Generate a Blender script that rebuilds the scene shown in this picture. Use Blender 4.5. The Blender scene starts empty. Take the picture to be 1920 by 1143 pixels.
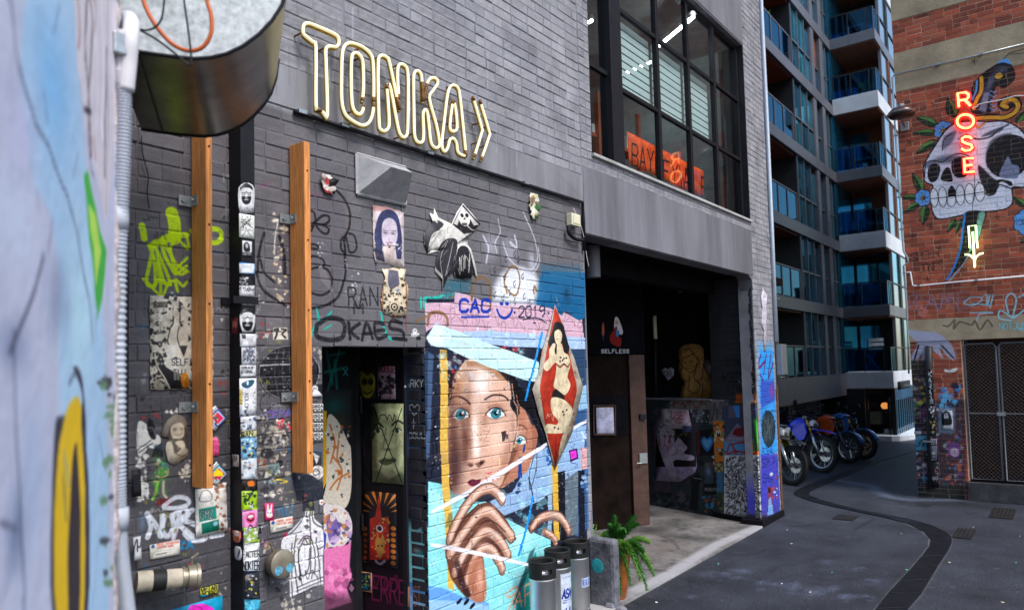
import bpy, math, random
import numpy as np
random.seed(7); RNG=np.random.default_rng(7)
S=bpy.context.scene; COL=S.collection
R=math.radians
# ------------------------------------------------------------------ camera, sky, sun, exposure
FPX=1379.79; YAW=R(37.0627); PIT=R(3.1874); ROL=R(-1.494); CYP=616.73; HC=2.4
_v=np.array([math.cos(YAW)*math.cos(PIT),math.sin(YAW)*math.cos(PIT),math.sin(PIT)])
_r=np.array([math.sin(YAW),-math.cos(YAW),0.]); _u=np.cross(_r,_v)
CR=math.cos(ROL)*_r+math.sin(ROL)*_u; CU=-math.sin(ROL)*_r+math.cos(ROL)*_u; CV=_v
EYE=np.array([0,0,HC])
cam=bpy.data.cameras.new('camera'); co=bpy.data.objects.new('camera',cam); COL.objects.link(co)
from mathutils import Matrix, Vector
M=Matrix(((CR[0],CU[0],-CV[0],0),(CR[1],CU[1],-CV[1],0),(CR[2],CU[2],-CV[2],HC),(0,0,0,1)))
co.matrix_world=M; cam.sensor_width=36; cam.lens=FPX/1920*36; cam.shift_y=(CYP-571.5)/1920
cam.clip_start=.05; cam.clip_end=400
cam.dof.use_dof=True; cam.dof.focus_distance=6.8; cam.dof.aperture_fstop=2.2
S.camera=co
W=bpy.data.worlds.new('World'); S.world=W; W.use_nodes=True
wn=W.node_tree.nodes; bg=wn['Background']; sky=wn.new('ShaderNodeTexSky')
sky.sky_type='NISHITA'; sky.sun_disc=False
SUN=Vector((-.10,-.60,.79)).normalized()
sky.sun_elevation=math.asin(SUN.z); sky.sun_rotation=math.atan2(SUN.x,SUN.y); sky.air_density=1.2; sky.dust_density=1.5; sky.ozone_density=2
W.node_tree.links.new(sky.outputs[0],bg.inputs[0]); bg.inputs[1].default_value=.085
sl=bpy.data.lights.new('sun','SUN'); sl.energy=1.5; sl.angle=R(26); sl.color=(1,.985,.965)
so=bpy.data.objects.new('sun',sl); COL.objects.link(so); so.rotation_euler=SUN.to_track_quat('Z','Y').to_euler(); so.location=(6,-4,12)
S.view_settings.view_transform='Standard'; S.view_settings.look='None'; S.view_settings.gamma=1
S.view_settings.use_curve_mapping=False; S.view_settings.exposure=1.4
# ------------------------------------------------------------------ photo pixel -> ray -> plane
def ray(x,y): return CV*FPX+CR*(x-960)-CU*(y-CYP)
def gnd(x,y,z=0.):
    w=ray(x,y); t=(z-HC)/w[2]; return w*t+EYE
def onY(x,y,Y):
    w=ray(x,y); t=Y/w[1]; return w*t+EYE
def onX(x,y,X):
    w=ray(x,y); t=X/w[0]; return w*t+EYE
def atZ(x,y,d):                                   # at depth d along the view axis
    w=ray(x,y); return w*(d/FPX)+EYE
def proj(p):
    w=np.asarray(p,float)-EYE; d=w@CV
    return (960+FPX*(w@CR)/d, CYP-FPX*(w@CU)/d, d)
class Plane:                                      # vertical plane; dir points right seen from its front
    def __init__(s,p,d):
        s.p=np.array(p,float); d=np.array(d,float); s.d=d/np.hypot(*d); s.n=np.array([s.d[1],-s.d[0]])
    def uz(s,x,y):
        w=ray(x,y); t=((s.p-EYE[:2])@s.n)/(w[:2]@s.n); q=w*t+EYE
        return ((q[:2]-s.p)@s.d, q[2])
    def pt(s,u,z,off=0.):
        q=s.p+s.d*u+s.n*off; return (q[0],q[1],z)
    def at(s,x,y,off=0.):
        w=ray(x,y); o=s.p+s.n*off; t=((o-EYE[:2])@s.n)/(w[:2]@s.n); q=w*t+EYE; return (q[0],q[1],q[2])
class Ground:
    def uz(s,x,y): q=gnd(x,y); return (q[0],q[1])
WY=3.742
PW=Plane((0,WY),(1,0))                            # the long grey wall
# ------------------------------------------------------------------ objects
ORG={}
def link(o,parent=None):
    COL.objects.link(o)
    if parent is not None: o.parent=parent
    ORG[o.name]=ORG.get(parent.name,(0,0,0)) if parent is not None else (0,0,0)
    return o
def tag(o,label=None,cat=None,group=None,kind=None):
    if label: o['label']=label
    if cat: o['category']=cat
    if group: o['group']=group
    if kind: o['kind']=kind
    return o
def thing(name,label,cat,loc=(0,0,0),rz=0,group=None,kind=None,local=False):
    o=bpy.data.objects.new(name,None); COL.objects.link(o); o.location=loc; o.rotation_euler=(0,0,rz); o.empty_display_size=.1
    ORG[o.name]=(0,0,0) if local else tuple(loc)
    return tag(o,label,cat,group,kind)
def structure(name,label,loc=(0,0,0)): return thing(name,label,None,loc,kind='structure')
def copy_tree(o,parent=None):
    c=o.copy(); COL.objects.link(c); c.parent=parent; ORG[c.name]=ORG[o.name]
    for ch in o.children: copy_tree(ch,c)
    return c
class MB:
    def __init__(s): s.v=[]; s.f=[]; s.uv={}
    def add(s,vs,fs):
        b=len(s.v); s.v+=[tuple(map(float,v)) for v in vs]; s.f+=[tuple(b+i for i in f) for f in fs]; return s
    def box(s,x0,x1,y0,y1,z0,z1):
        return s.add([(x0,y0,z0),(x1,y0,z0),(x1,y1,z0),(x0,y1,z0),(x0,y0,z1),(x1,y0,z1),(x1,y1,z1),(x0,y1,z1)],
          [(0,3,2,1),(4,5,6,7),(0,1,5,4),(1,2,6,5),(2,3,7,6),(3,0,4,7)])
    def pbox(s,P,u0,u1,z0,z1,o0,o1):               # box on a plane, o = offset towards the viewer
        q=[P.pt(u0,z0,o0),P.pt(u1,z0,o0),P.pt(u1,z0,o1),P.pt(u0,z0,o1),P.pt(u0,z1,o0),P.pt(u1,z1,o0),P.pt(u1,z1,o1),P.pt(u0,z1,o1)]
        return s.add(q,[(0,1,2,3),(7,6,5,4),(4,5,1,0),(5,6,2,1),(6,7,3,2),(7,4,0,3)])
    def prism(s,pts,d):                            # planar outline extruded along vector d
        n=len(pts); d=np.array(d,float); a=[np.array(p,float) for p in pts]
        return s.add(a+[p+d for p in a],[tuple(range(n))[::-1],tuple(range(n,2*n))]+[(i,(i+1)%n,n+(i+1)%n,n+i) for i in range(n)])
    def tube(s,pts,r,n=8,closed=False,cap=True):
        P=[np.array(p,float) for p in pts]; m=len(P); rr=r if hasattr(r,'__len__') else [r]*m
        base=len(s.v); up=None
        for i in range(m):
            a=P[(i-1)%m] if (closed or i>0) else P[i]; b=P[(i+1)%m] if (closed or i<m-1) else P[i]
            t=b-a; t/=max(1e-9,np.linalg.norm(t))
            if up is None:
                up=np.array([0,0,1.]) if abs(t[2])<.9 else np.array([1.,0,0])
            x=np.cross(up,t); x/=max(1e-9,np.linalg.norm(x)); y=np.cross(t,x); up=y
            for k in range(n):
                A=2*math.pi*k/n; s.v.append(tuple(P[i]+rr[i]*(math.cos(A)*x+math.sin(A)*y)))
        for i in range(m if closed else m-1):
            j=(i+1)%m
            for k in range(n):
                l=(k+1)%n; s.f.append((base+i*n+k,base+i*n+l,base+j*n+l,base+j*n+k))
        if cap and not closed:
            s.f.append(tuple(base+k for k in range(n))[::-1]); s.f.append(tuple(base+(m-1)*n+k for k in range(n)))
        return s
    def lathe(s,prof,c=(0,0,0),n=24,axis='z',cap=True):
        base=len(s.v); c=np.array(c,float)
        for (r,h) in prof:
            for k in range(n):
                A=2*math.pi*k/n; a,b=r*math.cos(A),r*math.sin(A)
                q={'z':(a,b,h),'y':(a,h,b),'x':(h,a,b)}[axis]; s.v.append(tuple(c+q))
        for i in range(len(prof)-1):
            for k in range(n):
                l=(k+1)%n; f=(base+i*n+k,base+i*n+l,base+(i+1)*n+l,base+(i+1)*n+k)
                s.f.append(f if axis!='y' else f[::-1])
        if cap:
            s.f.append(tuple(base+k for k in range(n))[::-1]); s.f.append(tuple(base+(len(prof)-1)*n+k for k in range(n)))
        return s
    def loft(s,secs,n=12,pw=1.):                   # sections (x,z,halfwidth,halfheight) along local x
        base=len(s.v)
        for (x,z,w,h) in secs:
            for k in range(n):
                A=2*math.pi*k/n; c,d=math.cos(A),math.sin(A)
                c=math.copysign(abs(c)**pw,c); d=math.copysign(abs(d)**pw,d); s.v.append((x,w*c,z+h*d))
        for i in range(len(secs)-1):
            for k in range(n):
                l=(k+1)%n; s.f.append((base+i*n+k,base+(i+1)*n+k,base+(i+1)*n+l,base+i*n+l))
        s.f.append(tuple(base+k for k in range(n))); s.f.append(tuple(base+(len(secs)-1)*n+k for k in range(n))[::-1])
        return s
    def build(s,name,m,parent=None,smooth=False,bevel=0,label=None,**k):
        me=bpy.data.meshes.new(name); o=bpy.data.objects.new(name,me); link(o,parent)
        g=np.array(ORG[o.name]); me.from_pydata([tuple(np.array(v)-g) for v in s.v],[],s.f); me.update()
        if m is not None: me.materials.append(m)
        if smooth: me.polygons.foreach_set('use_smooth',[True]*len(me.polygons)); 
        if smooth=='auto':
            try: me.set_sharp_from_angle(angle=R(40))
            except Exception: pass
        if bevel:
            b=o.modifiers.new('bevel','BEVEL'); b.width=bevel; b.segments=2; b.limit_method='ANGLE'
        if label: k['label']=label
        return tag(o,**{('cat' if a=='category' else a):b for a,b in k.items()})
def smoothpts(p,closed=False,n=5):
    p=[np.array(q,float) for q in p]; m=len(p); out=[]
    for i in range(m if closed else m-1):
        g=(lambda j:p[j%m]) if closed else (lambda j:p[min(max(j,0),m-1)])
        a,b,c,d=g(i-1),g(i),g(i+1),g(i+2)
        for k in range(n):
            t=k/n; out.append(.5*((2*b)+(-a+c)*t+(2*a-5*b+4*c-d)*t*t+(-a+3*b-3*c+d)*t**3))
    if not closed: out.append(p[-1])
    return out
# ------------------------------------------------------------------ materials
def srgb(c): 
    c=[x/255 for x in c]; return tuple(x/12.92 if x<=.04045 else ((x+.055)/1.055)**2.4 for x in c)
def mat(name,col,rough=.6,metal=0.,var=.25,vs=6.,bump=.1,bs=60.,emit=None,es=0,coat=0,streak=False,spec=.28):
    m=bpy.data.materials.new(name); m.use_nodes=True; nt=m.node_tree; N=nt.nodes; L=nt.links; b=N['Principled BSDF']
    c=srgb(col) if max(col)>1 else col
    b.inputs['Roughness'].default_value=rough; b.inputs['Metallic'].default_value=metal; b.inputs['Coat Weight'].default_value=coat
    b.inputs['Specular IOR Level'].default_value=spec
    tc=N.new('ShaderNodeTexCoord'); mp=N.new('ShaderNodeMapping'); L.new(tc.outputs['Object'],mp.inputs[0])
    if streak: mp.inputs['Scale'].default_value=(1,1,.12)
    no=N.new('ShaderNodeTexNoise'); no.inputs['Scale'].default_value=vs; no.inputs['Detail'].default_value=8; no.inputs['Roughness'].default_value=.65
    L.new(mp.outputs[0],no.inputs[0])
    cr=N.new('ShaderNodeValToRGB'); cr.color_ramp.elements[0].position=.3; cr.color_ramp.elements[1].position=.7
    cr.color_ramp.elements[0].color=(*[x*(1-var) for x in c],1); cr.color_ramp.elements[1].color=(*[min(1,x*(1+var)) for x in c],1)
    L.new(no.outputs['Fac'],cr.inputs[0]); L.new(cr.outputs[0],b.inputs['Base Color'])
    if bump:
        n2=N.new('ShaderNodeTexNoise'); n2.inputs['Scale'].default_value=bs; n2.inputs['Detail'].default_value=6; L.new(mp.outputs[0],n2.inputs[0])
        bp=N.new('ShaderNodeBump'); bp.inputs['Strength'].default_value=bump; bp.inputs['Distance'].default_value=.01
        L.new(n2.outputs['Fac'],bp.inputs['Height']); L.new(bp.outputs[0],b.inputs['Normal'])
    if emit:
        b.inputs['Emission Color'].default_value=(*emit,1); b.inputs['Emission Strength'].default_value=es
    return m
def glassmat(name,tint,refl,rough=.02,base=.12):
    m=bpy.data.materials.new(name); m.use_nodes=True; N=m.node_tree.nodes; L=m.node_tree.links
    for n in list(N):
        if n.type=='BSDF_PRINCIPLED': N.remove(n)
    out=[n for n in N if n.type=='OUTPUT_MATERIAL'][0]
    t=N.new('ShaderNodeBsdfTransparent'); t.inputs[0].default_value=(*tint,1)
    g=N.new('ShaderNodeBsdfGlossy'); g.inputs[0].default_value=(*refl,1); g.inputs['Roughness'].default_value=rough
    f=N.new('ShaderNodeFresnel'); f.inputs[0].default_value=1.5
    ad=N.new('ShaderNodeMath'); ad.operation='ADD'; ad.use_clamp=True; ad.inputs[1].default_value=base; L.new(f.outputs[0],ad.inputs[0])
    tc=N.new('ShaderNodeTexCoord'); no=N.new('ShaderNodeTexNoise'); no.inputs['Scale'].default_value=1.2; L.new(tc.outputs['Object'],no.inputs[0])
    bp=N.new('ShaderNodeBump'); bp.inputs['Strength'].default_value=.06; bp.inputs['Distance'].default_value=.05; L.new(no.outputs['Fac'],bp.inputs['Height']); L.new(bp.outputs[0],g.inputs['Normal'])
    x=N.new('ShaderNodeMixShader'); bf=N.new('ShaderNodeNewGeometry'); iv=N.new('ShaderNodeMath'); iv.operation='SUBTRACT'; iv.inputs[0].default_value=1; L.new(bf.outputs['Backfacing'],iv.inputs[1]); mu=N.new('ShaderNodeMath'); mu.operation='MULTIPLY'; L.new(iv.outputs[0],mu.inputs[0]); L.new(ad.outputs[0],mu.inputs[1]); L.new(mu.outputs[0],x.inputs[0]); L.new(t.outputs[0],x.inputs[1]); L.new(g.outputs[0],x.inputs[2]); L.new(x.outputs[0],out.inputs[0])
    return m
# ------------------------------------------------------------------ paint: colour and cover computed on a grid over a real surface
FONT={
'A':['00','26','40','|','12','32'],'B':['00','06','36','45','44','33','03','|','33','42','41','30','00'],
'C':['45','36','16','05','01','10','30','41'],'D':['00','06','26','45','41','20','00'],'E':['40','00','06','46','|','03','33'],
'F':['00','06','46','|','03','33'],'G':['45','36','16','05','01','10','30','41','43','23'],'H':['00','06','|','40','46','|','03','43'],
'I':['20','26'],'J':['46','41','30','10','01'],'K':['00','06','|','46','02','|','13','40'],'L':['06','00','40'],
'M':['00','06','23','46','40'],'N':['00','06','40','46'],'O':['10','01','05','16','36','45','41','30','10'],
'P':['00','06','36','45','44','33','03'],'Q':['10','01','05','16','36','45','41','30','10','|','22','40'],
'R':['00','06','36','45','44','33','03','|','23','40'],'S':['45','36','16','05','04','13','33','42','41','30','10','01'],
'T':['06','46','|','26','20'],'U':['06','01','10','30','41','46'],'V':['06','20','46'],'W':['06','10','24','30','46'],
'X':['00','46','|','06','40'],'Y':['06','23','46','|','23','20'],'Z':['06','46','00','40'],
'0':['10','01','05','16','36','45','41','30','10'],'1':['15','26','20'],'2':['05','16','36','45','44','00','40'],
'3':['06','46','23','42','41','30','10','01'],'9':['44','13','04','05','16','36','45','42','20'],'8':['13','04','05','16','36','45','44','33','13','02','01','10','30','41','42','33'],
'+':['23','25','|','14','34','|','23','20'],'.':['20','21'],'-':['13','33'],'>':['06','33','00'],'&':['40','05','16','26','35','01','10','20','42']}
class Canvas:
    def __init__(s,P,u0,u1,z0,z1,res):
        s.P=P; s.u0,s.u1,s.z0,s.z1,s.res=u0,u1,z0,z1,res
        s.w=int((u1-u0)/res); s.h=int((z1-z0)/res); s.c=np.zeros((s.h,s.w,3),np.float32); s.a=np.zeros((s.h,s.w),np.float32); s.K=(0,0,1)
        s.grain=.0
        g=RNG.random((s.h//3+2,s.w//3+2)).astype(np.float32); s.g1=np.kron(g,np.ones((3,3),np.float32))[:s.h,:s.w]
        g=RNG.random((s.h//11+2,s.w//11+2)).astype(np.float32); s.g2=np.kron(g,np.ones((11,11),np.float32))[:s.h,:s.w]
    def k(s,x0,y0,sc): s.K=(x0,y0,sc); return s
    def T(s,p):
        x0,y0,sc=s.K; u,z=s.P.uz(p[0]/sc+x0,p[1]/sc+y0)
        return ((u-s.u0)/(s.u1-s.u0)*s.w,(z-s.z0)/(s.z1-s.z0)*s.h)
    def scl(s,p):                                   # canvas cells per crop pixel (vertical)
        a=s.T(p); b=s.T((p[0],p[1]+1)); return math.hypot(a[0]-b[0],a[1]-b[1])
    def sclx(s,p):
        a=s.T(p); b=s.T((p[0]+1,p[1])); return math.hypot(a[0]-b[0],a[1]-b[1])
    def _win(s,Q,pad):
        xs=[q[0] for q in Q]; ys=[q[1] for q in Q]
        x0=max(0,int(min(xs)-pad)); x1=min(s.w,int(max(xs)+pad)+2); y0=max(0,int(min(ys)-pad)); y1=min(s.h,int(max(ys)+pad)+2)
        if x0>=x1 or y0>=y1: return None
        Y,X=np.mgrid[y0:y1,x0:x1].astype(np.float32); return x0,x1,y0,y1,X+.5,Y+.5
    def comp(s,b,m,col):
        x0,x1,y0,y1=b; col=np.array(col,np.float32)/255
        if s.grain: m=m*(1-s.grain*(s.g1[y0:y1,x0:x1]**3))
        A=s.a[y0:y1,x0:x1]; C=s.c[y0:y1,x0:x1]; na=m+A*(1-m)
        C[...]=np.where(na[...,None]>1e-4,(col*m[...,None]+C*(A*(1-m))[...,None])/np.maximum(na,1e-4)[...,None],C); A[...]=na
    def _seg(s,Q,X,Y,closed,inside=False,taper=None):
        d=np.full(X.shape,1e9,np.float32); ins=np.zeros(X.shape,bool); n=len(Q)
        for i in range(n if closed else n-1):
            ax,ay=Q[i]; bx,by=Q[(i+1)%n]; ex,ey=bx-ax,by-ay; L=ex*ex+ey*ey+1e-9
            t=np.clip(((X-ax)*ex+(Y-ay)*ey)/L,0,1); dd=(X-ax-t*ex)**2+(Y-ay-t*ey)**2
            if taper is not None: 
                r=taper*(1-.0*t); 
            np.minimum(d,dd,out=d)
            if inside and ay!=by: ins^=((ay>Y)!=(by>Y))&(X<(bx-ax)*(Y-ay)/(by-ay)+ax)
        return np.sqrt(d),ins
    def poly(s,pts,col,a=1.,soft=1.,sm=False):
        if sm: pts=smoothpts(pts,True,4)
        Q=[s.T(p) for p in pts]; sf=max(1.,soft*s.scl(pts[0])); w=s._win(Q,sf)
        if not w: return s
        x0,x1,y0,y1,X,Y=w; d,i=s._seg(Q,X,Y,True,True); sd=np.where(i,-d,d)
        s.comp((x0,x1,y0,y1),a*np.clip(.5-sd/sf,0,1),col); return s
    def line(s,pts,wd,col,a=1.,soft=.6,sm=False,closed=False):
        if sm: pts=smoothpts(pts,closed,4)
        Q=[s.T(p) for p in pts]; k=s.scl(pts[0]); r=max(.5,wd*k/2); sf=max(1.,soft*k); w=s._win(Q,r+sf)
        if not w: return s
        x0,x1,y0,y1,X,Y=w; d,_=s._seg(Q,X,Y,closed); m=np.clip(.5-(d-r)/sf,0,1)*min(1,wd*k)
        s.comp((x0,x1,y0,y1),a*m,col); return s
    def blob(s,c,rx,ry,col,a=1.,hard=False,rot=0):
        q=s.T(c); ax=rx*s.sclx(c); ay=ry*s.scl(c); e=max(ax,ay); w=s._win([(q[0]-e*2,q[1]-e*2),(q[0]+e*2,q[1]+e*2)] if not hard else [(q[0]-e,q[1]-e),(q[0]+e,q[1]+e)],2)
        if not w: return s
        x0,x1,y0,y1,X,Y=w; X=X-q[0]; Y=Y-q[1]
        if rot: cs,sn=math.cos(R(rot)),math.sin(R(rot)); X,Y=X*cs+Y*sn,-X*sn+Y*cs
        r=np.sqrt((X/ax)**2+(Y/ay)**2)
        m=np.clip((1-r)*min(ax,ay)+.5,0,1) if hard else np.exp(-r*r*1.6)
        s.comp((x0,x1,y0,y1),a*m,col); return s
    def text(s,t,x,y,h,w,col,lw,slope=0.,a=1.,vert=False,soft=.6,shear=0.,gap=.35):
        # (x,y) = bottom left in crop pixels, h letter height, w width of one letter, slope = dy/dx of the baseline
        cx=0.
        for ch in t.upper():
            g=FONT.get(ch)
            if g:
                cur=[]
                for tok in g+['|']:
                    if tok=='|':
                        if len(cur)>1: s.line(cur,lw,col,a,soft)
                        cur=[]
                    else:
                        fx=int(tok[0])/4*w; fy=int(tok[1])/6*h
                        if vert=='rot': cur.append((x+fy,y+cx+fx))
                        elif vert: cur.append((x+fx,y+cx*h*1.25/ (w*(1+gap))-fy))
                        else: X=cx+fx+shear*fy; cur.append((x+X,y-fy+slope*X))
            cx+=w*(1+gap)
        return s
    def rect(s,x0,y0,x1,y1,col,a=1.,soft=.5): return s.poly([(x0,y0),(x1,y0),(x1,y1),(x0,y1)],col,a,soft)
    def scrib(s,box,col,n,lw,a=1.,seed=0,amp=.5):      # loose pen loops
        r=random.Random(seed); x0,y0,x1,y1=box; p=[]
        for i in range(n): p.append((x0+(x1-x0)*(i/n)+r.uniform(-1,1)*(x1-x0)*amp/n*2,y0+(y1-y0)*(r.random() if i%2 else r.random())))
        return s.line(p,lw,col,a,.5,True)
    def flecks(s,box,cols,n,r0,r1,seed=0,a=.9,ang=None):
        r=random.Random(seed); x0,y0,x1,y1=box
        for i in range(n):
            cx,cy=r.uniform(x0,x1),r.uniform(y0,y1); rr=r.uniform(r0,r1); k=r.randint(4,7); off=r.random()*6
            s.poly([(cx+rr*r.uniform(.35,1.3)*math.cos(off+6.283*j/k),cy+rr*r.uniform(.35,1.3)*math.sin(off+6.283*j/k)) for j in range(k)],r.choice(cols),a,.7)
        return s
    def wear(s,box,amt,seed=0):                         # rub paint away in irregular patches
        q0=s.T((box[0],box[3])); q1=s.T((box[2],box[1])); x0,y0=int(max(0,q0[0])),int(max(0,q0[1])); x1,y1=int(min(s.w,q1[0])),int(min(s.h,q1[1]))
        if x1<=x0 or y1<=y0: return s
        g=s.g1[y0:y1,x0:x1]*.55+s.g2[y0:y1,x0:x1]*.45; s.a[y0:y1,x0:x1]*=np.where(g>1-amt,.25,1); return s
    def image(s,name):
        im=bpy.data.images.new(name,s.w,s.h,alpha=True); im.alpha_mode='CHANNEL_PACKED'
        px=np.concatenate([np.clip(s.c,0,1),np.clip(s.a,0,1)[...,None]],-1).astype(np.float32); im.pixels.foreach_set(px.ravel()); im.update(); im.pack(); return im
    def uv(s,u,z): return ((u-s.u0)/(s.u1-s.u0),(z-s.z0)/(s.z1-s.z0))
def paintmix(m,cvs,amt=1.,rough=None):
    """lay painted canvases over a material's colour, placed by where the surface stands on its plane"""
    nt=m.node_tree; N=nt.nodes; L=nt.links; b=N['Principled BSDF']; src=b.inputs['Base Color'].links[0].from_socket
    geo=N.new('ShaderNodeNewGeometry')
    for cv in cvs:
        im=cv.image(m.name+'_paint')
        if isinstance(cv.P,Ground):
            du=(1,0,0); dz=(0,1,0); ou=0
        else:
            du=(cv.P.d[0],cv.P.d[1],0); dz=(0,0,1); ou=cv.P.p@cv.P.d
        def dot(vec,o,a,bb):
            d=N.new('ShaderNodeVectorMath'); d.operation='DOT_PRODUCT'; L.new(geo.outputs['Position'],d.inputs[0]); d.inputs[1].default_value=vec
            k=N.new('ShaderNodeMapRange'); k.clamp=False; k.inputs[1].default_value=a+o; k.inputs[2].default_value=bb+o; L.new(d.outputs['Value'],k.inputs[0]); return k.outputs[0]
        cx=N.new('ShaderNodeCombineXYZ'); L.new(dot(du,ou,cv.u0,cv.u1),cx.inputs[0]); L.new(dot(dz,0,cv.z0,cv.z1),cx.inputs[1])
        t=N.new('ShaderNodeTexImage'); t.image=im; t.extension='CLIP'; L.new(cx.outputs[0],t.inputs[0])
        mx=N.new('ShaderNodeMix'); mx.data_type='RGBA'; 
        ml=N.new('ShaderNodeMath'); ml.operation='MULTIPLY'; ml.inputs[1].default_value=amt; L.new(t.outputs['Alpha'],ml.inputs[0]); L.new(ml.outputs[0],mx.inputs[0])
        L.new(src,mx.inputs[6]); L.new(t.outputs['Color'],mx.inputs[7]); src=mx.outputs[2]
    L.new(src,b.inputs['Base Color']); return m
def printmat(name,cv,rough=.55):
    m=mat(name,(200,200,200),rough,bump=.15,bs=40); N=m.node_tree.nodes; L=m.node_tree.links; b=N['Principled BSDF']
    t=N.new('ShaderNodeTexImage'); t.image=cv.image(name+'_print'); u=N.new('ShaderNodeUVMap'); u.uv_map='UVMap'; L.new(u.outputs[0],t.inputs[0])
    tc=N.new('ShaderNodeTexCoord'); g=N.new('ShaderNodeTexNoise'); g.inputs['Scale'].default_value=9; g.inputs['Detail'].default_value=10; g.inputs['Roughness'].default_value=.75; L.new(tc.outputs['Object'],g.inputs[0])
    cr=N.new('ShaderNodeValToRGB'); cr.color_ramp.elements[0].position=.36; cr.color_ramp.elements[0].color=(.34,.31,.28,1); cr.color_ramp.elements[1].position=.58; cr.color_ramp.elements[1].color=(1,1,1,1); L.new(g.outputs['Fac'],cr.inputs[0])
    mx=N.new('ShaderNodeMix'); mx.data_type='RGBA'; mx.blend_type='MULTIPLY'; mx.inputs[0].default_value=.75; L.new(t.outputs['Color'],mx.inputs[6]); L.new(cr.outputs[0],mx.inputs[7]); L.new(mx.outputs[2],b.inputs['Base Color']); return m
def speckle(m,scale,lo,hi):
    N=m.node_tree.nodes; L=m.node_tree.links; b=N['Principled BSDF']; src=b.inputs['Base Color'].links[0].from_socket; tc=N.new('ShaderNodeTexCoord'); g=N.new('ShaderNodeTexNoise'); g.inputs['Scale'].default_value=scale; g.inputs['Detail'].default_value=3; L.new(tc.outputs['Object'],g.inputs[0])
    cr=N.new('ShaderNodeValToRGB'); cr.color_ramp.elements[0].position=.38; cr.color_ramp.elements[0].color=(lo,lo,lo,1); cr.color_ramp.elements[1].position=.66; cr.color_ramp.elements[1].color=(hi,hi,hi*1.05,1); L.new(g.outputs['Fac'],cr.inputs[0])
    mx=N.new('ShaderNodeMix'); mx.data_type='RGBA'; mx.blend_type='MULTIPLY'; mx.inputs[0].default_value=1; L.new(src,mx.inputs[6]); L.new(cr.outputs[0],mx.inputs[7]); L.new(mx.outputs[2],b.inputs['Base Color']); return m
def poster(name,label,cat,cv,m,pts,K=None,off=.006,torn=0,group=None,curl=.004,parent=None,kind=None):
    """paper stuck on a wall: outline in photo pixels of crop K, set on the canvas plane with its print"""
    K=K or cv.K; P=cv.P; rectq=False; r=random.Random(len(label or name)*7+int(pts[0][0]))
    if len(pts)==2: (a,b),(c,d)=pts; pts=[(a,b),(c,b),(c,d),(a,d)]; rectq=True
    Q=[P.uz(p[0]/K[2]+K[0],p[1]/K[2]+K[1]) for p in pts]
    if rectq: 
        u0=Q[0][0];z1=Q[0][1];u1=Q[2][0];z0=Q[2][1]; Q=[(u0,z1),(u1,z1),(u1,z0),(u0,z0)]
    D=[]
    for i in range(len(Q)):
        a,b=np.array(Q[i]),np.array(Q[(i+1)%len(Q)]); n=max(1,int(np.linalg.norm(a-b)/(.02 if torn else .08)))
        for k in range(n):
            q=a+(b-a)*k/n
            if torn: q=q+np.array([r.uniform(-1,1),r.uniform(-1,1)])*torn
            D.append(q)
    c=sum(D)/len(D); n=len(D)
    vs=[P.pt(q[0],q[1],off+r.uniform(0,curl)) for q in D]+[P.pt(c[0]+(q[0]-c[0])*.55,c[1]+(q[1]-c[1])*.55,off+r.uniform(0,curl*.6)) for q in D]+[P.pt(c[0],c[1],off+curl*.3)]
    fs=[(i,n+i,n+(i+1)%n,(i+1)%n) for i in range(n)]+[(n+i,2*n,n+(i+1)%n) for i in range(n)]
    uvs=[cv.uv(*q) for q in D]+[cv.uv(c[0]+(q[0]-c[0])*.55,c[1]+(q[1]-c[1])*.55) for q in D]+[cv.uv(*c)]
    org=P.pt(c[0],c[1],0); me=bpy.data.meshes.new(name); o=bpy.data.objects.new(name,me); COL.objects.link(o)
    if parent is None: o.location=org; g=np.array(org); ORG[o.name]=tuple(org)
    else: o.parent=parent; g=np.array(ORG[parent.name]); ORG[o.name]=ORG[parent.name]
    me.from_pydata([tuple(np.array(v)-g) for v in vs],[],fs); me.update(); me.materials.append(m)
    uvl=me.uv_layers.new(name='UVMap')
    for li,l in enumerate(me.loops): uvl.data[li].uv=uvs[l.vertex_index]
    me.polygons.foreach_set('use_smooth',[True]*len(me.polygons))
    so=o.modifiers.new('paper','SOLIDIFY'); so.thickness=.0012; so.offset=-1
    return tag(o,label,cat,group,kind)
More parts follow.
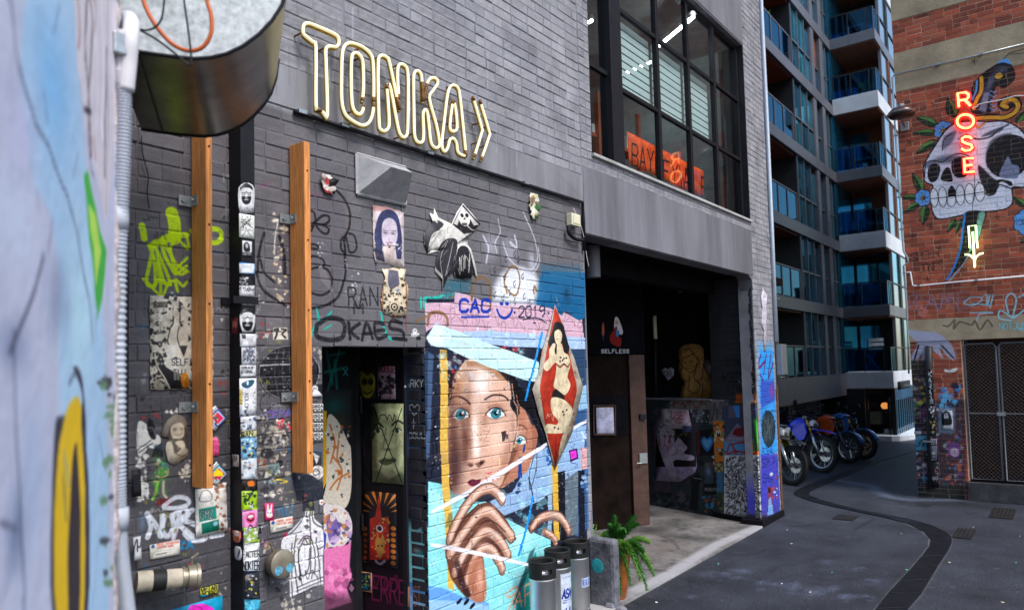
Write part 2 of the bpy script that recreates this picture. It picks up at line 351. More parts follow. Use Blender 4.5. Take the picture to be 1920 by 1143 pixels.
# ------------------------------------------------------------------ brickwork, brick by brick
def brickmesh(name,ch=.006,dep=.04):
    """unit brick: x 0..1, z 0..1 scaled per object, front at y=0; chamfers kept small"""
    cx=ch/.24; cz=ch/.076; v=[(cx,0,cz),(1-cx,0,cz),(1-cx,0,1-cz),(cx,0,1-cz),(0,ch,0),(1,ch,0),(1,ch,1),(0,ch,1),(0,dep,0),(1,dep,0),(1,dep,1),(0,dep,1)]
    f=[(0,1,2,3),(4,5,1,0),(5,6,2,1),(6,7,3,2),(7,4,0,3),(8,9,5,4),(9,10,6,5),(10,11,7,6),(11,8,4,7)]
    me=bpy.data.meshes.new(name); me.from_pydata(v,[],f); me.update(); return me,v,f
def brickwork(parent,P,u0,u1,z0,z1,holes,m,course=.086,length=.25,nmax=300,jo=.007,off=0.,jit=.0022,seed=1,name='brick',stuff='brickwork',minpx=6,header=.2,ch=.006,tilt=.004):
    r=random.Random(seed); me,V,Fc=brickmesh(name,ch); me.materials.append(m); L=[]
    row=0; z=z0
    while z<z1-.03:
        h=min(course,z1-z); iv=[(u0,u1)]
        zm=z+h/2
        for (a,b,c,d) in holes:
            if c<zm<d:
                nv=[]
                for (s,e) in iv:
                    if b<=s or a>=e: nv.append((s,e))
                    else:
                        if a>s: nv.append((s,a))
                        if b<e: nv.append((b,e))
                iv=nv
        for (s,e) in iv:
            u=s-((row%2)*length*.5+r.uniform(0,.02))
            while u<e-.02:
                l=length if r.random()>header else length*.5
                a,b=max(u,s),min(u+l,e)
                if b-a>.035: L.append((a,b-jo,z,z+h-jo))
                u+=l
        z+=course; row+=1
    def size(b):
        x0,y0,d=proj(P.pt(b[0],b[2])); x1,y1,d1=proj(P.pt(b[1],b[3]))
        if d<.1 or d1<.1: return 0
        if x1<-5 or x0>1925 or y1>1150 or y0<-8: return 0
        return abs(x1-x0)*abs(FPX*(b[3]-b[2])/d)
    L=[(size(b),b) for b in L]; L.sort(key=lambda t:-t[0]); g=ORG[parent.name]; ang=math.atan2(P.d[1],P.d[0]); mb=MB(); rn=[]
    for i,(sz,(a,b,c,d)) in enumerate(L):
        o_=off+r.uniform(-jit,jit)*1.6; c+=r.uniform(-jit,jit); 
        if i<nmax and sz>0:
            o=bpy.data.objects.new(name,me); COL.objects.link(o); o.parent=parent; q=P.pt(a,c,o_)
            o.location=(q[0]-g[0],q[1]-g[1],q[2]-g[2]); o.rotation_euler=(r.uniform(-.02,.02),r.uniform(-tilt,tilt),ang+r.uniform(-.012,.012)); o.scale=(b-a,1,d-c); ORG[o.name]=q
        else:
            base=len(mb.v)
            mb.v+=[tuple(P.pt(a+(b-a)*x,c+(d-c)*z_,o_-y)) for (x,y,z_) in V]; mb.f+=[tuple(base+k for k in f) for f in Fc]; rn+=[r.random()]*12
    if mb.v:
        o=mb.build(stuff,m,parent,kind='stuff'); at=o.data.attributes.new('rnd','FLOAT','POINT'); at.data.foreach_set('value',rn)
    return L
def brickvary(m,cols):
    """each brick its own tint"""
    N=m.node_tree.nodes; L=m.node_tree.links; b=N['Principled BSDF']; src=b.inputs['Base Color'].links[0].from_socket
    oi=N.new('ShaderNodeObjectInfo'); at=N.new('ShaderNodeAttribute'); at.attribute_name='rnd'; ad=N.new('ShaderNodeMath'); ad.operation='ADD'; fr=N.new('ShaderNodeMath'); fr.operation='FRACT'
    L.new(oi.outputs['Random'],ad.inputs[0]); L.new(at.outputs['Fac'],ad.inputs[1]); L.new(ad.outputs[0],fr.inputs[0])
    cr=N.new('ShaderNodeValToRGB'); cr.color_ramp.interpolation='CONSTANT'
    e=cr.color_ramp.elements; e[0].position=0; e[0].color=(*cols[0],1); e[1].position=1/len(cols); e[1].color=(*cols[1],1)
    for i,c in enumerate(cols[2:],2): x=e.new(i/len(cols)); x.color=(*c,1)
    L.new(fr.outputs[0],cr.inputs[0]); mx=N.new('ShaderNodeMix'); mx.data_type='RGBA'; mx.blend_type='MULTIPLY'; mx.inputs[0].default_value=1
    L.new(src,mx.inputs[6]); L.new(cr.outputs[0],mx.inputs[7]); L.new(mx.outputs[2],b.inputs['Base Color']); return m
# ================================================================== PAINT ON THE LONG WALL
K1=(780,360,3.176);K2=(790,630,2.228);K3=(220,380,3.0075);K4=(220,740,2.835);K5=(580,340,3.571);K6=(580,630,2.229)
K7=(0,0,2.857);K8=(500,0,2.598);K9=(1080,430,3.09);K10=(960,740,2.8365);K11=(1220,740,4.764);K12=(1340,540,2.486)
K13=(1700,100,3.573);K14=(1690,320,4.761);K15=(1680,400,2.04);K16=(0,380,1.498);K17=(800,760,4.761);K18=(800,980,6.19)
K19=(800,560,5.7125);K20=(950,600,5.7125);K21=(480,880,4.347);K22=(260,540,5.195);K23=(250,750,5.716);K24=(440,330,4.97)
K25=(430,560,5.195);K26=(430,780,3.149);K27=(480,640,4.396);K28=(1640,560,2.857);KP=(0,0,1)
SK=(212,170,148);SKD=(96,62,52);SKM=(176,130,108);SKL=(240,214,202);NAV=(27,32,50);AQ=(138,216,218);AQL=(190,232,230)
c=Canvas(PW,1.76,6.17,.25,5.9,.004); CW=c
# --- soot, old grey patches, runs; lower coat darkened for weaker light
c.k(*KP); c.grain=.25
for i in range(46):
    x=random.uniform(270,1085); y=random.uniform(300,1000); c.blob((x,y),random.uniform(10,45),random.uniform(8,60),random.choice([(60,58,66),(88,82,90),(104,96,104),(44,42,48),(70,62,66)]),random.uniform(.15,.5))
for i in range(40):
    x=random.uniform(480,1085); y=330+random.uniform(-90,60)+(x-480)*.2; c.line([(x,y),(x+random.uniform(-1,2),y+random.uniform(20,90))],random.uniform(1,4),random.choice([(150,146,156),(60,56,62),(125,118,122)]),.3,2)
r9=random.Random(77)
for i in range(70):
    x=r9.uniform(500,1090); y=r9.uniform(-60,120)+(x-500)*.35; c.line([(x,y),(x+r9.uniform(-1,1),y+r9.uniform(20,110))],r9.uniform(1,5),r9.choice([(176,174,190),(186,184,196),(96,92,98),(110,104,112)]),r9.uniform(.15,.45),2.5)
for i in range(30):
    x=r9.uniform(480,1090); y=r9.uniform(-50,200)+(x-500)*.3; c.blob((x,y),r9.uniform(8,50),r9.uniform(5,22),r9.choice([(160,160,174),(104,100,110),(96,84,80)]),r9.uniform(.1,.35),rot=-20)
c.blob((740,100),14,18,(90,86,92),.6); c.grain=.1; c.poly([(200,-300),(1100,372),(1100,1400),(200,1400)],(84,80,88),.62,4) if 0 else None; c.poly([(553,214),(1092,383),(1098,600),(1106,1500),(120,1500),(120,90)],(84,79,82),.75,10); c.grain=.25  # lower coat darker: weaker light below the beam, with grime, put into colour
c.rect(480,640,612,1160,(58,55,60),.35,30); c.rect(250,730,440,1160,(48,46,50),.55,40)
# smooth repair patch with the big pen face
c.k(*K5); c.poly([(0,0),(180,20),(240,200),(250,480),(190,760),(160,900),(-140,880),(-220,300)],(92,86,92),.75,12)
BK=(22,21,26); LW_=c.line
c.line=lambda p,w,*a,**k: LW_(p,w*((2.1 if c.K[0]==580 and w<12 else 1.5 if c.K[0]==220 else 1) if c is CW else 1),*a,**k)
c.line([(170,50),(235,120),(272,210),(268,310),(235,390),(240,500),(240,620),(200,760),(110,830),(0,850)],9,BK,.92,1.5,True)
c.line([(235,480),(210,450),(215,390),(245,370),(255,410),(265,470),(300,470),(318,420),(300,360),(270,350)],8,BK,.9,1.5,True)
c.line([(15,330),(45,270),(90,230),(130,235),(130,270),(90,290),(45,290),(85,340),(120,350),(132,315),(90,292)],8,BK,.92,1.5,True)
c.line([(0,195),(30,205),(40,260),(15,300)],8,BK,.9,1.5,True); c.line([(0,440),(50,452),(62,435),(30,420),(0,425)],7,BK,.9,1.5,True)
c.line([(0,590),(70,570),(100,560),(85,520),(20,500),(0,520)],7,BK,.9,1.5,True); c.line([(80,570),(130,600),(155,670),(130,740),(70,760),(0,740)],8,BK,.92,1.5,True)
c.poly([(65,580),(110,590),(165,740),(150,745),(75,650)],(120,112,116),.7,3); c.flecks((60,400,100,580),[(200,196,200),(150,146,150)],14,3,10,3)
c.flecks((240,480,330,800),[(190,186,190),(140,134,138),(210,205,205)],26,2,12,5); c.line([(270,180),(285,230),(280,300)],2,(150,90,60),.7,2)
c.k(*K3)
c.line([(830,170),(800,280),(790,400),(830,500),(950,580)],11,BK,.9,1.5,True); c.line([(800,280),(820,380),(890,450)],9,BK,.9,1.5,True); c.line([(915,190),(940,280),(945,400)],14,BK,.85,2,True)
c.flecks((880,60,960,560),[(215,200,180),(190,170,140),(230,220,205)],60,3,16,9); c.flecks((870,330,930,380),[(140,90,60)],10,2,9,2); c.line([(905,110),(890,200),(885,290)],6,(215,205,190),.9,1)
c.poly([(878,705),(960,702),(966,770),(880,772)],(222,214,200),.95,2); c.line([(885,715),(905,712),(900,745),(890,765)],8,BK,1); c.line([(925,712),(955,715),(930,740),(950,760)],7,BK,1)
# yellow-green spray tag
YG=(190,222,20)
c.k(*K3)
for p,w in (([(310,60),(325,140),(320,200)],50),([(140,130),(150,200)],26),([(320,180),(240,210),(200,240),(330,190),(390,180)],22),([(180,240),(210,330),(215,460),(185,470),(165,440),(185,340),(200,250)],15),
  ([(210,240),(240,300),(300,450),(260,430),(215,230)],14),([(250,210),(270,300),(330,400),(305,300),(250,205)],15),([(330,200),(300,260),(330,340),(400,390)],13),([(340,200),(400,260),(390,190)],12),
  ([(395,310),(330,380),(340,400),(395,350)],11),([(190,470),(240,520),(260,520),(285,460),(320,440),(340,500),(330,430),(370,470),(395,440)],11),([(420,160),(500,150),(570,150),(590,190),(560,225),(500,220)],20),([(150,430),(200,470),(240,430),(245,520)],13),([(230,330),(250,440),(300,460)],14),([(270,310),(350,400),(390,390)],11)):
    c.line(p,w,YG,.93,5,True)
# black round linework ball, generic doodle
c.k(*K27); c.blob((275,255),250,222,(26,25,30),.95,True)
for t in range(-3,8): c.line([(275+ t*44-40,60),(275+t*62-60,255),(275+t*44-40,450)],3,(205,205,210),.8,1,True) if -2<t<4 else None
c.blob((275,255),250,222,(26,25,30),.0,True)
for yy in (90,140,190,290,350,400):
    hw=math.sqrt(max(0,1-((yy-255)/222)**2))*248; c.line([(275-hw,yy+8),(275-hw/2,yy),(275,yy-2)],3 if yy!=190 else 12,(215,215,220),.85,1,True)
c.line([(275+248*math.cos(A/10),255+220*math.sin(A/10)) for A in range(0,64)],4,(215,215,220),.9,1)
c.flecks((60,80,270,420),[(200,200,205),(26,25,30)],80,2,9,12,.8)
c.line([(90,420),(45,470),(45,560),(140,570)],12,(40,40,48),.85,3,True); c.line([(250,500),(150,520),(60,600),(10,680)],12,(40,40,48),.85,3,True); c.line([(0,600),(80,650),(130,680)],10,(40,40,48),.8,3,True)
c.text('BMS',130,560,52,30,(150,146,152),6,0,.85)
c.text('CEMA',85,640,60,40,(150,90,200),9,-.12,.85); c.text('CEMA',95,632,60,40,(70,120,220),4,-.12,.8)
c.flecks((20,630,280,1100),[(225,216,200),(205,195,180),(30,28,32),(90,84,84),(180,165,140)],150,5,34,21,.9)
c.flecks((180,640,290,720),[(220,60,80),(225,216,200),(60,70,60)],18,6,20,22); c.blob((90,920),55,42,(20,20,24),.95,True); c.blob((140,1040),55,50,(120,150,150),.8,True); c.flecks((100,990,190,1090),[(200,220,215),(60,70,72)],20,4,14,23)
c.rect(10,640,150,1130,(70,66,66),.4,20)
c.rect(455,905,545,1130,(30,30,36),.9,6); c.poly([(468,910),(530,945),(500,1010)],(220,214,205),.9,3); c.blob((505,1080),60,60,(225,218,210),.95,True); c.line([(470,1070),(500,1050),(530,1080),(490,1100),(470,1075)],7,BK,1,1,True)
# lower left wall
c.k(*K4)
c.poly([(110,150),(150,150),(170,190),(168,250),(150,300),(110,320)],(222,218,210),.95,2,True); c.blob((195,245),38,38,(222,218,210),.95,True); c.poly([(170,120),(200,160),(205,230),(180,230),(160,180)],(24,23,27),.95,2,True); c.line([(110,290),(180,240)],3,BK); c.line([(115,305),(190,255)],3,BK); c.poly([(180,330),(200,270),(240,260),(245,330)],(24,23,27),.9,2)
c.flecks((105,310,165,560),[(222,218,210),(200,196,190)],34,6,26,31); c.flecks((330,340,395,480),[(212,200,180)],16,6,20,33); c.flecks((250,70,320,100),[(215,208,200)],7,5,16,34)
for x,y,w,h in ((220,370,26,60),(235,430,34,46),(250,410,24,40),(205,480,14,70),(250,500,12,50)): c.blob((x,y),w,h,(70,150,60),.85,rot=20)
c.flecks((200,340,270,470),[(60,140,60),(110,180,80),(40,90,50),(180,150,110)],40,4,14,35); c.blob((220,350),10,14,(190,200,180),.95,True); c.line([(215,470),(205,520),(190,555)],11,(120,180,60),.9,2); c.line([(248,460),(245,520),(262,545)],9,(190,170,150),.9,2); c.line([(205,430),(240,440),(268,420)],6,(200,160,130),.9,1)
c.line([(225,570),(275,570)],26,(110,24,30),.85,6)
W_=(214,216,224)
c.line([(245,590),(310,545),(370,550),(378,580),(310,600),(250,598)],16,W_,.9,3,True)
for p in ([(160,755),(180,700),(160,630)],[(160,630),(205,690),(235,750),(240,640)],[(250,650),(240,720),(270,750),(300,700),(290,640)],[(300,760),(320,690),(330,620),(300,640),(355,600),(375,640),(330,680),(400,750)],[(400,610),(350,660),(440,700),(470,760),(400,770),(360,735)],[(500,750),(560,740)]):
    c.line(p,19,W_,.9,4,True)
c.text('ZA',335,815,36,28,(30,120,170),7,-.05)
c.blob((135,680),25,60,(120,150,180),.6); c.flecks((420,560,580,760),[(150,90,60)],6,2,9,36,.6)
# white shirt shape with black pen lines, black neck patch
c.k(*K21)
c.poly([(290,35),(450,40),(560,110),(560,240),(470,240),(480,330),(380,340),(380,260),(330,250)],(34,38,48),.95,6)
c.poly([(395,335),(470,335),(480,400),(550,460),(560,620),(545,660),(555,940),(470,950),(390,990),(280,1040),(270,730),(245,710),(200,640),(205,560),(250,520),(330,440),(385,380)],(226,222,224),.97,2)
for p in ([(395,340),(385,390),(300,500),(215,560),(200,650)],[(440,340),(445,500),(445,720),(440,850)],[(415,345),(410,380),(430,385)],[(295,600),(290,850),(300,1030)],[(330,530),(310,700),(330,900),(345,1000)],[(345,640),(350,760),(380,940)],[(490,550),(500,640),(550,620)],[(500,640),(530,900),(535,940)],
  [(350,600),(400,540),(450,560),(480,700),(475,850)],[(380,600),(395,560),(430,560),(440,600),(400,610),(380,600)],[(400,560),(420,600)],[(405,850),(430,780),(435,640)],[(460,340),(470,420),(520,460),(555,465)],[(245,710),(300,715)],[(375,600),(345,700),(360,900)]):
    c.line(p,10,(28,27,32),.9,1.5,True)
c.scrib((340,810,500,900),(28,27,32),16,7,.9,5,.8)
for yy in (900,930,960): c.line([(335,yy+60),(450,yy+10),(560,yy-30)],8,(28,27,32),.85,1,True)
c.blob((240,530),16,18,(200,30,80),.95,True); c.flecks((60,590,160,660),[(140,110,80),(190,165,120)],22,5,16,41); c.flecks((210,1050,370,1150),[(190,180,165)],26,6,22,42)
c.text('YEET',175,370,66,26,(30,130,190),7,-.1); c.blob((534,264),20,22,(230,225,220),1,True); c.blob((534,264),8,9,(190,50,40),1,True)
c.flecks((50,40,150,260),[(215,208,195),(60,58,62)],34,8,34,43); c.line([(145,95),(190,80),(260,95),(200,110)],12,(225,195,50),.95,2,True); c.flecks((180,150,250,200),[(215,190,170)],8,5,16,44); c.blob((22,485),36,40,(16,16,20),.95,True); c.text('TT',10,500,34,20,(225,225,225),5)
# OKAES, RAN, teal strokes over the doorway
c.k(*K5)
TE=(0,180,160)
c.line([(50,850),(80,940),(150,870)],16,TE,.9,4,True); c.line([(80,930),(30,990),(15,1040)],16,TE,.9,4,True); c.line([(480,880),(495,960),(530,1040),(560,1060)],18,TE,.9,4,True); c.line([(100,990),(150,960)],12,TE,.8,4)
c.line([(55,960),(50,1030),(120,1060),(210,1050),(240,990),(220,930),(130,915),(70,950)],34,BK,.93,4,True)
for p in ([(265,940),(275,1055)],[(340,950),(280,1000),(330,1050)],[(355,1060),(385,945),(425,1050)],[(365,1020),(420,1015)],[(500,955),(440,950),(455,1050),(520,1030)],[(445,1000),(500,995)],[(620,950),(555,930),(540,980),(620,1000),(630,1050),(560,1050)],[(580,1050),(650,1060)]):
    c.line(p,26,BK,.93,4,True)
c.text('RAN',262,830,120,52,BK,13,.0,.92,gap=.4); c.text('M',300,880,60,60,BK,9,0,.7)
c.text('IOAPE',735,850,70,24,(20,190,170),14,-.05,.9,gap=.3); c.k(*K1); c.text('IOAPE',15,690,58,32,(20,190,170),11,-.12,.9,gap=.35)
c.k(*K5); c.blob((708,1000),16,16,(225,222,222),1,True); c.line([(690,1025),(730,1025)],10,(225,222,222),1); c.blob((703,998),4,4,BK,1,True); c.blob((714,998),4,4,BK,1,True); c.blob((733,1048),15,14,BK,.95,True)
c.line([(500,900),(505,960)],3,(130,50,30),.7,3); c.line([(560,910),(570,980)],4,(130,50,30),.6,4); c.line([(640,800),(650,1010)],7,(130,50,30),.6,6)
c.k(*KP); r9=random.Random(31); c.grain=.35
for i in range(120):
    x=r9.uniform(262,600); y=r9.uniform(540,1120); c.flecks((x-18,y-14,x+18,y+14),[r9.choice([(210,204,196),(180,170,156),(40,38,42),(60,90,120),(150,60,60),(120,120,60),(150,146,150)])],r9.randint(2,6),1.5,6,i,.8)
for i in range(64):
    x=r9.uniform(265,590); y=r9.uniform(280,1100); c.scrib((x,y,x+r9.uniform(14,40),y+r9.uniform(8,26)),r9.choice([(24,22,26),(24,22,26),(190,190,196),(60,110,150),(140,60,110)]),r9.randint(6,12),r9.uniform(.8,1.8),.7,i,.7)
for i in range(26):
    x=r9.uniform(265,600); y=r9.uniform(250,1100); c.line([(x,y),(x+r9.uniform(-2,2),y+r9.uniform(20,80))],r9.uniform(1,4),r9.choice([(50,46,50),(130,126,132),(150,110,80)]),.35,2)
c.k(*K22); c.grain=.12
# --------------------------------------------------------------- the mural of the face
c.grain=.12; c.k(*KP)
c.poly([(797,640),(1095,600),(1099,900),(1112,1400),(806,1400)],NAV,1,2)
c.poly([(800,560),(830,560),(1098,560),(1097,660),(797,660)],NAV,1,3)
c.k(*K2)
c.poly([(20,60),(52,80),(46,200),(40,380),(34,500),(16,520)],(70,92,124),.9,6); c.poly([(10,80),(28,60),(26,400),(14,420)],(34,50,76),.9,6)
c.poly([(620,40),(690,60),(695,290),(640,200)],(40,66,98),.9,6); c.poly([(655,180),(690,210),(700,800),(650,840),(640,400)],(50,90,140),.85,8)
# light blue sheets
LB=(142,172,206)
c.poly([(285,690),(380,650),(480,480),(545,455),(560,400),(690,370),(668,590),(560,640),(490,690),(350,748)],LB,1,3)
c.poly([(620,250),(690,200),(694,300),(660,310)],(150,190,215),.9,3); c.flecks((300,470,650,740),[(170,196,222),(118,150,190),(190,208,225)],90,3,15,51,.5)
c.poly([(530,450),(548,455),(545,850),(528,840)],(150,178,200),.95,2); c.poly([(598,600),(655,560),(655,830),(606,830)],(92,106,116),1,3); c.flecks((600,570,655,830),[(120,136,144),(70,84,94),(150,150,160)],40,3,10,52,.6)
c.poly([(562,570),(600,560),(604,850),(575,850)],(16,17,26),1,2); c.poly([(655,560),(680,560),(685,870),(660,850)],(18,19,30),1,2)
c.poly([(545,500),(568,510),(578,850),(556,850)],(214,168,60),1,1.5); c.flecks((545,520,575,840),[(170,124,40),(236,198,100)],18,3,8,53,.6)
# aqua garment and lower right
c.poly([(30,605),(80,615),(150,655),(200,690),(270,690),(340,752),(430,800),(540,850),(560,1300),(20,1300)],AQ,1,2)
c.flecks((40,640,540,1143),[AQL,(110,190,200),(160,226,226),(120,206,214)],150,5,26,54,.4); c.blob((420,840),60,60,(200,236,234),.7); c.blob((90,700),50,50,(200,240,236),.6)
c.poly([(105,850),(60,640),(35,640),(36,850)],(170,226,224),.6,20)
c.poly([(25,1040),(90,1050),(180,1090),(280,1110),(300,1300),(20,1300)],(96,150,214),1,6); c.poly([(30,1100),(200,1105),(280,1125),(290,1200),(30,1200)],(150,190,226),.9,8)
c.poly([(440,960),(480,900),(500,1300),(380,1300),(400,1080)],(14,130,124),.95,8); c.poly([(455,900),(478,880),(440,1010),(395,1120),(380,1120)],(30,46,52),.7,8)
for x,y in ((160,1105),(190,1108),(215,1125)): c.blob((x,y),12,9,(16,18,26),1,True,rot=20)
OR=(226,150,116)
c.k(*K18)
for p in ([(925,820),(980,770),(1050,740),(1050,790),(985,850),(935,850)],[(950,1010),(980,940),(1030,860)],[(1000,1010),(1080,800)],[(1080,800),(1100,960)],[(1045,910),(1110,900)],[(1140,960),(1145,740),(1200,700)],[(1140,840),(1195,810)]): c.line(p,24,OR,.95,8,True)
c.k(*K17)
# second face
c.poly([(780,60),(830,-10),(880,40),(935,160),(960,190),(985,170),(996,220),(985,330),(955,450),(925,520),(900,590),(800,650),(690,730),(640,740),(740,560),(800,250)],(178,118,92),1,5)
c.poly([(935,180),(975,165),(992,220),(984,320),(950,440),(930,500),(945,330)],(150,92,72),.85,10); c.poly([(780,340),(800,420),(740,600),(650,740),(640,740),(720,560)],(96,56,44),.8,22)
c.blob((870,470),50,60,(214,152,124),.75); c.blob((900,130),30,60,(204,146,120),.6); c.blob((800,400),24,80,(120,72,56),.6)
c.line([(800,180),(850,175),(905,215)],9,(60,34,32),.95,5,True)
c.poly([(795,300),(830,268),(875,290),(888,330),(840,345),(800,335)],(222,224,226),1,3,True); c.blob((828,312),27,30,(20,120,130),1,True); c.blob((828,312),12,14,(10,20,28),1,True); c.blob((836,300),6,7,(240,248,250),1,True); c.line([(785,300),(830,262),(880,290),(895,330)],10,(40,24,26),.95,4,True)
c.poly([(760,350),(800,355),(770,380)],(222,214,150),.9,3)
BL=(22,58,130)
c.poly([(870,345),(885,350),(880,400),(865,430),(858,420)],BL,1,2); c.poly([(822,520),(848,518),(855,640),(815,650)],BL,1,2); c.flecks((830,450,870,500),[BL],6,4,13,61); c.flecks((775,680,845,780),[(24,50,100)],14,5,17,62); c.flecks((1060,370,1110,530),[(30,80,150)],10,8,22,63)
# hair between and over
c.poly([(770,-20),(830,-20),(822,80),(812,180),(800,120),(800,30)],(14,13,18),1,3,True)
c.k(*K2); c.poly([(365,140),(395,160),(405,250),(400,320),(385,290),(378,220)],(14,13,18),1,2,True); c.poly([(400,210),(440,240),(470,300),(500,400),(520,440),(500,460),(478,380),(440,310),(402,280)],(14,13,18),1,2,True); c.poly([(440,200),(500,150),(520,420),(470,330)],(18,18,26),.9,6)
c.k(*K20); c.poly([(25,560),(110,640),(130,820),(140,1000),(80,1000),(50,860),(45,700)],(13,12,17),1,4,True); c.line([(100,800),(125,900),(115,1000)],14,(178,118,92),.9,4,True)
# first face
c.k(*K2)
FO=[(150,150),(180,105),(215,92),(260,105),(345,150),(366,190),(375,250),(372,290),(396,330),(398,380),(385,440),(374,500),(355,560),(335,620),(300,650),(250,660),(190,660),(140,655),(120,600),(112,480),(112,380),(114,280),(130,200)]
c.poly(FO,SK,1,2.5,True)
c.blob((135,430),30,200,(110,68,50),.85); c.blob((128,600),32,70,(90,50,50),.9); c.blob((155,200),36,90,(186,136,100),.8)
c.poly([(180,100),(260,105),(350,150),(366,190),(330,180),(240,130),(190,125)],(150,104,70),.8,12)
c.blob((245,190),46,70,(250,226,214),.85); c.blob((330,215),40,40,(226,170,140),.6); c.blob((200,240),12,60,(180,120,92),.5)
c.blob((195,340),18,90,(110,66,50),.85); c.blob((190,440),20,60,(96,56,44),.85); c.blob((185,500),22,40,(100,60,46),.8)   # dark side of the nose
c.blob((228,400),14,90,(248,222,208),.9); c.blob((232,480),16,40,(250,224,212),.95); c.blob((222,520),22,16,(214,160,138),.8)
c.blob((160,290),38,22,(130,84,64),.8); c.blob((315,290),46,20,(176,118,92),.7); c.blob((265,350),16,34,(150,96,74),.6); c.blob((165,360),36,14,(150,100,78),.7)
c.blob((310,440),46,90,(238,190,166),.8); c.blob((345,540),22,60,(176,116,88),.7); c.blob((290,520),30,50,(220,166,140),.6); c.blob((385,400),12,80,(150,98,76),.6)
c.blob((150,480),26,50,(160,108,84),.5)
c.line([(395,300),(400,380),(385,450),(372,520),(345,600),(330,640)],3,(110,66,50),.8,4,True); c.line([(378,200),(388,270),(402,300),(404,370),(392,450)],7,(214,160,136),.8,4,True)
c.poly([(190,540),(200,528),(225,534),(240,548),(262,530),(266,520),(256,516),(240,525)],(90,50,42),.75,5,True); c.blob((250,528),9,7,(60,30,28),.95,True); c.blob((207,540),10,5,(60,30,28),.8,True)
c.blob((225,570),28,16,(176,120,104),.7); c.blob((230,640),40,20,(196,140,116),.6)
c.poly([(196,606),(214,596),(232,600),(248,596),(250,604),(236,618),(214,626),(198,618)],(96,26,46),1,3,True); c.line([(198,610),(245,603)],2,(50,14,26),.9,1,True)
c.line([(118,262),(150,250),(185,264),(206,284)],9,(52,30,30),.95,4,True); c.line([(264,264),(298,246),(340,248),(364,268)],8,(46,26,28),.95,3,True)
for (x,y,w,h) in ((163,326,36,24),(310,322,38,23)):
    c.blob((x,y),w*1.15,h*1.3,(130,84,66),.7); c.poly([(x-w,y+4),(x-w*.5,y-h*.8),(x+w*.2,y-h),(x+w*.8,y-h*.4),(x+w,y+6),(x+w*.4,y+h*.9),(x-w*.3,y+h)],(226,228,232),1,2,True)
    c.blob((x+2,y),22,22,(12,60,72),1,True); c.blob((x+2,y),20,20,(34,112,124),1,True); c.blob((x-4,y+8),9,8,(70,160,166),.8); c.blob((x+2,y-1),9,10,(8,14,20),1,True); c.blob((x+9,y-7),5,7,(245,250,252),1,True)
    c.line([(x-w-3,y+6),(x-w*.5,y-h*.85),(x+w*.2,y-h-1),(x+w*.85,y-h*.4),(x+w+5,y+10)],6,(28,16,20),.95,3,True); c.line([(x-w*.7,y+h*.7),(x,y+h+2),(x+w*.8,y+h*.6)],2.5,(96,56,48),.8,3,True); c.line([(x-w*.9,y-h),(x,y-h-14),(x+w,y-h*.6)],3,(120,74,58),.8,3,True)
c.blob((140,520),46,160,(60,34,36),.85); c.blob((128,300),24,120,(84,50,44),.7); c.poly([(250,95),(300,108),(350,140),(372,190),(352,180),(320,146),(270,118)],(22,16,22),.9,5,True); c.blob((178,400),16,120,(92,52,42),.75); c.blob((150,230),22,60,(150,98,72),.6); c.blob((360,480),26,120,(150,96,76),.55); c.blob((250,200),40,60,(255,236,226),.7); c.blob((336,420),34,70,(246,200,176),.6); c.blob((222,420),9,90,(255,236,224),.7)
# hair at the left, strands
for p,w in (([(190,85),(150,110),(128,150),(118,240),(80,290),(52,380),(66,470),(40,570)],7),([(160,100),(130,180),(124,260),(95,330)],4),([(60,300),(45,420),(50,500),(38,600)],5),([(175,95),(200,90),(215,95)],8)): c.line(p,w,(12,11,16),1,1.5,True)
c.poly([(112,90),(190,70),(240,90),(185,100),(140,150),(120,230),(110,200)],(36,22,38),.95,6,True); c.flecks((112,90,150,230),[(60,34,56),(24,14,26)],30,2,8,71,.7); c.blob((134,145),7,8,(190,30,50),1,True); c.blob((143,130),5,8,(20,110,190),1,True)
c.line([(450,590),(462,640),(470,690)],7,(14,13,18),1,1.5,True); c.line([(475,490),(455,560),(455,640),(480,560),(482,480)],4,(14,13,18),1,1.5,True)
# tonz scratches and a chip
c.k(*K17); c.text('TONZ',270,300,90,62,(70,40,34),3,.06,.85,gap=.25); c.poly([(668,235),(710,222),(715,260),(695,315),(675,320),(672,270)],(44,30,32),1,2); c.poly([(710,262),(732,250),(728,290),(710,305)],(60,40,38),.9,2); c.poly([(645,480),(660,470),(660,530),(650,535)],(226,220,150),.9,2)
# yellow strap
c.k(*K2)
c.poly([(76,55),(108,58),(112,200),(112,420),(118,600),(124,720),(130,860),(138,1062),(112,1050),(104,860),(88,640),(78,420),(80,260)],(216,172,76),1,1.5); c.poly([(78,60),(108,60),(110,90),(76,90)],(140,116,66),.8,6); c.flecks((80,100,125,800),[(236,200,110),(186,140,60)],30,4,10,72,.5); c.poly([(112,740),(128,735),(132,790),(100,800)],(120,112,60),.8,4)
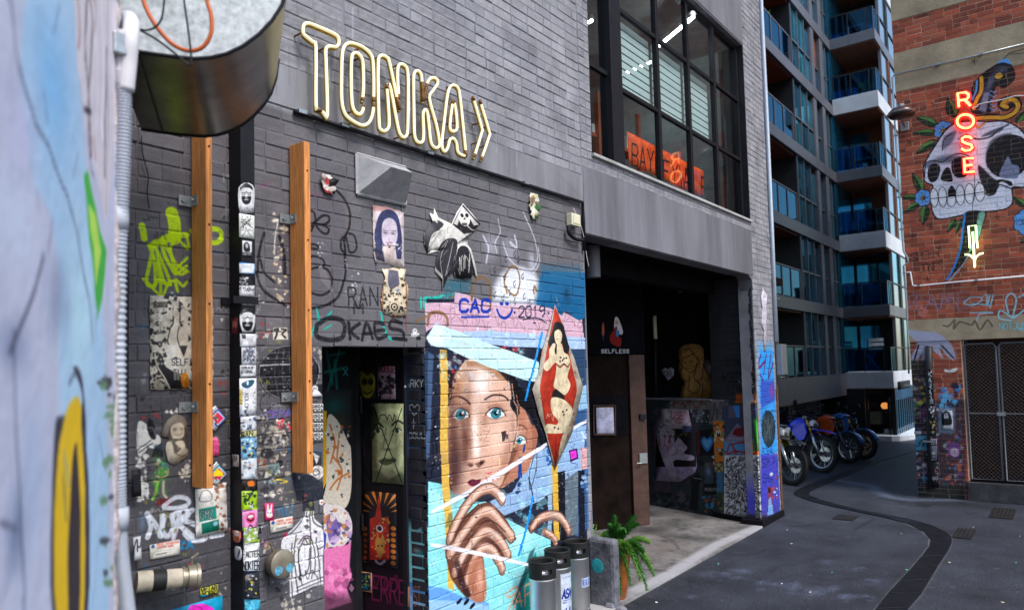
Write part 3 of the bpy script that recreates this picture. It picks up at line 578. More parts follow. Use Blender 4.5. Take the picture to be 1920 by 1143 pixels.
# top bands
c.k(*K1)
PK=(206,166,182)
c.poly([(52,660),(228,655),(232,590),(300,610),(420,655),(700,668),(800,690),(870,735),(880,712),(940,745),(975,765),(990,755),(1000,870),(400,835),(265,835),(118,790),(60,835)],PK,1,2); c.flecks((60,660,1000,860),[(224,190,202),(180,140,160),(214,180,190)],80,5,22,73,.4)
c.poly([(735,505),(760,470),(1010,480),(1012,745),(990,755),(975,765),(940,745),(885,705),(870,735),(800,690),(708,668)],(18,92,138),.95,5); c.poly([(740,430),(990,440),(990,520),(740,510)],(40,96,130),.55,40); c.blob((900,620),30,80,(20,60,90),.7); c.poly([(160,520),(330,520),(340,600),(240,600),(170,640)],(30,90,110),.5,22); c.blob((240,560),60,40,(20,110,130),.4)
c.poly([(455,655),(465,570),(505,490),(565,450),(640,450),(710,490),(728,530),(706,668),(600,665)],(222,224,230),.9,50); c.blob((600,580),120,80,(232,232,238),.8)
c.blob((450,320),50,110,(196,196,208),.5); c.blob((560,360),60,120,(200,200,212),.45); c.blob((690,420),30,90,(210,210,222),.6)
for p,w in (([(520,300),(545,380),(600,440),(690,460),(725,380),(700,260),(640,120)],10),([(480,360),(470,300),(500,240),(490,160)],9),([(420,420),(430,330),(400,260)],14),([(590,260),(600,330),(560,300)],16),([(700,480),(735,420),(730,330)],9)): c.line(p,w,(214,214,226),.7,9,True)
for p,w in (([(330,640),(345,540),(385,505),(430,540),(442,640),(445,700)],20),([(540,600),(525,520),(560,450),(600,450),(620,520),(600,610),(560,600),(535,560)],14),([(70,790),(80,730),(130,715),(180,740),(190,800)],22),([(700,600),(705,560),(720,590)],16),([(1,770),(60,740)],14)): c.line(p,w,(124,90,54),.85,5,True)
for x,y in ((470,610),(520,630),(588,650),(646,620),(528,505),(587,545),(638,500),(560,595),(535,400),(608,402),(588,370),(468,462),(678,660),(895,600)): c.line([(x+5,y-18),(x-7,y),(x,y+20),(x+6,y+4)],5,(26,26,34),.9,1.5,True)
r_=random.Random(4)
for i in range(24):
    x=90+i*38; y=700+ (i%3)*30+ (20 if x>500 else 0); w=r_.uniform(14,24); h=r_.uniform(26,60)
    c.line([(x,y+h),(x+3,y),(x+w,y-8),(x+w+5,y+h*.6),(x+w*.4,y+h*1.1)] if i%2 else [(x,y),(x+w,y+h),(x+w*1.5,y+h*1.3),(x+w*1.3,y+h*.4)],4,(110,72,74),.75,2,True)
c.poly([(265,832),(420,825),(1005,866),(1008,935),(740,932),(590,922),(440,906)],(166,190,222),1,2); c.flecks((300,840,1000,930),[(190,208,232),(130,160,205)],60,4,16,74,.5); c.poly([(590,920),(745,925),(730,950)],(24,26,44),1,2); c.flecks((510,920,600,960),[(200,50,60)],14,4,12,75); c.flecks((540,930,640,980),[NAV,(200,60,70)],12,4,9,76)
c.poly([(62,870),(118,780),(270,835),(440,905),(590,955),(730,1010),(735,1060),(715,1130),(640,1115),(430,1040),(300,985),(190,930),(120,920),(90,910)],(196,228,228),1,3); c.flecks((100,810,720,1110),[(214,240,238),(168,210,216),(225,245,245)],90,5,22,77,.45)
c.poly([(62,870),(118,780),(160,800),(170,920),(90,915)],(220,232,240),.7,18)
BLU=(24,52,156)
c.text('CAC',262,712,72,48,BLU,19,.0,1,gap=.35,soft=1.5); c.line([(270,744),(436,742)],12,BLU); c.blob((511,664),11,11,BLU,1,True); c.blob((544,664),11,11,BLU,1,True); c.line([(484,700),(500,735),(530,750),(560,730),(574,700)],18,BLU,1,1.5,True)
c.text('2019',612,745,64,32,(30,34,60),9,-.02,1,gap=.28); c.blob((588,717),6,7,(30,34,60),1,True); c.blob((788,720),6,7,(30,34,60),1,True); c.line([(640,760),(690,748),(740,755),(776,780)],7,(30,34,60),1,1,True); c.blob((706,778),8,5,(30,34,60),1,True)
# blue line and white tape lines
c.k(*KP); CY_=(22,142,216)
c.line([(1017,624),(986,748)],6,CY_,1,.6); c.k(*K2); c.line([(466,670),(448,770),(408,912)],15,CY_,1,2)
c.poly([(40,728),(200,640),(330,560),(528,440),(530,455),(340,578),(215,655),(42,742)],(226,224,230),1,1.2); c.poly([(632,378),(692,346),(692,360),(636,390)],(220,218,226),1,1.2); c.flecks((250,560,330,610),[(200,60,80)],12,2,6,79)
# hands
def finger(p,w,dark=SKD,mid=SK,lite=SKL,k=None):
    c.line(p,w,dark,.95,4,True); c.line(p,w*.74,SKM,.95,5,True); q=[(a[0]+w*.08,a[1]-w*.1) for a in p]; c.line(q,w*.5,mid,.95,7,True); c.line(q,w*.16,lite,.6,7,True)
c.k(*K2)
c.poly([(103,860),(150,780),(230,900),(262,1000),(268,1090),(240,1110),(200,1085),(150,1040),(118,980)],(112,64,48),1,4,True)
c.poly([(104,870),(130,850),(160,960),(190,1080),(150,1045),(115,975)],(54,26,26),.95,10,True); c.blob((240,1030),22,60,(210,150,124),.8); c.blob((180,950),24,50,(190,132,106),.6)
c.poly([(100,880),(120,820),(170,760),(245,700),(295,700),(350,755),(394,835),(388,852),(352,850),(376,915),(362,928),(340,900),(349,970),(336,984),(312,930),(262,905),(262,1000),(200,1085),(140,1030),(112,960)],(104,60,46),1,3,True)
finger([(118,850),(140,790),(185,712),(238,652),(288,636),(322,660),(338,684)],54); c.poly([(320,655),(342,652),(352,674),(340,692)],(236,214,208),1,2,True)
finger([(122,905),(170,830),(240,745),(288,735),(335,785),(376,838)],62); finger([(140,985),(190,890),(255,822),(298,826),(338,868),(360,912)],56); finger([(185,1035),(212,950),(252,888),(292,890),(322,935),(338,974)],52)
c.poly([(200,960),(250,915),(268,1000),(270,1090),(238,1112),(200,1080)],(176,112,86),.9,10,True); c.blob((246,1010),18,70,(226,168,144),.8); c.line([(150,950),(165,1010),(195,1080)],34,(44,20,22),.8,14,True)
for p in ([(150,930),(200,850),(262,775),(305,775),(350,815)],[(165,1010),(205,915),(262,858),(300,862),(335,900)],[(135,860),(175,770),(240,700)]): c.line(p,7,(70,36,30),.85,3,True)
finger([(462,800),(490,764),(530,748),(575,752),(602,785),(617,815)],46); finger([(515,815),(545,835),(562,860)],34)
for x,y in ((285,725),(255,808),(250,875)): c.blob((x,y),30,18,(238,184,164),.6)
for s_ in range(70):
    x=r_.uniform(120,380); y=r_.uniform(700,1000); c.line([(x,y),(x+r_.uniform(-14,14),y+r_.uniform(-8,10))],1.2,(96,56,46),.45,1) if abs((y-860)-(x-250)*-.6)<160 else None
finger([(462,800),(490,762),(530,745),(575,750),(600,780),(615,812)],38); finger([(520,815),(545,830),(560,850)],26)
c.poly([(36,862),(120,872),(250,900),(360,925),(452,948),(450,960),(350,940),(240,915),(110,890),(38,876)],(232,228,236),.97,1.2)
# pink tv doodle
c.k(*K17); c.poly([(1272,400),(1345,380),(1356,470),(1285,505)],(40,20,70),1,2); c.poly([(1283,412),(1335,396),(1342,460),(1290,480)],(236,50,200),1,2); c.line([(1290,365),(1310,385),(1322,340)],4,(40,20,70)); c.line([(1290,510),(1340,520),(1345,545),(1320,545)],4,(30,30,90),1,1,True); c.scrib((1296,420,1330,465),(90,20,80),8,3,1,3)
c.poly([(1375,380),(1430,370),(1435,560),(1378,570)],(206,160,160),1,2); c.flecks((1375,380,1435,570),[(170,120,130),(226,190,190)],20,4,12,81,.7); c.flecks((1390,220,1430,320),[(200,214,226)],8,6,20,82); c.flecks((1385,590,1440,780),[(60,110,170),(30,50,90),(140,170,200)],24,6,22,83)
c.k(*KP); c.wear((800,560,1100,1143),.06); r9=random.Random(17)
for i in range(90):
    x=r9.uniform(805,1095); y=r9.uniform(640,1140); c.line([(x,y),(x+r9.uniform(-3,3),y+r9.uniform(3,16))],r9.uniform(.6,1.6),r9.choice([(240,240,240),(60,50,54),(200,190,180)]),r9.uniform(.2,.6),.6)
for i in range(40): c.blob((r9.uniform(810,1090),r9.uniform(640,1140)),r9.uniform(8,30),r9.uniform(4,18),r9.choice([(40,36,44),(235,240,240),(120,90,80)]),r9.uniform(.06,.2))
for i in range(26):
    x=r9.uniform(805,1095); y=r9.uniform(680,1140); c.flecks((x-5,y-4,x+5,y+4),[(60,54,58),(206,206,200)],2,.8,2.6,i,.9)
# writing on the jamb edge and around is on the recess canvas; posters' prints come next
MAIN_PAINT=c
# ================================================================== PRINTS OF THE PAPERS STUCK ON THE LONG WALL
q=Canvas(PW,1.76,6.3,.25,4.0,.003); PR=q; q.grain=0
q.k(*K22); q.rect(90,60,740,1000,(226,216,196)); DK=(40,38,42)
q.flecks((100,80,720,980),[DK,(226,216,196),(110,100,92)],120,8,40,99); q.flecks((100,80,490,420),[DK,(226,216,196),(196,186,168)],90,8,34,101); q.flecks((100,420,260,980),[DK,(226,216,196),(60,58,60)],90,8,32,102); q.flecks((690,150,720,900),[DK,(226,216,196)],40,4,16,103)
q.poly([(300,400),(340,370),(385,390),(385,540),(330,560),(290,520)],(224,214,196),1,2,True); q.poly([(385,400),(470,380),(470,560),(440,600),(385,560)],(214,202,184),1,2,True); q.line([(385,380),(370,480),(390,560)],9,DK,1,1,True); q.line([(300,400),(275,520),(300,560)],10,DK,1,1,True)
q.poly([(385,560),(470,560),(432,672)],(58,56,58),1,2); q.poly([(265,560),(355,560),(350,660),(300,690),(262,640)],(232,226,214),1,2,True); q.poly([(250,700),(490,670),(490,800),(310,810),(240,740)],(228,222,208),1,8); q.line([(330,200),(330,330),(310,370)],13,DK,1,1,True); q.line([(400,200),(395,340)],12,DK); q.blob((430,250),32,48,(224,214,196),1,True); q.blob((352,240),28,50,(214,204,186),1,True)
q.poly([(230,750),(400,850),(490,980),(300,980),(160,760)],DK,1,3); q.line([(150,640),(175,760),(250,880),(300,985)],15,(226,216,196),1,1,True); q.rect(135,135,275,190,(60,58,56)); q.text('CRISP',146,180,34,19,(220,206,150),4,0)
q.text('SELFI',318,750,62,27,DK,9,0,gap=.55); q.text('THI',330,884,92,34,(232,226,214),20,0,gap=.45); q.text('THI',330,884,92,34,DK,9,0,gap=.45)
q.poly([(412,840),(455,825),(480,880),(480,960),(425,965),(405,900)],(232,140,40),1,2,True); q.blob((447,878),14,18,(240,200,60),1,True); q.scrib((415,850,475,950),(120,50,20),9,3,1,8)
# portrait of a child with crossed arms
q.k(*K23); q.rect(270,120,620,720,(84,74,66)); q.poly([(290,380),(350,220),(440,145),(540,180),(570,250),(540,300),(400,270),(350,380)],(122,110,96),1,4,True); q.poly([(395,290),(470,240),(530,265),(535,370),(490,412),(410,400)],(196,182,158),1,4,True); q.blob((435,310),30,26,(110,96,82),.8); q.blob((510,305),20,16,(110,96,82),.8); q.line([(440,365),(480,375),(515,355)],6,(100,80,70),1,2,True)
q.poly([(340,470),(400,440),(470,500),(560,510),(585,560),(520,640),(430,690),(360,640)],(190,178,156),1,3,True); q.poly([(400,420),(470,410),(550,450),(500,520),(440,570),(420,500)],(96,88,78),1,4,True); q.poly([(440,450),(520,430),(550,500),(500,510)],(206,192,168),1,3,True); q.line([(430,560),(520,600),(580,550)],9,(110,98,86),1,3,True); q.flecks((330,420,580,680),[(150,138,118),(214,200,178)],30,4,14,105,.5)
for cx,cy,m1,m2 in ((888,190,(230,40,110),(90,40,160)),(900,785,(190,40,120),(20,110,110))):
    q.rect(800,cy-150,1000,cy+150,(240,236,240)); 
    for i,cc in enumerate([(40,70,110),(235,235,240),m2,(60,150,200),(240,240,240),m1]): 
        w=130-i*13; q.poly([(cx,cy-w),(cx+w,cy),(cx,cy+w),(cx-w,cy)],cc,1,1)
    for i in range(40):
        t=i/10; s1=115; a_=[(0,-1),(1,0),(0,1),(-1,0)]; k_=int(t)%4; f_=t-int(t); A=a_[k_];B_=a_[(k_+1)%4]; q.blob((cx+s1*(A[0]*(1-f_)+B_[0]*f_),cy+s1*(A[1]*(1-f_)+B_[1]*f_)),6,6,(240,250,250),1,True)
q.line([(870,180),(870,270)],12,(40,10,30)); q.blob((868,190),24,14,(20,120,90),1,True); q.flecks((840,130,900,240),[(250,200,30),(230,30,60)],12,5,12,106); q.poly([(838,790),(880,720),(940,770),(950,810),(840,810)],(250,214,20),1,2); q.flecks((840,815,930,850),[(250,120,30),(200,30,40)],16,6,14,107)
q.rect(820,380,915,605,(238,84,140)); q.text('CBI',842,470,40,16,(80,20,60),5,0,vert=True); q.text('OL',875,520,40,18,(60,30,90),5,.0,vert=True); q.poly([(840,410),(880,392),(905,415),(900,430),(850,430)],(248,120,170),1,4)
q.k(*K4); q.rect(405,455,585,765,(228,222,214)); q.flecks((505,470,580,740),[(140,80,50),(200,180,160),(120,70,50)],40,3,14,108,.8); q.line([(430,560),(445,515),(475,505),(498,530),(490,560),(440,565),(430,545)],3,(40,40,44),1,1,True)
q.poly([(428,606),(520,588),(524,655),(432,674)],(20,140,120),1,1); q.text('GMZ',440,660,44,18,(16,20,24),9,-.12,gap=.35); q.text('GMZ',440,660,44,18,(220,236,230),3,-.12,gap=.35); q.poly([(444,682),(535,660),(538,715),(446,738)],(14,112,92),1,1); q.blob((518,682),12,12,(150,200,220),1,True)
for (x0,y0,x1,y1) in ((165,765,328,872),(803,640,930,735)):
    q.rect(x0-4,y0-10,x1+4,y1+6,(224,218,206)); q.blob((x0+18,y0+38),9,9,(30,80,150),1,True); sl_=-.2
    for i,(t,h) in enumerate((('URGUE INTRCEPTOR',9),('LOCATED HERE',9))): q.text(t,x0+40,y0+32+i*16,h,5.6,(206,70,60),2.2,sl_*.6,gap=.3)
    for i in range(2): q.line([(x0+34,y0+64+i*12),(x0+120,y0+52+i*12)],1.6,(90,90,90),.8)
    q.line([(x0+34,y1-24),(x0+90,y1-36)],4,(60,60,60))
q.k(*K4); q.rect(430,1000,540,1075,(206,200,60)); q.text('OPTAR',442,1040,22,13,(30,30,20),5,-.1); q.text('WORK',448,1066,22,14,(30,30,20),5,-.1); q.flecks((430,1000,540,1075),[(30,30,20)],20,2,5,109)
q.rect(230,1060,560,1300,(20,150,190)); q.poly([(370,1143),(385,1115),(450,1105),(500,1125),(525,1160),(520,1250),(380,1250)],(236,40,190),1,2); q.line([(395,1118),(440,1128),(450,1160)],5,(150,20,130),1,1,True)
# woman portrait poster, torn skull-like collage below
q.k(*K5); q.rect(410,150,640,590,(232,214,214)); q.rect(410,150,640,200,(190,120,110),.6,14)
q.poly([(440,440),(430,360),(450,260),(480,205),(530,190),(580,220),(605,300),(615,400),(612,500),(590,520),(430,470)],(58,62,104),1,5,True); q.poly([(480,330),(490,270),(530,245),(570,270),(585,330),(580,400),(550,440),(510,440),(485,400)],(214,200,214),1,5,True); q.blob((505,345),16,7,(70,60,90),.95); q.blob((555,350),16,7,(70,60,90),.95); q.line([(490,328),(520,332)],4,(60,50,80),.9,2); q.line([(545,335),(572,332)],4,(60,50,80),.9,2); q.blob((528,385),8,14,(196,160,176),.8); q.line([(512,412),(530,408),(552,412)],6,(170,90,110),.9,2,True)
q.poly([(485,430),(570,435),(590,580),(480,560)],(226,206,200),1,6); q.poly([(430,440),(490,470),(500,540),(440,520)],(50,50,70),.8,8); q.flecks((430,420,620,470),[(240,232,232),(60,50,60)],24,3,12,110,.8); q.line([(430,425),(540,432),(612,440)],4,(60,40,50),.7,2,True)
q.rect(475,570,660,920,(224,206,176)); q.flecks((480,640,650,900),[(26,22,24),(224,206,176),(60,50,44)],150,4,13,111); q.poly([(525,590),(590,600),(600,690),(540,730),(520,680)],(96,94,110),1,4); q.blob((565,840),34,36,(224,206,176),1,True); q.blob((565,840),24,26,(30,26,28),1,True); q.blob((565,840),16,18,(224,206,176),1,True); q.blob((565,840),7,8,(30,26,28),1,True); q.line([(490,900),(650,905)],12,(150,86,40),.8,6); q.line([(490,620),(485,880)],12,(150,86,40),.8,6); q.line([(640,620),(650,880)],12,(150,86,40),.7,6); q.blob((588,730),12,12,(60,100,160),.9)
q.k(KP[0],KP[1],KP[2]); q.flecks((592,322,632,372),[(226,220,212),(200,190,180),(180,60,60)],26,4,12,112); q.rect(985,355,1016,418,(196,188,150)); q.flecks((985,358,1014,415),[(226,220,200),(60,110,60),(150,120,90),(230,226,214)],34,3,9,113)
# reaper paste-up
q.k(*K1); q.rect(20,50,500,640,(222,218,210)); 
q.poly([(275,75),(330,140),(385,195),(345,240),(280,250),(210,195),(235,140)],(30,28,32),1,2); q.poly([(270,85),(215,190),(240,200),(262,120),(290,115),(340,200),(370,195)],(206,200,194),1,2); q.blob((282,160),34,44,(224,220,212),1,True); q.blob((268,140),10,12,(20,20,24),1,True); q.blob((297,140),10,12,(20,20,24),1,True); q.poly([(276,165),(290,165),(283,152)],(20,20,24),1,1); q.rect(268,185,300,200,(40,38,42)); 
for i in range(5): q.line([(270+i*7,184),(270+i*7,200)],2,(224,220,212))
q.poly([(55,200),(110,170),(160,190),(130,230),(80,290),(60,365),(42,290)],(60,56,62),1,3,True); q.line([(150,225),(100,250),(75,300),(68,350)],7,(222,218,210),1,1,True)
for i in range(16): q.line([(150-i*5,232+i*7),(140-i*5,226+i*7)],2,(24,24,28))
q.line([(68,120),(100,160),(120,180)],11,(210,206,200),1,1,True); q.line([(95,100),(110,160)],8,(210,206,200),1,1)
q.poly([(130,330),(180,280),(240,290),(230,400),(220,480),(160,580),(150,500),(110,440)],(52,48,56),1,2,True); q.line([(185,290),(140,400),(160,560)],4,(190,186,182),1,1,True); q.line([(215,300),(190,420),(170,500)],4,(190,186,182),1,1,True); q.line([(180,290),(115,380),(112,470)],4,(190,186,182),1,1,True)
q.poly([(245,340),(300,330),(330,420),(345,500),(300,515),(225,500)],(36,34,40),1,2,True); q.scrib((250,350,320,500),(222,218,210),20,4,1,14,.9); q.line([(300,200),(340,230),(375,200)],8,(206,200,194),1,1,True)
for i in range(40): 
    x=r_.uniform(150,330); y=r_.uniform(200,500); q.line([(x,y),(x+r_.uniform(-25,25),y+r_.uniform(10,40))],2,r_.choice([(20,20,24),(226,222,214)]),.8)
q.poly([(410,240),(440,222),(470,270),(430,262)],(190,186,182),1,2); q.line([(412,250),(440,240),(475,285)],5,(30,30,34),1,1,True)
# red diamond paste-up with dancing figure in a cream dress
q.k(*K20); q.rect(250,-180,830,1900,(176,164,146)); q.flecks((250,-180,830,1900),[(210,200,180),(130,116,104),(196,180,160),(100,90,84)],900,3,8,115,.8)
q.poly([(505,-150),(580,40),(735,690),(740,760),(650,1140),(505,1570),(400,1140),(345,760),(345,690)],(176,44,22),1,4); q.flecks((350,200,740,1400),[(200,66,34),(140,30,18)],90,6,26,116,.45)
CRM=(226,206,170)
q.poly([(500,30),(560,25),(610,80),(650,200),(655,330),(610,360),(575,240),(540,370),(470,330),(430,240),(470,130)],(16,14,18),1,3,True); q.poly([(500,130),(545,100),(580,150),(570,230),(535,270),(505,220)],CRM,1,2,True)
q.line([(525,170),(535,150)],3,DK); q.line([(520,200),(552,205)],4,(150,40,40)); q.poly([(530,250),(575,255),(600,340),(650,380),(668,480),(640,600),(670,700),(610,800),(520,740),(490,700),(515,560),(510,450),(430,540),(385,520),(390,460),(440,400),(445,320),(480,250),(510,260),(500,330),(520,370)],CRM,1,2,True)
q.poly([(480,760),(520,735),(600,800),(610,850),(470,840)],(20,16,20),1,2); q.poly([(470,830),(600,850),(690,950),(680,1040),(640,1150),(560,1200),(500,1150),(540,1080),(470,980)],CRM,1,2,True); q.poly([(420,1110),(520,1120),(660,1130),(650,1200),(430,1210),(380,1180)],CRM,1,2,True); q.poly([(590,1220),(640,1200),(600,1330),(580,1430),(545,1440),(560,1330)],CRM,1,2,True)
q.line([(520,470),(560,500),(600,470),(640,500),(660,470)],22,(120,60,44),.9,3,True)
for i in range(60):
    x=r_.gauss(570,60); y=r_.uniform(380,1180); q.line([(x,y),(x+r_.uniform(-20,20),y+r_.uniform(8,34))],3,(90,70,50),.6)
for x,y in ((565,400),(600,410),(625,405),(585,430),(600,470),(560,440),(590,980),(630,960),(600,1010),(500,1150),(540,1160)): q.blob((x,y),10,12,(60,40,36),.9,True)
q.scrib((420,980,500,1080),CRM,9,6,1,18); q.line([(540,680),(560,700),(590,690)],3,(90,70,50))
# door-side little prints (photo px)
q.k(*K27); q.rect(448,350,540,455,(24,22,28)); q.blob((480,385),26,24,(226,222,226),1,True); q.poly([(455,450),(460,410),(500,400),(530,430),(535,450)],(222,218,222),1,2,True); q.line([(466,385),(492,388)],4,DK)
for i in range(4):
    y=518+i*78; q.rect(445,y-6,552,y+72,(216,214,210)); q.text('DSZA',462,y+26,20,16,DK,6,-.04); q.text('ACNTA',458,y+62,24,13,DK,6,-.04)
q.k(*K21); q.rect(62,265,140,415,(216,40,110)); q.poly([(80,330),(85,280),(98,290),(104,325),(115,285),(125,280),(122,340),(128,375),(100,390),(80,370)],(238,230,232),1,2,True); q.blob((92,350),5,5,DK,1,True); q.blob((112,350),5,5,DK,1,True); q.line([(90,368),(104,376),(116,366)],4,(200,180,60),1,1,True)
q.k(*KP); q.rect(228,870,268,940,(24,24,30)); q.text('ETHAN',246,930,11,11,(230,230,232),3,0,vert='rot') ; q.rect(238,1000,262,1050,(200,200,204)); q.scrib((240,1004,260,1046),(30,30,34),10,2,1,9)
PRINT=printmat('printed_paper',PR)
# ------------------------------------------------------------------ stickers on the black steel post (front face plane)
POY=3.62; PP=Plane((0,POY),(1,0)); q=Canvas(PP,2.26,2.48,.4,3.6,.0016); PS=q
q.k(*K24); q.rect(20,50,200,345,(230,228,230)); 
def head(q,cx,cy,s):
    q.poly([(cx-48*s,cy+60*s),(cx-58*s,cy),(cx-52*s,cy-50*s),(cx-20*s,cy-92*s),(cx+20*s,cy-92*s),(cx+52*s,cy-50*s),(cx+58*s,cy),(cx+48*s,cy+60*s),(cx+30*s,cy+100*s),(cx-30*s,cy+100*s)],(232,230,232),1,1,True)
    q.poly([(cx-50*s,cy-30*s),(cx-46*s,cy-64*s),(cx,cy-90*s),(cx+46*s,cy-64*s),(cx+50*s,cy-30*s),(cx+30*s,cy-48*s),(cx,cy-54*s),(cx-30*s,cy-48*s)],(30,30,34),1,1,True); q.line([(cx-38*s,cy-12*s),(cx-12*s,cy-8*s),(cx,cy-20*s),(cx+12*s,cy-8*s),(cx+38*s,cy-12*s)],6*s,DK,1,1,True); q.line([(cx-36*s,cy+4*s),(cx-14*s,cy+6*s)],5*s,DK); q.line([(cx+14*s,cy+6*s),(cx+36*s,cy+4*s)],5*s,DK)
    q.poly([(cx-40*s,cy+20*s),(cx-14*s,cy+16*s),(cx,cy+22*s),(cx+14*s,cy+16*s),(cx+40*s,cy+20*s),(cx+30*s,cy+66*s),(cx,cy+84*s),(cx-30*s,cy+66*s)],(28,28,32),1,1,True); q.line([(cx-14*s,cy+44*s),(cx+14*s,cy+44*s)],6*s,(230,228,230)); q.line([(cx-6*s,cy+30*s),(cx+6*s,cy+30*s)],5*s,(230,228,230))
head(q,108,170,1.15); q.flecks((45,290,180,340),[DK],16,3,8,120)
q.rect(20,345,200,590,(232,232,226)); q.line([(55,480),(150,400)],7,DK); q.line([(160,480),(65,400)],7,DK); q.flecks((65,375,150,500),[DK,(90,90,90),(232,232,226)],60,3,9,121); q.line([(70,560),(105,510)],5,DK); q.line([(155,560),(115,510)],5,DK); q.text('TRIGU',48,512,16,18,(90,80,80),3,0)
q.rect(20,590,200,800,(18,19,24)); q.rect(70,600,160,710,(220,220,222)); q.poly([(90,700),(85,640),(110,612),(135,640),(140,700)],(26,26,30),1,2,True); q.blob((112,650),13,22,(200,196,196),1,True); q.text('MACRO',74,740,22,14,(225,225,226),4,0)
q.rect(20,800,200,925,(40,130,205)); q.rect(42,815,182,905,(232,234,238)); q.rect(20,925,200,1020,(24,24,28)); q.flecks((45,945,120,1010),[(220,216,216),(60,60,64)],30,4,14,122); q.rect(20,1020,200,1140,(224,222,224)); q.flecks((40,1035,185,1070),[DK],40,3,8,123); q.flecks((40,1080,185,1110),[(190,190,192)],20,4,8,124)
q.k(*K25); q.rect(85,-20,270,75,(190,186,192)); q.flecks((120,0,240,50),[(80,76,84),(225,222,226)],24,5,16,125); q.rect(80,75,270,340,(20,20,24)); head(q,176,200,1.32)
q.rect(80,335,270,470,(226,224,226)); q.poly([(115,340),(160,345),(158,390),(125,385)],(70,74,80),1,3); q.poly([(170,390),(225,385),(250,465),(190,465)],(200,196,200),1,1); q.text('ZC',200,430,24,14,(150,150,156),2.5,0)
q.rect(85,470,270,640,(214,214,218)); q.flecks((135,480,245,620),[(40,42,56),(90,94,110),(140,144,160),(60,62,80)],110,5,16,126,.7); q.rect(85,645,270,750,(222,222,224)); q.text('DRAW',120,682,22,20,DK,7,-.03,gap=.5); q.text('DISMAL',116,726,28,14,DK,7,-.03,gap=.45); q.rect(85,750,270,775,(214,214,216))
q.rect(80,775,270,1160,(232,230,232)); q.poly([(120,820),(170,795),(240,790),(225,840),(170,870),(125,850)],(30,80,100),1,3,True); q.blob((178,820),10,22,(220,225,228),1,True); q.text('KOLOMBO',150,920,34,26,(24,24,28),5,0,vert='rot',gap=.3); q.flecks((225,900,255,1060),[DK],12,4,8,127); q.rect(95,880,125,1030,(214,190,90)); q.flecks((95,880,130,1030),[DK,(230,220,200)],16,4,9,128)
q.k(*K26)
for i,(y0,y1,bgc,cols) in enumerate(((-40,85,(214,214,220),[(80,90,120),(232,230,232),(60,60,70)]),(85,180,(214,206,130),[DK,(120,80,160),(40,110,170),(230,230,220)]),(120,250,(120,170,200),[DK,(230,200,60),(232,232,232),(50,110,170)]),(250,370,(206,210,216),[(130,170,200),(170,150,140),(80,80,90),(226,220,214)]),(370,440,(26,22,24),[(60,54,52),(20,20,22)]),(440,550,(160,200,30),[DK,(60,60,66),(210,210,214),(30,60,30)]),(550,655,(232,140,196),[(232,160,206)]),(655,745,(150,180,60),[(206,210,216),(232,232,236),(150,150,160)]),(745,790,(234,234,236),[(234,234,236)]),(790,850,(228,228,228),[(228,228,228)]),(850,910,(206,214,222),[(206,214,222)]),(910,1080,(40,44,52),[(200,190,180),(230,226,220),(120,110,100),(206,190,60),(40,60,90)]),(1080,1160,(70,180,214),[(120,206,230),(40,150,190)]))):
    q.rect(55,y0,195,y1,bgc); q.flecks((68,y0+6,165,y1-6),cols,34,4,14,130+i,.9)
q.text('BAN',70,125,30,18,DK,5,-.15); q.poly([(108,385),(140,380),(148,405),(130,412),(110,408)],(230,120,40),1,1,True); q.blob((125,600),26,32,(216,70,110),1,True); q.blob((125,590),17,9,(240,230,236),1,True); q.line([(108,608),(125,616),(142,606)],10,(60,14,30),1,1,True); q.line([(110,660),(122,640),(138,655)],7,(60,14,40),1,1,True)
q.text('FACTER',80,832,34,13,DK,5,-.05,gap=.3); q.text('NOKIER',80,905,48,13,DK,6.5,-.03,gap=.3)
POSTPRINT=printmat('sticker_print',PS,.4)
# ------------------------------------------------------------------ recess walls beside the grey door
PRB=Plane((0,4.42),(1,0)); c=Canvas(PRB,3.4,3.92,.2,2.7,.003); CRB=c; c.k(*K6)
c.grain=.15; c.rect(40,20,200,1300,(22,24,28)); TE2=(20,110,110)
for p in ([(75,60),(100,200)],[(130,60),(80,230)],[(90,80),(150,70)],[(70,150),(160,130)],[(110,100),(120,220)]): c.line(p,13,TE2,.7,6)
c.text('X',146,164,28,18,(60,150,160),4); c.rect(60,225,180,420,(40,44,46),.8,20); c.blob((110,290),50,40,(20,90,90),.6); c.blob((120,360),40,40,(70,70,30),.5)
c.poly([(60,310),(76,312),(78,600),(62,640)],(214,160,30),1,1); c.poly([(78,345),(120,350),(165,440),(178,480),(178,650),(150,720),(100,700),(60,690),(75,600)],(206,196,180),1,2,True)
for p in ([(90,370),(110,450),(90,540)],[(130,400),(120,520),(150,480)],[(170,570),(120,600),(90,640)],[(100,500),(140,560),(120,640)]): c.line(p,9,(176,96,40),.9,3,True)
c.flecks((75,370,175,680),[DK,(176,96,40),(220,210,196)],40,4,13,201,.8)
c.poly([(60,720),(90,700),(150,720),(180,770),(178,830),(140,880),(90,880),(60,890)],(216,206,204),1,2,True); c.poly([(75,760),(105,745),(135,810),(110,870),(85,850)],(110,90,160),1,4,True); c.flecks((60,720,175,880),[(190,160,200),(70,60,100),(226,216,210),(180,110,60)],50,5,18,202,.8); c.poly([(55,800),(75,830),(70,890),(52,890)],(40,60,160),1,2)
PKK=(226,120,176)
c.poly([(60,890),(110,880),(160,870),(178,860),(172,960),(182,1000),(160,1050),(180,1110),(60,1150)],PKK,.97,8); c.flecks((70,960,180,1120),[(240,160,200),(196,80,140),(120,50,90)],40,5,22,203,.5); c.rect(50,1080,190,1300,(60,36,50),.7,40)
PRS=Plane((3.89,5),(0,-1)); c=Canvas(PRS,.4,1.3,.1,2.7,.003); CRS=c; c.k(*K6); c.grain=.1
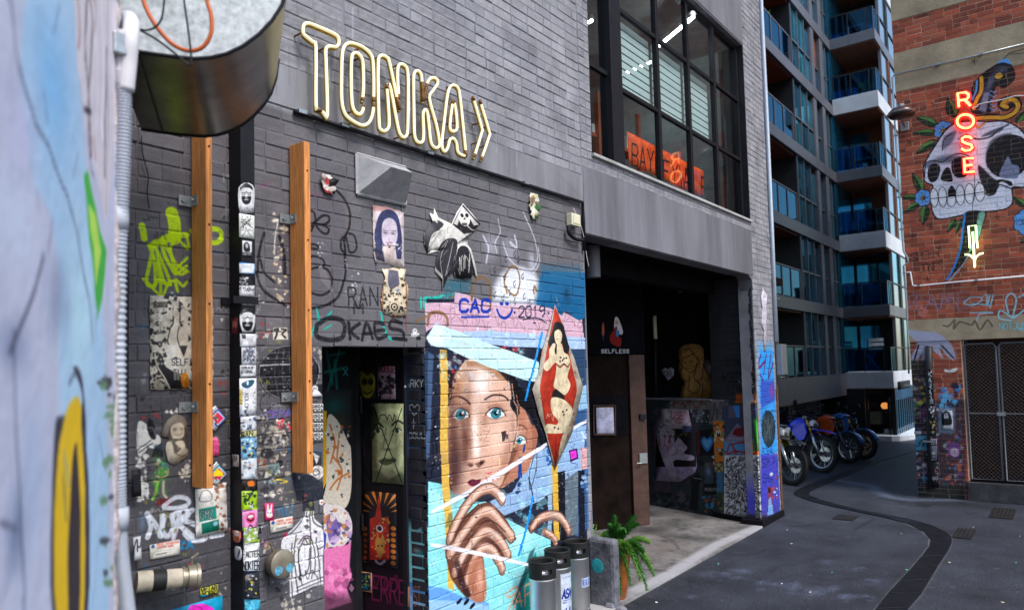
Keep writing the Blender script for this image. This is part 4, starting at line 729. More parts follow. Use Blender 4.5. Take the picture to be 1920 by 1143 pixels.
c.rect(180,20,450,1300,(26,25,29)); c.text('NS',215,600,90,50,(12,12,14),9,.05); c.scrib((240,90,340,120),(70,70,76),14,3,.8,5); c.text('WYL',215,500,120,30,(60,54,64),4,0,.7); c.line([(210,870),(225,820),(235,860)],4,(96,86,130),.8); c.text('XX',240,460,30,20,(14,14,16),6)
c.text('ERRE',270,1095,100,28,(150,40,90),9,.18,.75); c.scrib((260,990,400,1090),(130,30,80),14,8,.7,7); c.rect(240,1090,420,1300,(90,30,60),.35,40)
c.rect(400,20,440,1300,(40,40,46),.9,4); c.rect(440,20,560,1300,(46,46,52),.9,4)
c.text('ARKY',405,212,30,14,(206,206,210),4,0); c.line([(440,330),(420,305),(418,290),(430,284),(440,298),(452,284),(462,292),(460,308),(440,330)],4,(190,190,196),.9); c.line([(438,345),(438,385)],4,(190,190,196)); c.line([(428,362),(448,362)],4,(190,190,196)); c.text('SOUL',418,426,24,13,(190,190,196),4,0); c.blob((450,895),22,14,(150,160,160),.8); c.blob((466,905),12,14,(20,140,130),.9); c.text('NST',420,1125,80,12,(190,120,90),4,0,.8)
q=Canvas(PRS,.4,1.3,.1,2.7,.0025); PSD=q; q.k(*K6)
q.rect(205,120,292,270,(22,26,24)); q.poly([(212,165),(230,140),(250,165),(270,150),(285,190),(270,250),(240,255),(222,210)],(130,120,30),1,3,True); q.blob((240,190),12,14,(20,20,20),.9,True); q.blob((266,190),12,14,(20,20,20),.9,True); q.line([(235,230),(252,240),(272,228)],6,(20,20,20),1,1,True)
q.rect(290,115,375,270,(182,150,168)); q.text('VOGUE',296,150,24,12,(140,40,60),4,.0,gap=.25); q.flecks((300,160,365,255),[(30,26,34),(60,50,60)],34,4,15,210)
q.rect(262,275,412,625,(156,164,120)); q.poly([(275,380),(290,330),(350,300),(395,320),(405,400),(400,520),(360,590),(310,560),(280,490)],(188,194,148),1,6,True); q.poly([(262,340),(275,290),(300,350),(282,420),(268,420)],(70,84,56),.9,6,True)
for p,w in (([(280,375),(300,362),(318,378)],8),([(355,370),(378,352),(400,362)],8)): q.line(p,w,(40,54,36),1,3,True)
for x in (296,376): q.blob((x,394),18,9,(214,220,190),1,True); q.blob((x,394),8,9,(30,60,50),1,True); q.line([(x-20,394),(x,382),(x+20,392)],4,(20,30,24),1,1,True)
q.line([(330,380),(322,440),(318,466)],6,(110,124,84),.8,4,True); q.blob((335,472),20,7,(70,84,56),.9); q.poly([(300,520),(325,505),(340,510),(362,506),(372,518),(340,536),(315,534)],(80,96,66),1,3,True); q.line([(300,518),(372,518)],3,(30,40,30)); q.poly([(262,560),(300,560),(340,600),(400,560),(412,600),(412,625),(262,625)],(110,124,90),.9,8); q.line([(272,285),(398,612)],5,(20,22,20)); q.line([(396,300),(285,612)],5,(20,22,20)); q.scrib((300,320,380,355),(24,26,24),12,4,1,8)
q.rect(228,640,385,985,(26,24,30)); OC=(196,110,40)
for i in range(9): 
    A=R(-90-78+i*19.5); q.poly([(307+40*math.cos(A),740+40*math.sin(A)),(307+90*math.cos(A-.07),740+95*math.sin(A-.07)),(307+104*math.cos(A),740+110*math.sin(A)),(307+90*math.cos(A+.07),740+95*math.sin(A+.07))],OC,1,1)
q.poly([(262,760),(285,750),(300,660),(312,755),(340,750),(345,930),(262,930)],(190,50,30),1,2); q.flecks((265,760,345,930),[(226,150,50),(150,30,24),(226,190,120)],50,3,9,211); q.blob((303,800),15,16,(220,214,206),1,True); q.blob((303,800),9,10,(30,30,40),1,True); q.poly([(285,850),(303,840),(325,850),(318,900),(305,925),(292,900)],(196,150,60),1,2,True); q.poly([(286,850),(296,820),(302,848)],(196,150,60),1,1); q.poly([(325,850),(315,820),(308,848)],(196,150,60),1,1); q.blob((298,872),4,4,DK,1,True); q.blob((313,872),4,4,DK,1,True)
for s_ in (240,360):
    for i in range(7): q.blob((s_,800+i*24),11,9,OC,1,True)
q.line([(288,935),(305,948),(325,935)],12,(170,170,190),1,2,True)
q.rect(205,975,272,1068,(190,140,90)); q.rect(212,985,266,1058,(20,30,70)); q.flecks((216,995,262,1050),[(206,190,50),(20,120,160),(120,160,60)],30,3,9,212)
SIDEPRINT=printmat('poster_print',PSD)
# ------------------------------------------------------------------ alcove side wall and the pillar front
PAS=Plane((11.6,5.82),(-.65,-2.078)); c=Canvas(PAS,-.1,2.25,.0,3.8,.005); CAS=c; c.grain=.15
c.k(*K11); c.rect(0,20,1060,1100,(44,50,54)); c.flecks((10,40,680,1100),[(60,62,70),(30,44,46),(84,70,90),(40,60,60),(24,24,30)],150,12,60,301,.7)
c.rect(520,40,700,260,(120,112,118),.9,6); c.rect(170,40,540,130,(130,118,112),.9,6); c.scrib((180,50,500,120),(96,24,24),22,8,.9,3,.7); c.scrib((500,60,640,240),(40,36,44),26,6,.9,4,.8); c.blob((430,180),50,60,(150,150,160),.8); c.flecks((360,130,520,240),[(170,170,180),(40,40,50)],40,5,14,302)
c.rect(640,90,960,420,(60,66,88),1,6); c.poly([(700,95),(740,95),(770,200),(700,210)],(90,86,110),1,4); c.poly([(740,95),(800,95),(800,200),(770,200)],(60,130,210),1,4); c.poly([(650,420),(780,250),(940,420)],(120,110,130),1,4); c.poly([(740,350),(760,300),(830,295),(845,350),(800,370)],(110,24,34),1,3,True); c.flecks((840,120,950,300),[(40,50,80),(90,90,120),(30,60,110)],40,6,20,303); c.line([(700,385),(880,395)],12,(140,140,160),.8,3)
c.rect(560,230,660,600,(196,110,36),1,8); c.flecks((560,230,660,620),[(220,140,50),(60,130,160),(110,130,60),(30,30,30),(220,210,200)],50,6,22,304,.8); c.rect(590,315,630,375,(190,186,186)); c.poly([(595,372),(600,330),(612,350),(622,330),(628,372)],DK,1,1)
c.rect(430,310,570,540,(22,22,28)); c.poly([(505,505),(452,430),(455,385),(480,372),(505,390),(530,372),(556,385),(558,430)],(50,110,180),1,2,True); c.poly([(505,480),(468,425),(470,398),(488,390),(505,405),(524,390),(542,400),(542,425)],(90,160,210),1,3,True); c.line([(430,320),(430,520)],22,(120,30,30),.9,4); c.line([(560,320),(535,370)],8,(40,130,50),1,2)
c.rect(660,415,985,530,(80,140,190),1,6); c.rect(870,420,970,540,(214,110,30),1,8)
for p in ([(690,500),(720,430),(760,520)],[(780,520),(740,440),(860,430),(840,520)],[(880,430),(870,510),(940,520),(950,430),(920,440)],[(660,500),(700,520),(780,500),(850,520)]): c.line(p,15,(150,40,30),.95,3,True)
c.rect(920,200,985,500,(40,90,40),.9,10); c.poly([(925,220),(945,215),(985,500),(965,510)],(80,190,60),.95,8); c.poly([(960,-600),(1040,-600),(1040,700),(975,700)],(70,60,100),.0,4)
c.poly([(980,60),(1050,60),(1050,1050),(985,1050)],(36,110,200),.95,8); c.rect(985,580,1060,1050,(44,40,150),.9,30)
c.rect(470,790,635,890,(18,18,24)); c.text('REVOLUTION',486,855,26,10,(200,200,206),3,.0); c.rect(480,600,560,790,(60,70,80),.9,8); c.blob((515,680),26,46,(110,130,180),.9); c.blob((520,620),20,20,(180,60,40),.8); c.blob((495,625),12,16,(60,150,70),.8); c.rect(570,610,650,690,(150,140,96)); c.line([(580,620),(645,690)],10,DK); c.line([(645,620),(580,690)],10,DK); c.rect(595,690,650,900,(60,110,150),.9,10)
c.poly([(355,740),(420,700),(460,740),(430,800),(425,1030),(350,1030),(365,820)],(16,18,22),.95,5); c.line([(380,740),(460,750)],6,(160,170,170),.8,2); c.flecks((470,880,670,1080),[(40,60,40),(50,130,170),(130,70,40),(40,44,60),(110,110,50)],50,8,28,305,.8); c.flecks((20,880,360,1060),[(70,80,84),(30,34,36),(16,16,20)],40,10,34,306,.7)
c.rect(30,760,180,860,(70,54,66),.8,4)
c.k(*K9); c.poly([(835,220),(1040,230),(1055,700),(835,740)],(58,57,66),.8,10); c.rect(845,820,1040,1010,(50,46,52),.6,20); 
c.text('ZOWIE',870,785,34,22,(20,20,24),5,-.03,.85); c.text('KETH',850,880,50,36,(14,14,18),9,.03,.85); c.text('YOWAY',865,950,50,30,(16,16,20),7,.03,.8); c.blob((990,880),40,30,(150,160,180),.5); c.flecks((940,845,1030,910),[(170,180,200),(30,30,36)],24,4,12,307); c.rect(925,950,1060,1005,(190,90,24),.85,12); c.text('MBH',980,1010,26,16,(200,180,170),3)
c.k(*K11); c.rect(660,535,995,1095,(196,196,200),1,3); r_=random.Random(11)
for i in range(620):
    x=r_.uniform(672,982); y=r_.uniform(548,1060); A=math.atan2(y-830,x-830)+r_.uniform(-.9,.9)+ (1.2 if y<700 else 0); l=r_.uniform(12,24); dx,dy=math.cos(A)*l,math.sin(A)*l; nx,ny=-math.sin(A)*5,math.cos(A)*5
    c.poly([(x-dx,y-dy),(x+nx,y+ny),(x+dx,y+dy),(x-nx,y-ny)],(20,21,26),1,1.5); 
    if i%2: c.poly([(x-dx*.7,y-dy*.7),(x+nx*.55,y+ny*.55),(x+dx*.7,y+dy*.7),(x-nx*.55,y-ny*.55)],(190,192,198),1,1.5)
c.rect(660,1060,1000,1200,(60,58,60),.6,20)
q=Canvas(PAS,-.1,2.25,.0,3.8,.005); PAP=q; q.k(*K11); q.rect(0,120,430,800,(168,150,172)); q.rect(50,300,410,640,(24,22,30)); q.rect(40,640,420,780,(150,134,168)); q.rect(90,125,360,300,(176,156,168),1,4)
q.poly([(60,300),(200,300),(215,420),(250,380),(300,430),(330,470),(300,520),(380,540),(392,575),(340,585),(220,580),(210,640),(235,750),(190,740),(120,600),(70,450)],(170,158,178),1,3,True); q.blob((340,175),60,40,(190,150,160),.8); q.flecks((60,180,220,420),[(150,140,120),(190,180,190),(80,70,80)],50,5,20,310,.7); q.scrib((30,360,200,480),(140,30,40),16,6,.9,4,.7); q.line([(190,440),(150,500),(190,540),(245,500),(200,430)],5,(140,30,40),.9,1,True); q.text('USE',190,210,60,28,(150,40,60),7,.05); q.text('VE',215,250,44,24,(150,40,60),6,.05); q.scrib((210,310,330,390),(130,130,40),12,5,.9,6); q.rect(120,135,165,210,(190,184,190)); q.scrib((125,140,160,205),(120,110,120),12,1.5,1,2); q.rect(285,275,370,330,(50,60,90))
ALPRINT=printmat('alcove_poster_print',PAP)
c=Canvas(PW,10.85,11.8,.0,3.9,.005); CPF=c; c.k(*K12); c.grain=.15
c.poly([(205,190),(290,260),(290,345),(300,420),(300,1075),(215,1110),(205,700)],(60,150,206),.0,20)
c.poly([(200,255),(300,262),(305,520),(205,520)],(54,150,206),.75,50); c.poly([(210,290),(310,290),(312,760),(214,790)],(42,140,214),.97,10); c.poly([(215,775),(312,770),(312,1140),(218,1150)],(52,54,170),.97,14); c.blob((250,1060),60,40,(70,60,90),.6)
for p in ([(215,310),(205,370),(235,340)],[(240,310),(228,400)],[(262,310),(250,420),(272,350)],[(210,400),(225,430)]): c.line(p,12,(90,30,80),.9,4,True)
c.poly([(214,430),(280,430),(285,520),(216,560)],(50,50,150),.7,16); c.blob((266,480),10,40,(170,50,120),.7); c.text('KOLTO',222,620,50,10,(16,30,60),5,.0,.9); c.line([(216,600),(222,680),(240,620)],4,(16,30,60)); c.blob((252,655),32,86,(30,38,44),.95,True); c.scrib((226,585,276,730),(120,130,126),30,2,.8,4,.6); c.line([(230,600),(275,715)],2,(110,110,100)); c.line([(275,600),(228,715)],2,(110,110,100))
c.text('ROBAL',222,775,30,9,(20,30,110),4,-.1); c.text('SOM P',222,835,40,9,(24,20,60),4,-.1); c.text('SHA',225,905,40,12,(24,20,60),4,-.1); c.rect(245,925,272,1020,(120,50,70),.9,3); c.blob((256,940),8,12,(40,24,24),1,True); c.poly([(246,1060),(252,980),(262,970),(275,1050)],(110,150,200),1,2); c.flecks((265,850,300,980),[(190,200,214),(150,60,90),(60,60,120)],24,4,12,320); c.rect(205,1060,310,1150,(30,22,24),.9,14)
# ------------------------------------------------------------------ red brick wall: skull and dagger painting
PRD=Plane((14.7,0),(0,-1)); c=Canvas(PRD,-2.3,.6,.0,8.6,.006); CRD=c; c.k(*K13); c.grain=.12
GR=(84,134,62);GD=(26,54,34);IN=(16,17,24);WH=(222,225,240)
def leaf(p0,p1,w):
    a=np.array(p0,float);b=np.array(p1,float);d=b-a;n=np.array([-d[1],d[0]])/np.hypot(*d)*w
    o=[a,a+d*.3+n,a+d*.7+n*.7,b,a+d*.7-n*.7,a+d*.3-n]; c.poly(o,IN,1,1.5,True); i_=[a+(x-a)*1 for x in o]; m_=a+d*.5
    c.poly([m_+(x-m_)*.84 for x in o],GD,1,2,True); c.poly([m_+(x-m_)*.8+n*.12 for x in [a,a+d*.3+n,a+d*.7+n*.7,b,a+d*.6+n*.1,a+d*.3]],GR,1,5,True); c.line([a+d*.1,b-d*.05],2,IN,.9)
def flower(x,y,s,half=False):
    for k in range(7):
        A=k*2*math.pi/7; c.blob((x+s*.6*math.cos(A),y+s*.6*math.sin(A)),s*.42,s*.42,IN,1,True)
    for k in range(7):
        A=k*2*math.pi/7; c.blob((x+s*.6*math.cos(A),y+s*.6*math.sin(A)),s*.36,s*.36,(92,158,224),1,True); c.line([(x,y),(x+s*.55*math.cos(A),y+s*.55*math.sin(A))],3,(24,44,96),.9)
    c.blob((x,y),s*.27,s*.27,IN,1,True); c.line([(x+s*.18*math.cos(t),y+s*.18*math.sin(t)) for t in (2,2.8,3.6,4.4,5.2)],s*.09,(222,160,40),1,1,True)
leaf((325,430),(275,300),44); leaf((210,480),(62,430),32); leaf((200,530),(40,535),24); leaf((205,580),(60,675),30); leaf((110,930),(38,800),34); leaf((70,965),(-30,965),24); leaf((90,1000),(-20,1065),26); leaf((130,1010),(110,1150),32); leaf((330,1110),(270,1200),24); leaf((370,1105),(330,1210),20); leaf((730,470),(800,380),22); leaf((800,1030),(715,960),26)
leaf((960,1100),(790,1175),34); leaf((900,1180),(760,1270),34); leaf((860,1160),(740,1190),20)
flower(250,520,70); flower(110,968,58); flower(800,1130,90)
# skull mass
c.poly([(112,830),(108,760),(140,690),(190,610),(250,520),(320,465),(420,450),(540,455),(640,450),(730,480),(800,540),(860,640),(860,820),(800,900),(715,905),(715,1000),(650,1050),(440,1075),(240,1115),(180,1090),(160,1020),(160,930),(170,890),(120,865)],IN,1,2,True)
c.poly([(120,825),(117,765),(148,695),(198,615),(258,526),(326,474),(422,460),(540,463),(640,459),(725,489),(790,548),(850,645),(850,815),(795,890),(705,895),(706,994),(646,1042),(438,1066),(240,1106),(188,1082),(168,1016),(168,925),(180,885),(128,858)],WH,1,2,True)
c.blob((300,760),120,16,(140,148,180),.0); c.poly([(130,740),(240,690),(350,690),(330,730),(220,740),(150,770)],(60,66,90),.7,24,True); c.poly([(480,750),(500,870),(560,950),(620,880),(560,820)],(20,20,28),.95,10,True); c.poly([(240,640),(250,560),(330,520),(300,600)],(80,86,112),.7,14,True); c.line([(240,650),(250,580),(300,540)],5,IN,1,2,True)
c.blob((680,690),150,145,IN,1,True); c.poly([(620,825),(650,740),(680,690),(705,740),(752,760),(745,830),(700,838)],(120,130,160),1,2,True); c.poly([(530,690),(560,590),(640,545),(700,540),(640,580),(560,640),(540,760)],(30,34,44),.7,16,True)
c.poly([(140,825),(150,760),(190,738),(222,755),(222,800),(200,850),(165,865)],IN,1,2,True); c.poly([(300,760),(310,715),(370,690),(410,710),(420,770),(400,820),(350,835),(312,810)],IN,1,2,True); c.poly([(232,850),(240,800),(268,765),(290,775),(305,830),(302,860)],IN,1,2,True)
c.line([(120,830),(130,740),(180,718),(240,730),(290,690),(360,672),(420,690)],6,IN,1,2,True); c.line([(350,575),(400,545),(470,575),(560,560),(620,510),(680,480)],9,IN,1,3,True); c.poly([(500,560),(620,530),(650,490),(560,520)],(50,54,74),.8,10,True)
c.poly([(600,890),(640,860),(700,890),(700,860),(620,845),(560,880),(530,930),(560,945),(600,930)],IN,1,3,True); c.line([(480,860),(500,900),(540,950),(590,940),(620,880),(700,905),(790,895)],7,IN,1,2,True)
for x,y,w,h in ((184,968,24,62),(240,962,25,66),(300,985,27,40),(358,950,27,66),(422,940,30,66),(490,930,30,60)): c.blob((x,y),w+4,h+4,IN,1,True); c.blob((x,y),w,h,(238,240,248),1,True)
c.poly([(275,930),(300,885),(330,925),(322,955),(285,960)],IN,1,2,True); c.line([(160,975),(330,955),(520,928)],5,IN,1,1); c.line([(455,790),(455,900),(437,1065)],3,IN,1,1)
# dagger above the skull
c.poly([(430,300),(440,220),(490,150),(560,100),(610,70),(650,60),(700,75),(728,130),(715,190),(650,235),(600,225),(570,330),(560,400),(440,400)],IN,1,3,True); c.poly([(610,70),(640,42),(680,42),(700,75),(650,64)],(92,158,224),1,2,True); c.blob((560,200),30,90,(110,116,150),.8,rot=-25); c.blob((640,110),50,26,(120,126,160),.7); c.blob((617,152),26,20,(214,160,50),1,True)
c.line([(500,165),(500,250),(470,310),(450,370)],22,(222,160,40),1,2,True); c.line([(470,185),(465,250),(440,310)],12,(92,158,224),1,2,True)
for i in range(5): c.line([(560,250+i*30),(585,262+i*30),(600,250+i*30)],6,(92,158,224),1,1,True)
c.poly([(480,380),(520,260),(560,260),(530,400)],(150,154,186),.8,14); c.line([(430,440),(560,425),(660,430),(730,390),(750,340),(720,305),(660,310),(630,340),(660,370),(700,350)],40,IN,1,2,True); c.line([(430,440),(560,430),(660,430),(730,390),(745,345),(715,312),(665,318),(640,345),(670,362)],25,(222,160,40),1,2,True)
c.poly([(440,480),(540,460),(500,530)],(190,194,220),1,2); c.line([(450,480),(480,500),(520,470)],12,(200,140,40),1,2)
# blade below
c.k(*K14); c.poly([(560,380),(755,368),(735,470),(680,650),(590,800),(480,900),(380,1000),(450,900),(520,760),(545,600)],IN,1,3,True); c.line([(565,390),(545,560),(525,700),(470,860),(410,970)],18,(40,130,214),1,2,True); c.poly([(690,380),(748,376),(728,470),(690,600),(600,740),(640,600),(670,480)],(130,190,170),.95,6,True); c.line([(600,760),(540,850),(430,980)],12,(150,170,196),.9,4,True); c.blob((640,600),36,110,(80,160,120),.6)
for x,y in ((690,410),(675,470),(660,600),(640,660),(600,730),(555,800)): c.line([(x,y),(x-24,y-10),(x-20,y+20),(x+4,y+12)],5,IN,1,1,True)
for x,y in ((855,415),(262,505),(105,585),(340,690),(235,970),(705,880)): 
    for k in range(5): c.line([(x,y),(x+30*math.cos(k*1.257-.4),y+30*math.sin(k*1.257-.4))],6,IN,.9,1)
c.text('SPEEN',90,810,70,42,IN,6,-.18,.95,gap=.2); c.text('JONES',160,910,70,36,IN,6,-.16,.95,gap=.2); c.line([(120,740),(200,720),(330,740)],5,IN,.9,1,True)
c.k(*K13)
for x,y in ((450,55),(345,245),(182,345),(20,595)): 
    for k in range(5): c.line([(x,y),(x+22*math.cos(k*1.257),y+22*math.sin(k*1.257))],5,IN,.9,1)
c.line([(650,40),(690,0),(800,-30)],5,IN); c.line([(690,10),(800,0)],4,IN)
# tags on the lower part
c.k(*K15); c.text('CAPE',50,370,60,46,(150,110,130),6,-.04,.6); c.scrib((50,310,260,380),(150,120,140),16,5,.6,3,.5); c.blob((102,376),20,20,(190,110,100),.95,True)
for p in ([(260,340),(290,320),(330,325),(300,350),(260,345)],[(330,320),(350,310),(345,350)],[(360,310),(350,355)],[(372,310),(360,360)],[(285,380),(340,378),(370,380),(320,385),(310,410)],[(290,345),(360,350)]): c.line(p,5,(150,190,206),.9,1.5,True)
for p in ([(430,380),(420,330),(440,305),(460,330),(445,400)],[(445,400),(400,370),(395,400),(440,410)],[(450,400),(490,370)],[(470,320),(490,310)]): c.line(p,6,(150,200,214),.9,1.5,True)
c.text('NOTJUST',396,442,22,13,(110,190,200),3,.0); c.text('AD',470,448,12,10,(110,190,200),2)
c.k(*K28); c.scrib((380,110,640,170),(50,36,30),12,9,.7,3,.5); c.poly([(180,165),(260,175),(330,180),(400,230),(430,290),(425,330),(380,300),(360,270),(345,270),(370,320),(330,290),(280,260),(262,380),(240,370),(255,290),(200,370),(200,300),(230,240),(180,185)],(160,164,190),.95,3,True); c.line([(200,370),(235,250)],8,IN); c.line([(360,250),(425,320)],7,IN)
c.rect(180,330,290,1110,(30,44,40),.93,22); c.rect(205,540,492,1110,(38,38,54),.93,22)
c.flecks((205,420,470,1000),[(26,26,34),(90,96,120),(60,40,70),(40,80,90),(150,140,130),(110,50,60)],160,5,18,329,.7); c.flecks((205,380,300,700),[(60,110,70),(90,60,50),(150,150,150),(110,60,110),(190,170,60)],44,6,20,330,.8); c.flecks((205,720,300,960),[(60,130,160),(150,110,130),(40,60,90),(200,196,200),(150,80,60)],60,6,22,331,.8); c.flecks((345,450,450,600),[(50,120,190),(90,170,214),(24,30,60)],34,8,22,332,.9); c.flecks((300,560,345,1000),[(190,186,190),(30,30,36),(160,60,90)],40,5,14,333,.8); c.flecks((370,720,470,1000),[(60,110,170),(150,150,160),(120,70,120),(180,90,60),(40,60,60)],60,6,18,334,.8)
c.rect(340,580,430,720,(120,150,170),.7,14); c.poly([(395,780),(420,765),(455,780),(458,830),(440,850),(400,840)],(110,60,130),.9,3,True); c.blob((428,820),24,24,(180,160,176),.9,True); c.rect(210,730,290,810,(70,150,180),.9,4); c.scrib((215,735,285,805),(20,60,90),18,4,.9,6,.6); c.poly([(245,540),(265,555),(245,572),(224,555)],(190,186,80),1,1); c.poly([(375,375),(400,380),(445,366),(430,390),(380,392)],(214,210,210),1,1,True); c.rect(210,1000,480,1080,(30,40,34),.8,14)
# ------------------------------------------------------------------ near painted wall
D3=np.array([math.cos(R(57.6)),math.sin(R(57.6))]); P0n=atZ(214,600,2.0); PN=Plane((P0n[0],P0n[1]),D3); c=Canvas(PN,-2.6,.06,.6,4.4,.008); CNW=c; c.k(*KP)
u0,z0=PN.uz(0,600)
c.rect(-300,-200,216,1400,(186,188,208))
c.poly([(60,-40),(140,-40),(150,150),(165,330),(190,520),(200,1200),(120,1200),(110,500),(60,330),(40,150)],(160,196,224),.8,20,True); c.blob((100,160),40,150,(120,176,222),.8); c.blob((40,240),40,120,(186,186,214),.8); c.blob((30,420),50,110,(196,206,226),.8); c.blob((150,600),36,160,(180,214,226),.8); c.blob((25,650),40,60,(110,120,150),.7); c.blob((110,560),26,90,(120,130,160),.6); c.blob((60,900),36,200,(160,176,206),.6); c.blob((30,1000),22,90,(80,96,130),.6)
for p,w in (([(15,-20),(30,90),(50,180),(70,240),(90,270),(110,330),(135,400),(160,520),(172,640)],9),([(28,620),(30,800),(40,1000),(46,1160)],9),([(80,480),(60,560),(20,660)],12),([(0,980),(30,990)],10),([(140,700),(130,720)],8)): c.line(p,w,(58,62,84),.85,8,True)
c.poly([(158,330),(166,320),(185,420),(200,470),(192,560),(184,600),(172,500)],(60,170,60),.95,8); c.poly([(166,380),(178,400),(190,470),(180,540)],(190,220,90),.9,6); c.line([(203,560),(203,1100)],3,(110,170,110),.8,4)
c.poly([(138,690),(148,720),(154,760),(118,780),(104,820),(98,1160),(164,1160),(162,800),(150,700)],(44,40,56),.95,6,True); c.poly([(104,1160),(106,900),(118,790),(140,745),(152,770),(158,900),(156,1160)],(222,180,24),1,4,True); c.poly([(128,1160),(134,900),(143,830),(149,900),(150,1160)],(52,42,48),1,4,True); c.blob((118,850),8,50,(240,200,60),.7)
# flaking white and brown strip at the far edge
c.poly([(136,-40),(218,-40),(216,200),(210,330),(200,420),(176,300),(160,230),(146,120)],(206,196,204),1,5); 
for p,w,cc in (([(144,-40),(150,60),(148,90)],9,(120,62,52)),([(160,-40),(172,30),(170,120),(166,160)],11,(84,72,80)),([(170,-40),(180,20),(176,60)],6,(150,80,60)),([(164,190),(170,300),(176,330)],8,(96,86,96)),([(190,-40),(194,100),(192,260)],8,(232,228,234)),([(204,-40),(202,200),(200,400)],5,(120,110,116)),([(178,60),(184,160),(182,240)],8,(236,232,236)),([(176,260),(180,300)],7,(170,100,86)),([(150,100),(158,180),(160,240)],7,(210,214,226))): c.line(p,w,cc,.85,4,True); c.line([(163,-30),(160,100),(168,200),(172,290)],6,(80,66,72),.9,3,True); c.line([(200,90),(198,220),(196,330)],5,(90,82,92),.8,3); c.line([(158,205),(172,210)],3,(30,30,36),1,1)
c.c*=1.08
r9=random.Random(5)
for i in range(26):
    x=r9.uniform(0,190); y=r9.uniform(0,1143); c.line([(x,y),(x+r9.uniform(-12,12),y+r9.uniform(30,130))],r9.uniform(3,10),r9.choice([(60,66,96),(96,106,140),(225,228,240),(130,160,200)]),r9.uniform(.35,.75),8,True)
c.flecks((196,700,216,1140),[(50,50,60),(110,150,110),(200,206,214)],30,4,16,351,.9)
# ------------------------------------------------------------------ ground paint: stains, drips, old gutter line
c=Canvas(Ground(),5.5,30,-2.5,6,.02); CG=c; c.k(*KP); c.grain=.45; r9=random.Random(12)
for i in range(60):
    x=r9.uniform(1180,1920); y=r9.uniform(900,1143); c.blob((x,y),r9.uniform(6,60),r9.uniform(2,12),r9.choice([(28,28,32),(36,36,42),(74,78,90),(20,20,22)]),r9.uniform(.15,.5))
for i in range(16):
    x=r9.uniform(1250,1900); y=r9.uniform(930,1130); pp=[(x,y)]
    for k in range(6): pp.append((pp[-1][0]+r9.uniform(4,22),pp[-1][1]+r9.uniform(-5,5)))
    c.line(pp,1.1,(14,14,16),.7,.5)
for i in range(420):
    x=r9.uniform(1170,1920); y=r9.uniform(900,1143); c.blob((x,y),r9.uniform(.7,1.7),r9.uniform(.5,.9),r9.choice([(120,124,134),(16,16,18),(90,92,98),(150,150,150)]),r9.uniform(.4,.9),True)
G3=(1180,820,2.595); c.k(*G3)
GDR=(84,90,106)
c.line([(1000,205),(1120,225),(1180,235),(1215,262),(1260,285),(1340,300),(1460,303),(1600,303),(1920,306),(2300,330)],7,(120,130,150),.55,6,True)
for x,y,rx,ry,a in ((470,670,150,40,.35),(700,720,170,26,.45),(900,745,160,26,.4),(1100,780,140,20,.4),(1110,640,40,14,.4),(1190,700,60,18,.35),(980,605,60,16,.3),(300,780,60,16,.3),(620,250,60,14,.2)): [c.blob((x+random.uniform(-rx,rx)*.7,y+random.uniform(-ry,ry)*.8),rx*random.uniform(.1,.4),ry*random.uniform(.15,.45),(104,112,134),a*.7) for _ in range(16)]
for x,y,rx,ry in ((310,700,50,9),(480,620,160,7),(700,640,90,6)): c.blob((x,y),rx,ry,(18,18,22),.6)
c.k(*KP); c.line([(1642,1143),(1665,1113),(1708,1067),(1743,1024),(1744,1008),(1727,993),(1692,978)],2.5,(120,118,116),.7,.8); c.line([(1704,1140),(1727,1113),(1758,1062),(1781,1026),(1785,1008)],2,(104,106,112),.6,.8); c.k(*G3); c.line([(1090,452),(1190,395)],4,(16,16,20),.7,2); c.line([(740,405),(830,412)],4,(18,16,18),.6,3)
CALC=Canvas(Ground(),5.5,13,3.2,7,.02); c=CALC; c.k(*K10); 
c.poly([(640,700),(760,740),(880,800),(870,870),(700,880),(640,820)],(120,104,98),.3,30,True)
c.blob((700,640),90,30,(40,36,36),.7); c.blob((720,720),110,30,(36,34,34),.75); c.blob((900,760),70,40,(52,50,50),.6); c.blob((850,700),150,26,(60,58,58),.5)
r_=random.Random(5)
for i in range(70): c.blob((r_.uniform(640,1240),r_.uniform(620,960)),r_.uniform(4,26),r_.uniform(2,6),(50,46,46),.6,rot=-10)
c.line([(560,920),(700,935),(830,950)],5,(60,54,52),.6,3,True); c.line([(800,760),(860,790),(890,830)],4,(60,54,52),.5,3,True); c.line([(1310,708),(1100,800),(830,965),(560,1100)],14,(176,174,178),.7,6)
# ================================================================== MATERIALS
V3=lambda *c:tuple(c)
M_brick=mat('painted_grey_brick',(.255,.25,.268),.7,0,.36,2.6,.6,30,spec=.1); brickvary(M_brick,[(1,1,1),(.88,.88,.90),(1.06,1.05,1.05),(.95,.94,.95)])
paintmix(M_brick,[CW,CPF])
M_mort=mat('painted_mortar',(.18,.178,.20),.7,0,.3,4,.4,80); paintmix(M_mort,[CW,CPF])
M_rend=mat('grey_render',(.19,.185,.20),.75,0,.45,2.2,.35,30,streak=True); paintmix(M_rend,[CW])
M_rend2=mat('grey_concrete_lintel',(.15,.147,.165),.8,0,.5,1.6,.5,18,streak=True)
M_dark=mat('black_paint',(.008,.008,.01),.6,0,.3,3,.1,spec=.08)
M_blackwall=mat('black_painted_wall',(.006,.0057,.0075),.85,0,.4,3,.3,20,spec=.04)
M_blksteel=mat('black_steel',(.010,.010,.013),.5,.1,.3,10,.05,spec=.2)
M_wood=mat('orange_pine',(.62,.24,.065),.55,0,.5,14,.15,60,coat=.05)
for n in M_wood.node_tree.nodes:
    if n.type=='MAPPING': n.inputs['Scale'].default_value=(7,7,.35)
M_galv=mat('galvanised_steel',(.34,.36,.37),.38,.75,.22,26,.05)
M_duct=mat('duct_galvanised',(.42,.44,.45),.5,.2,.38,34,.05)
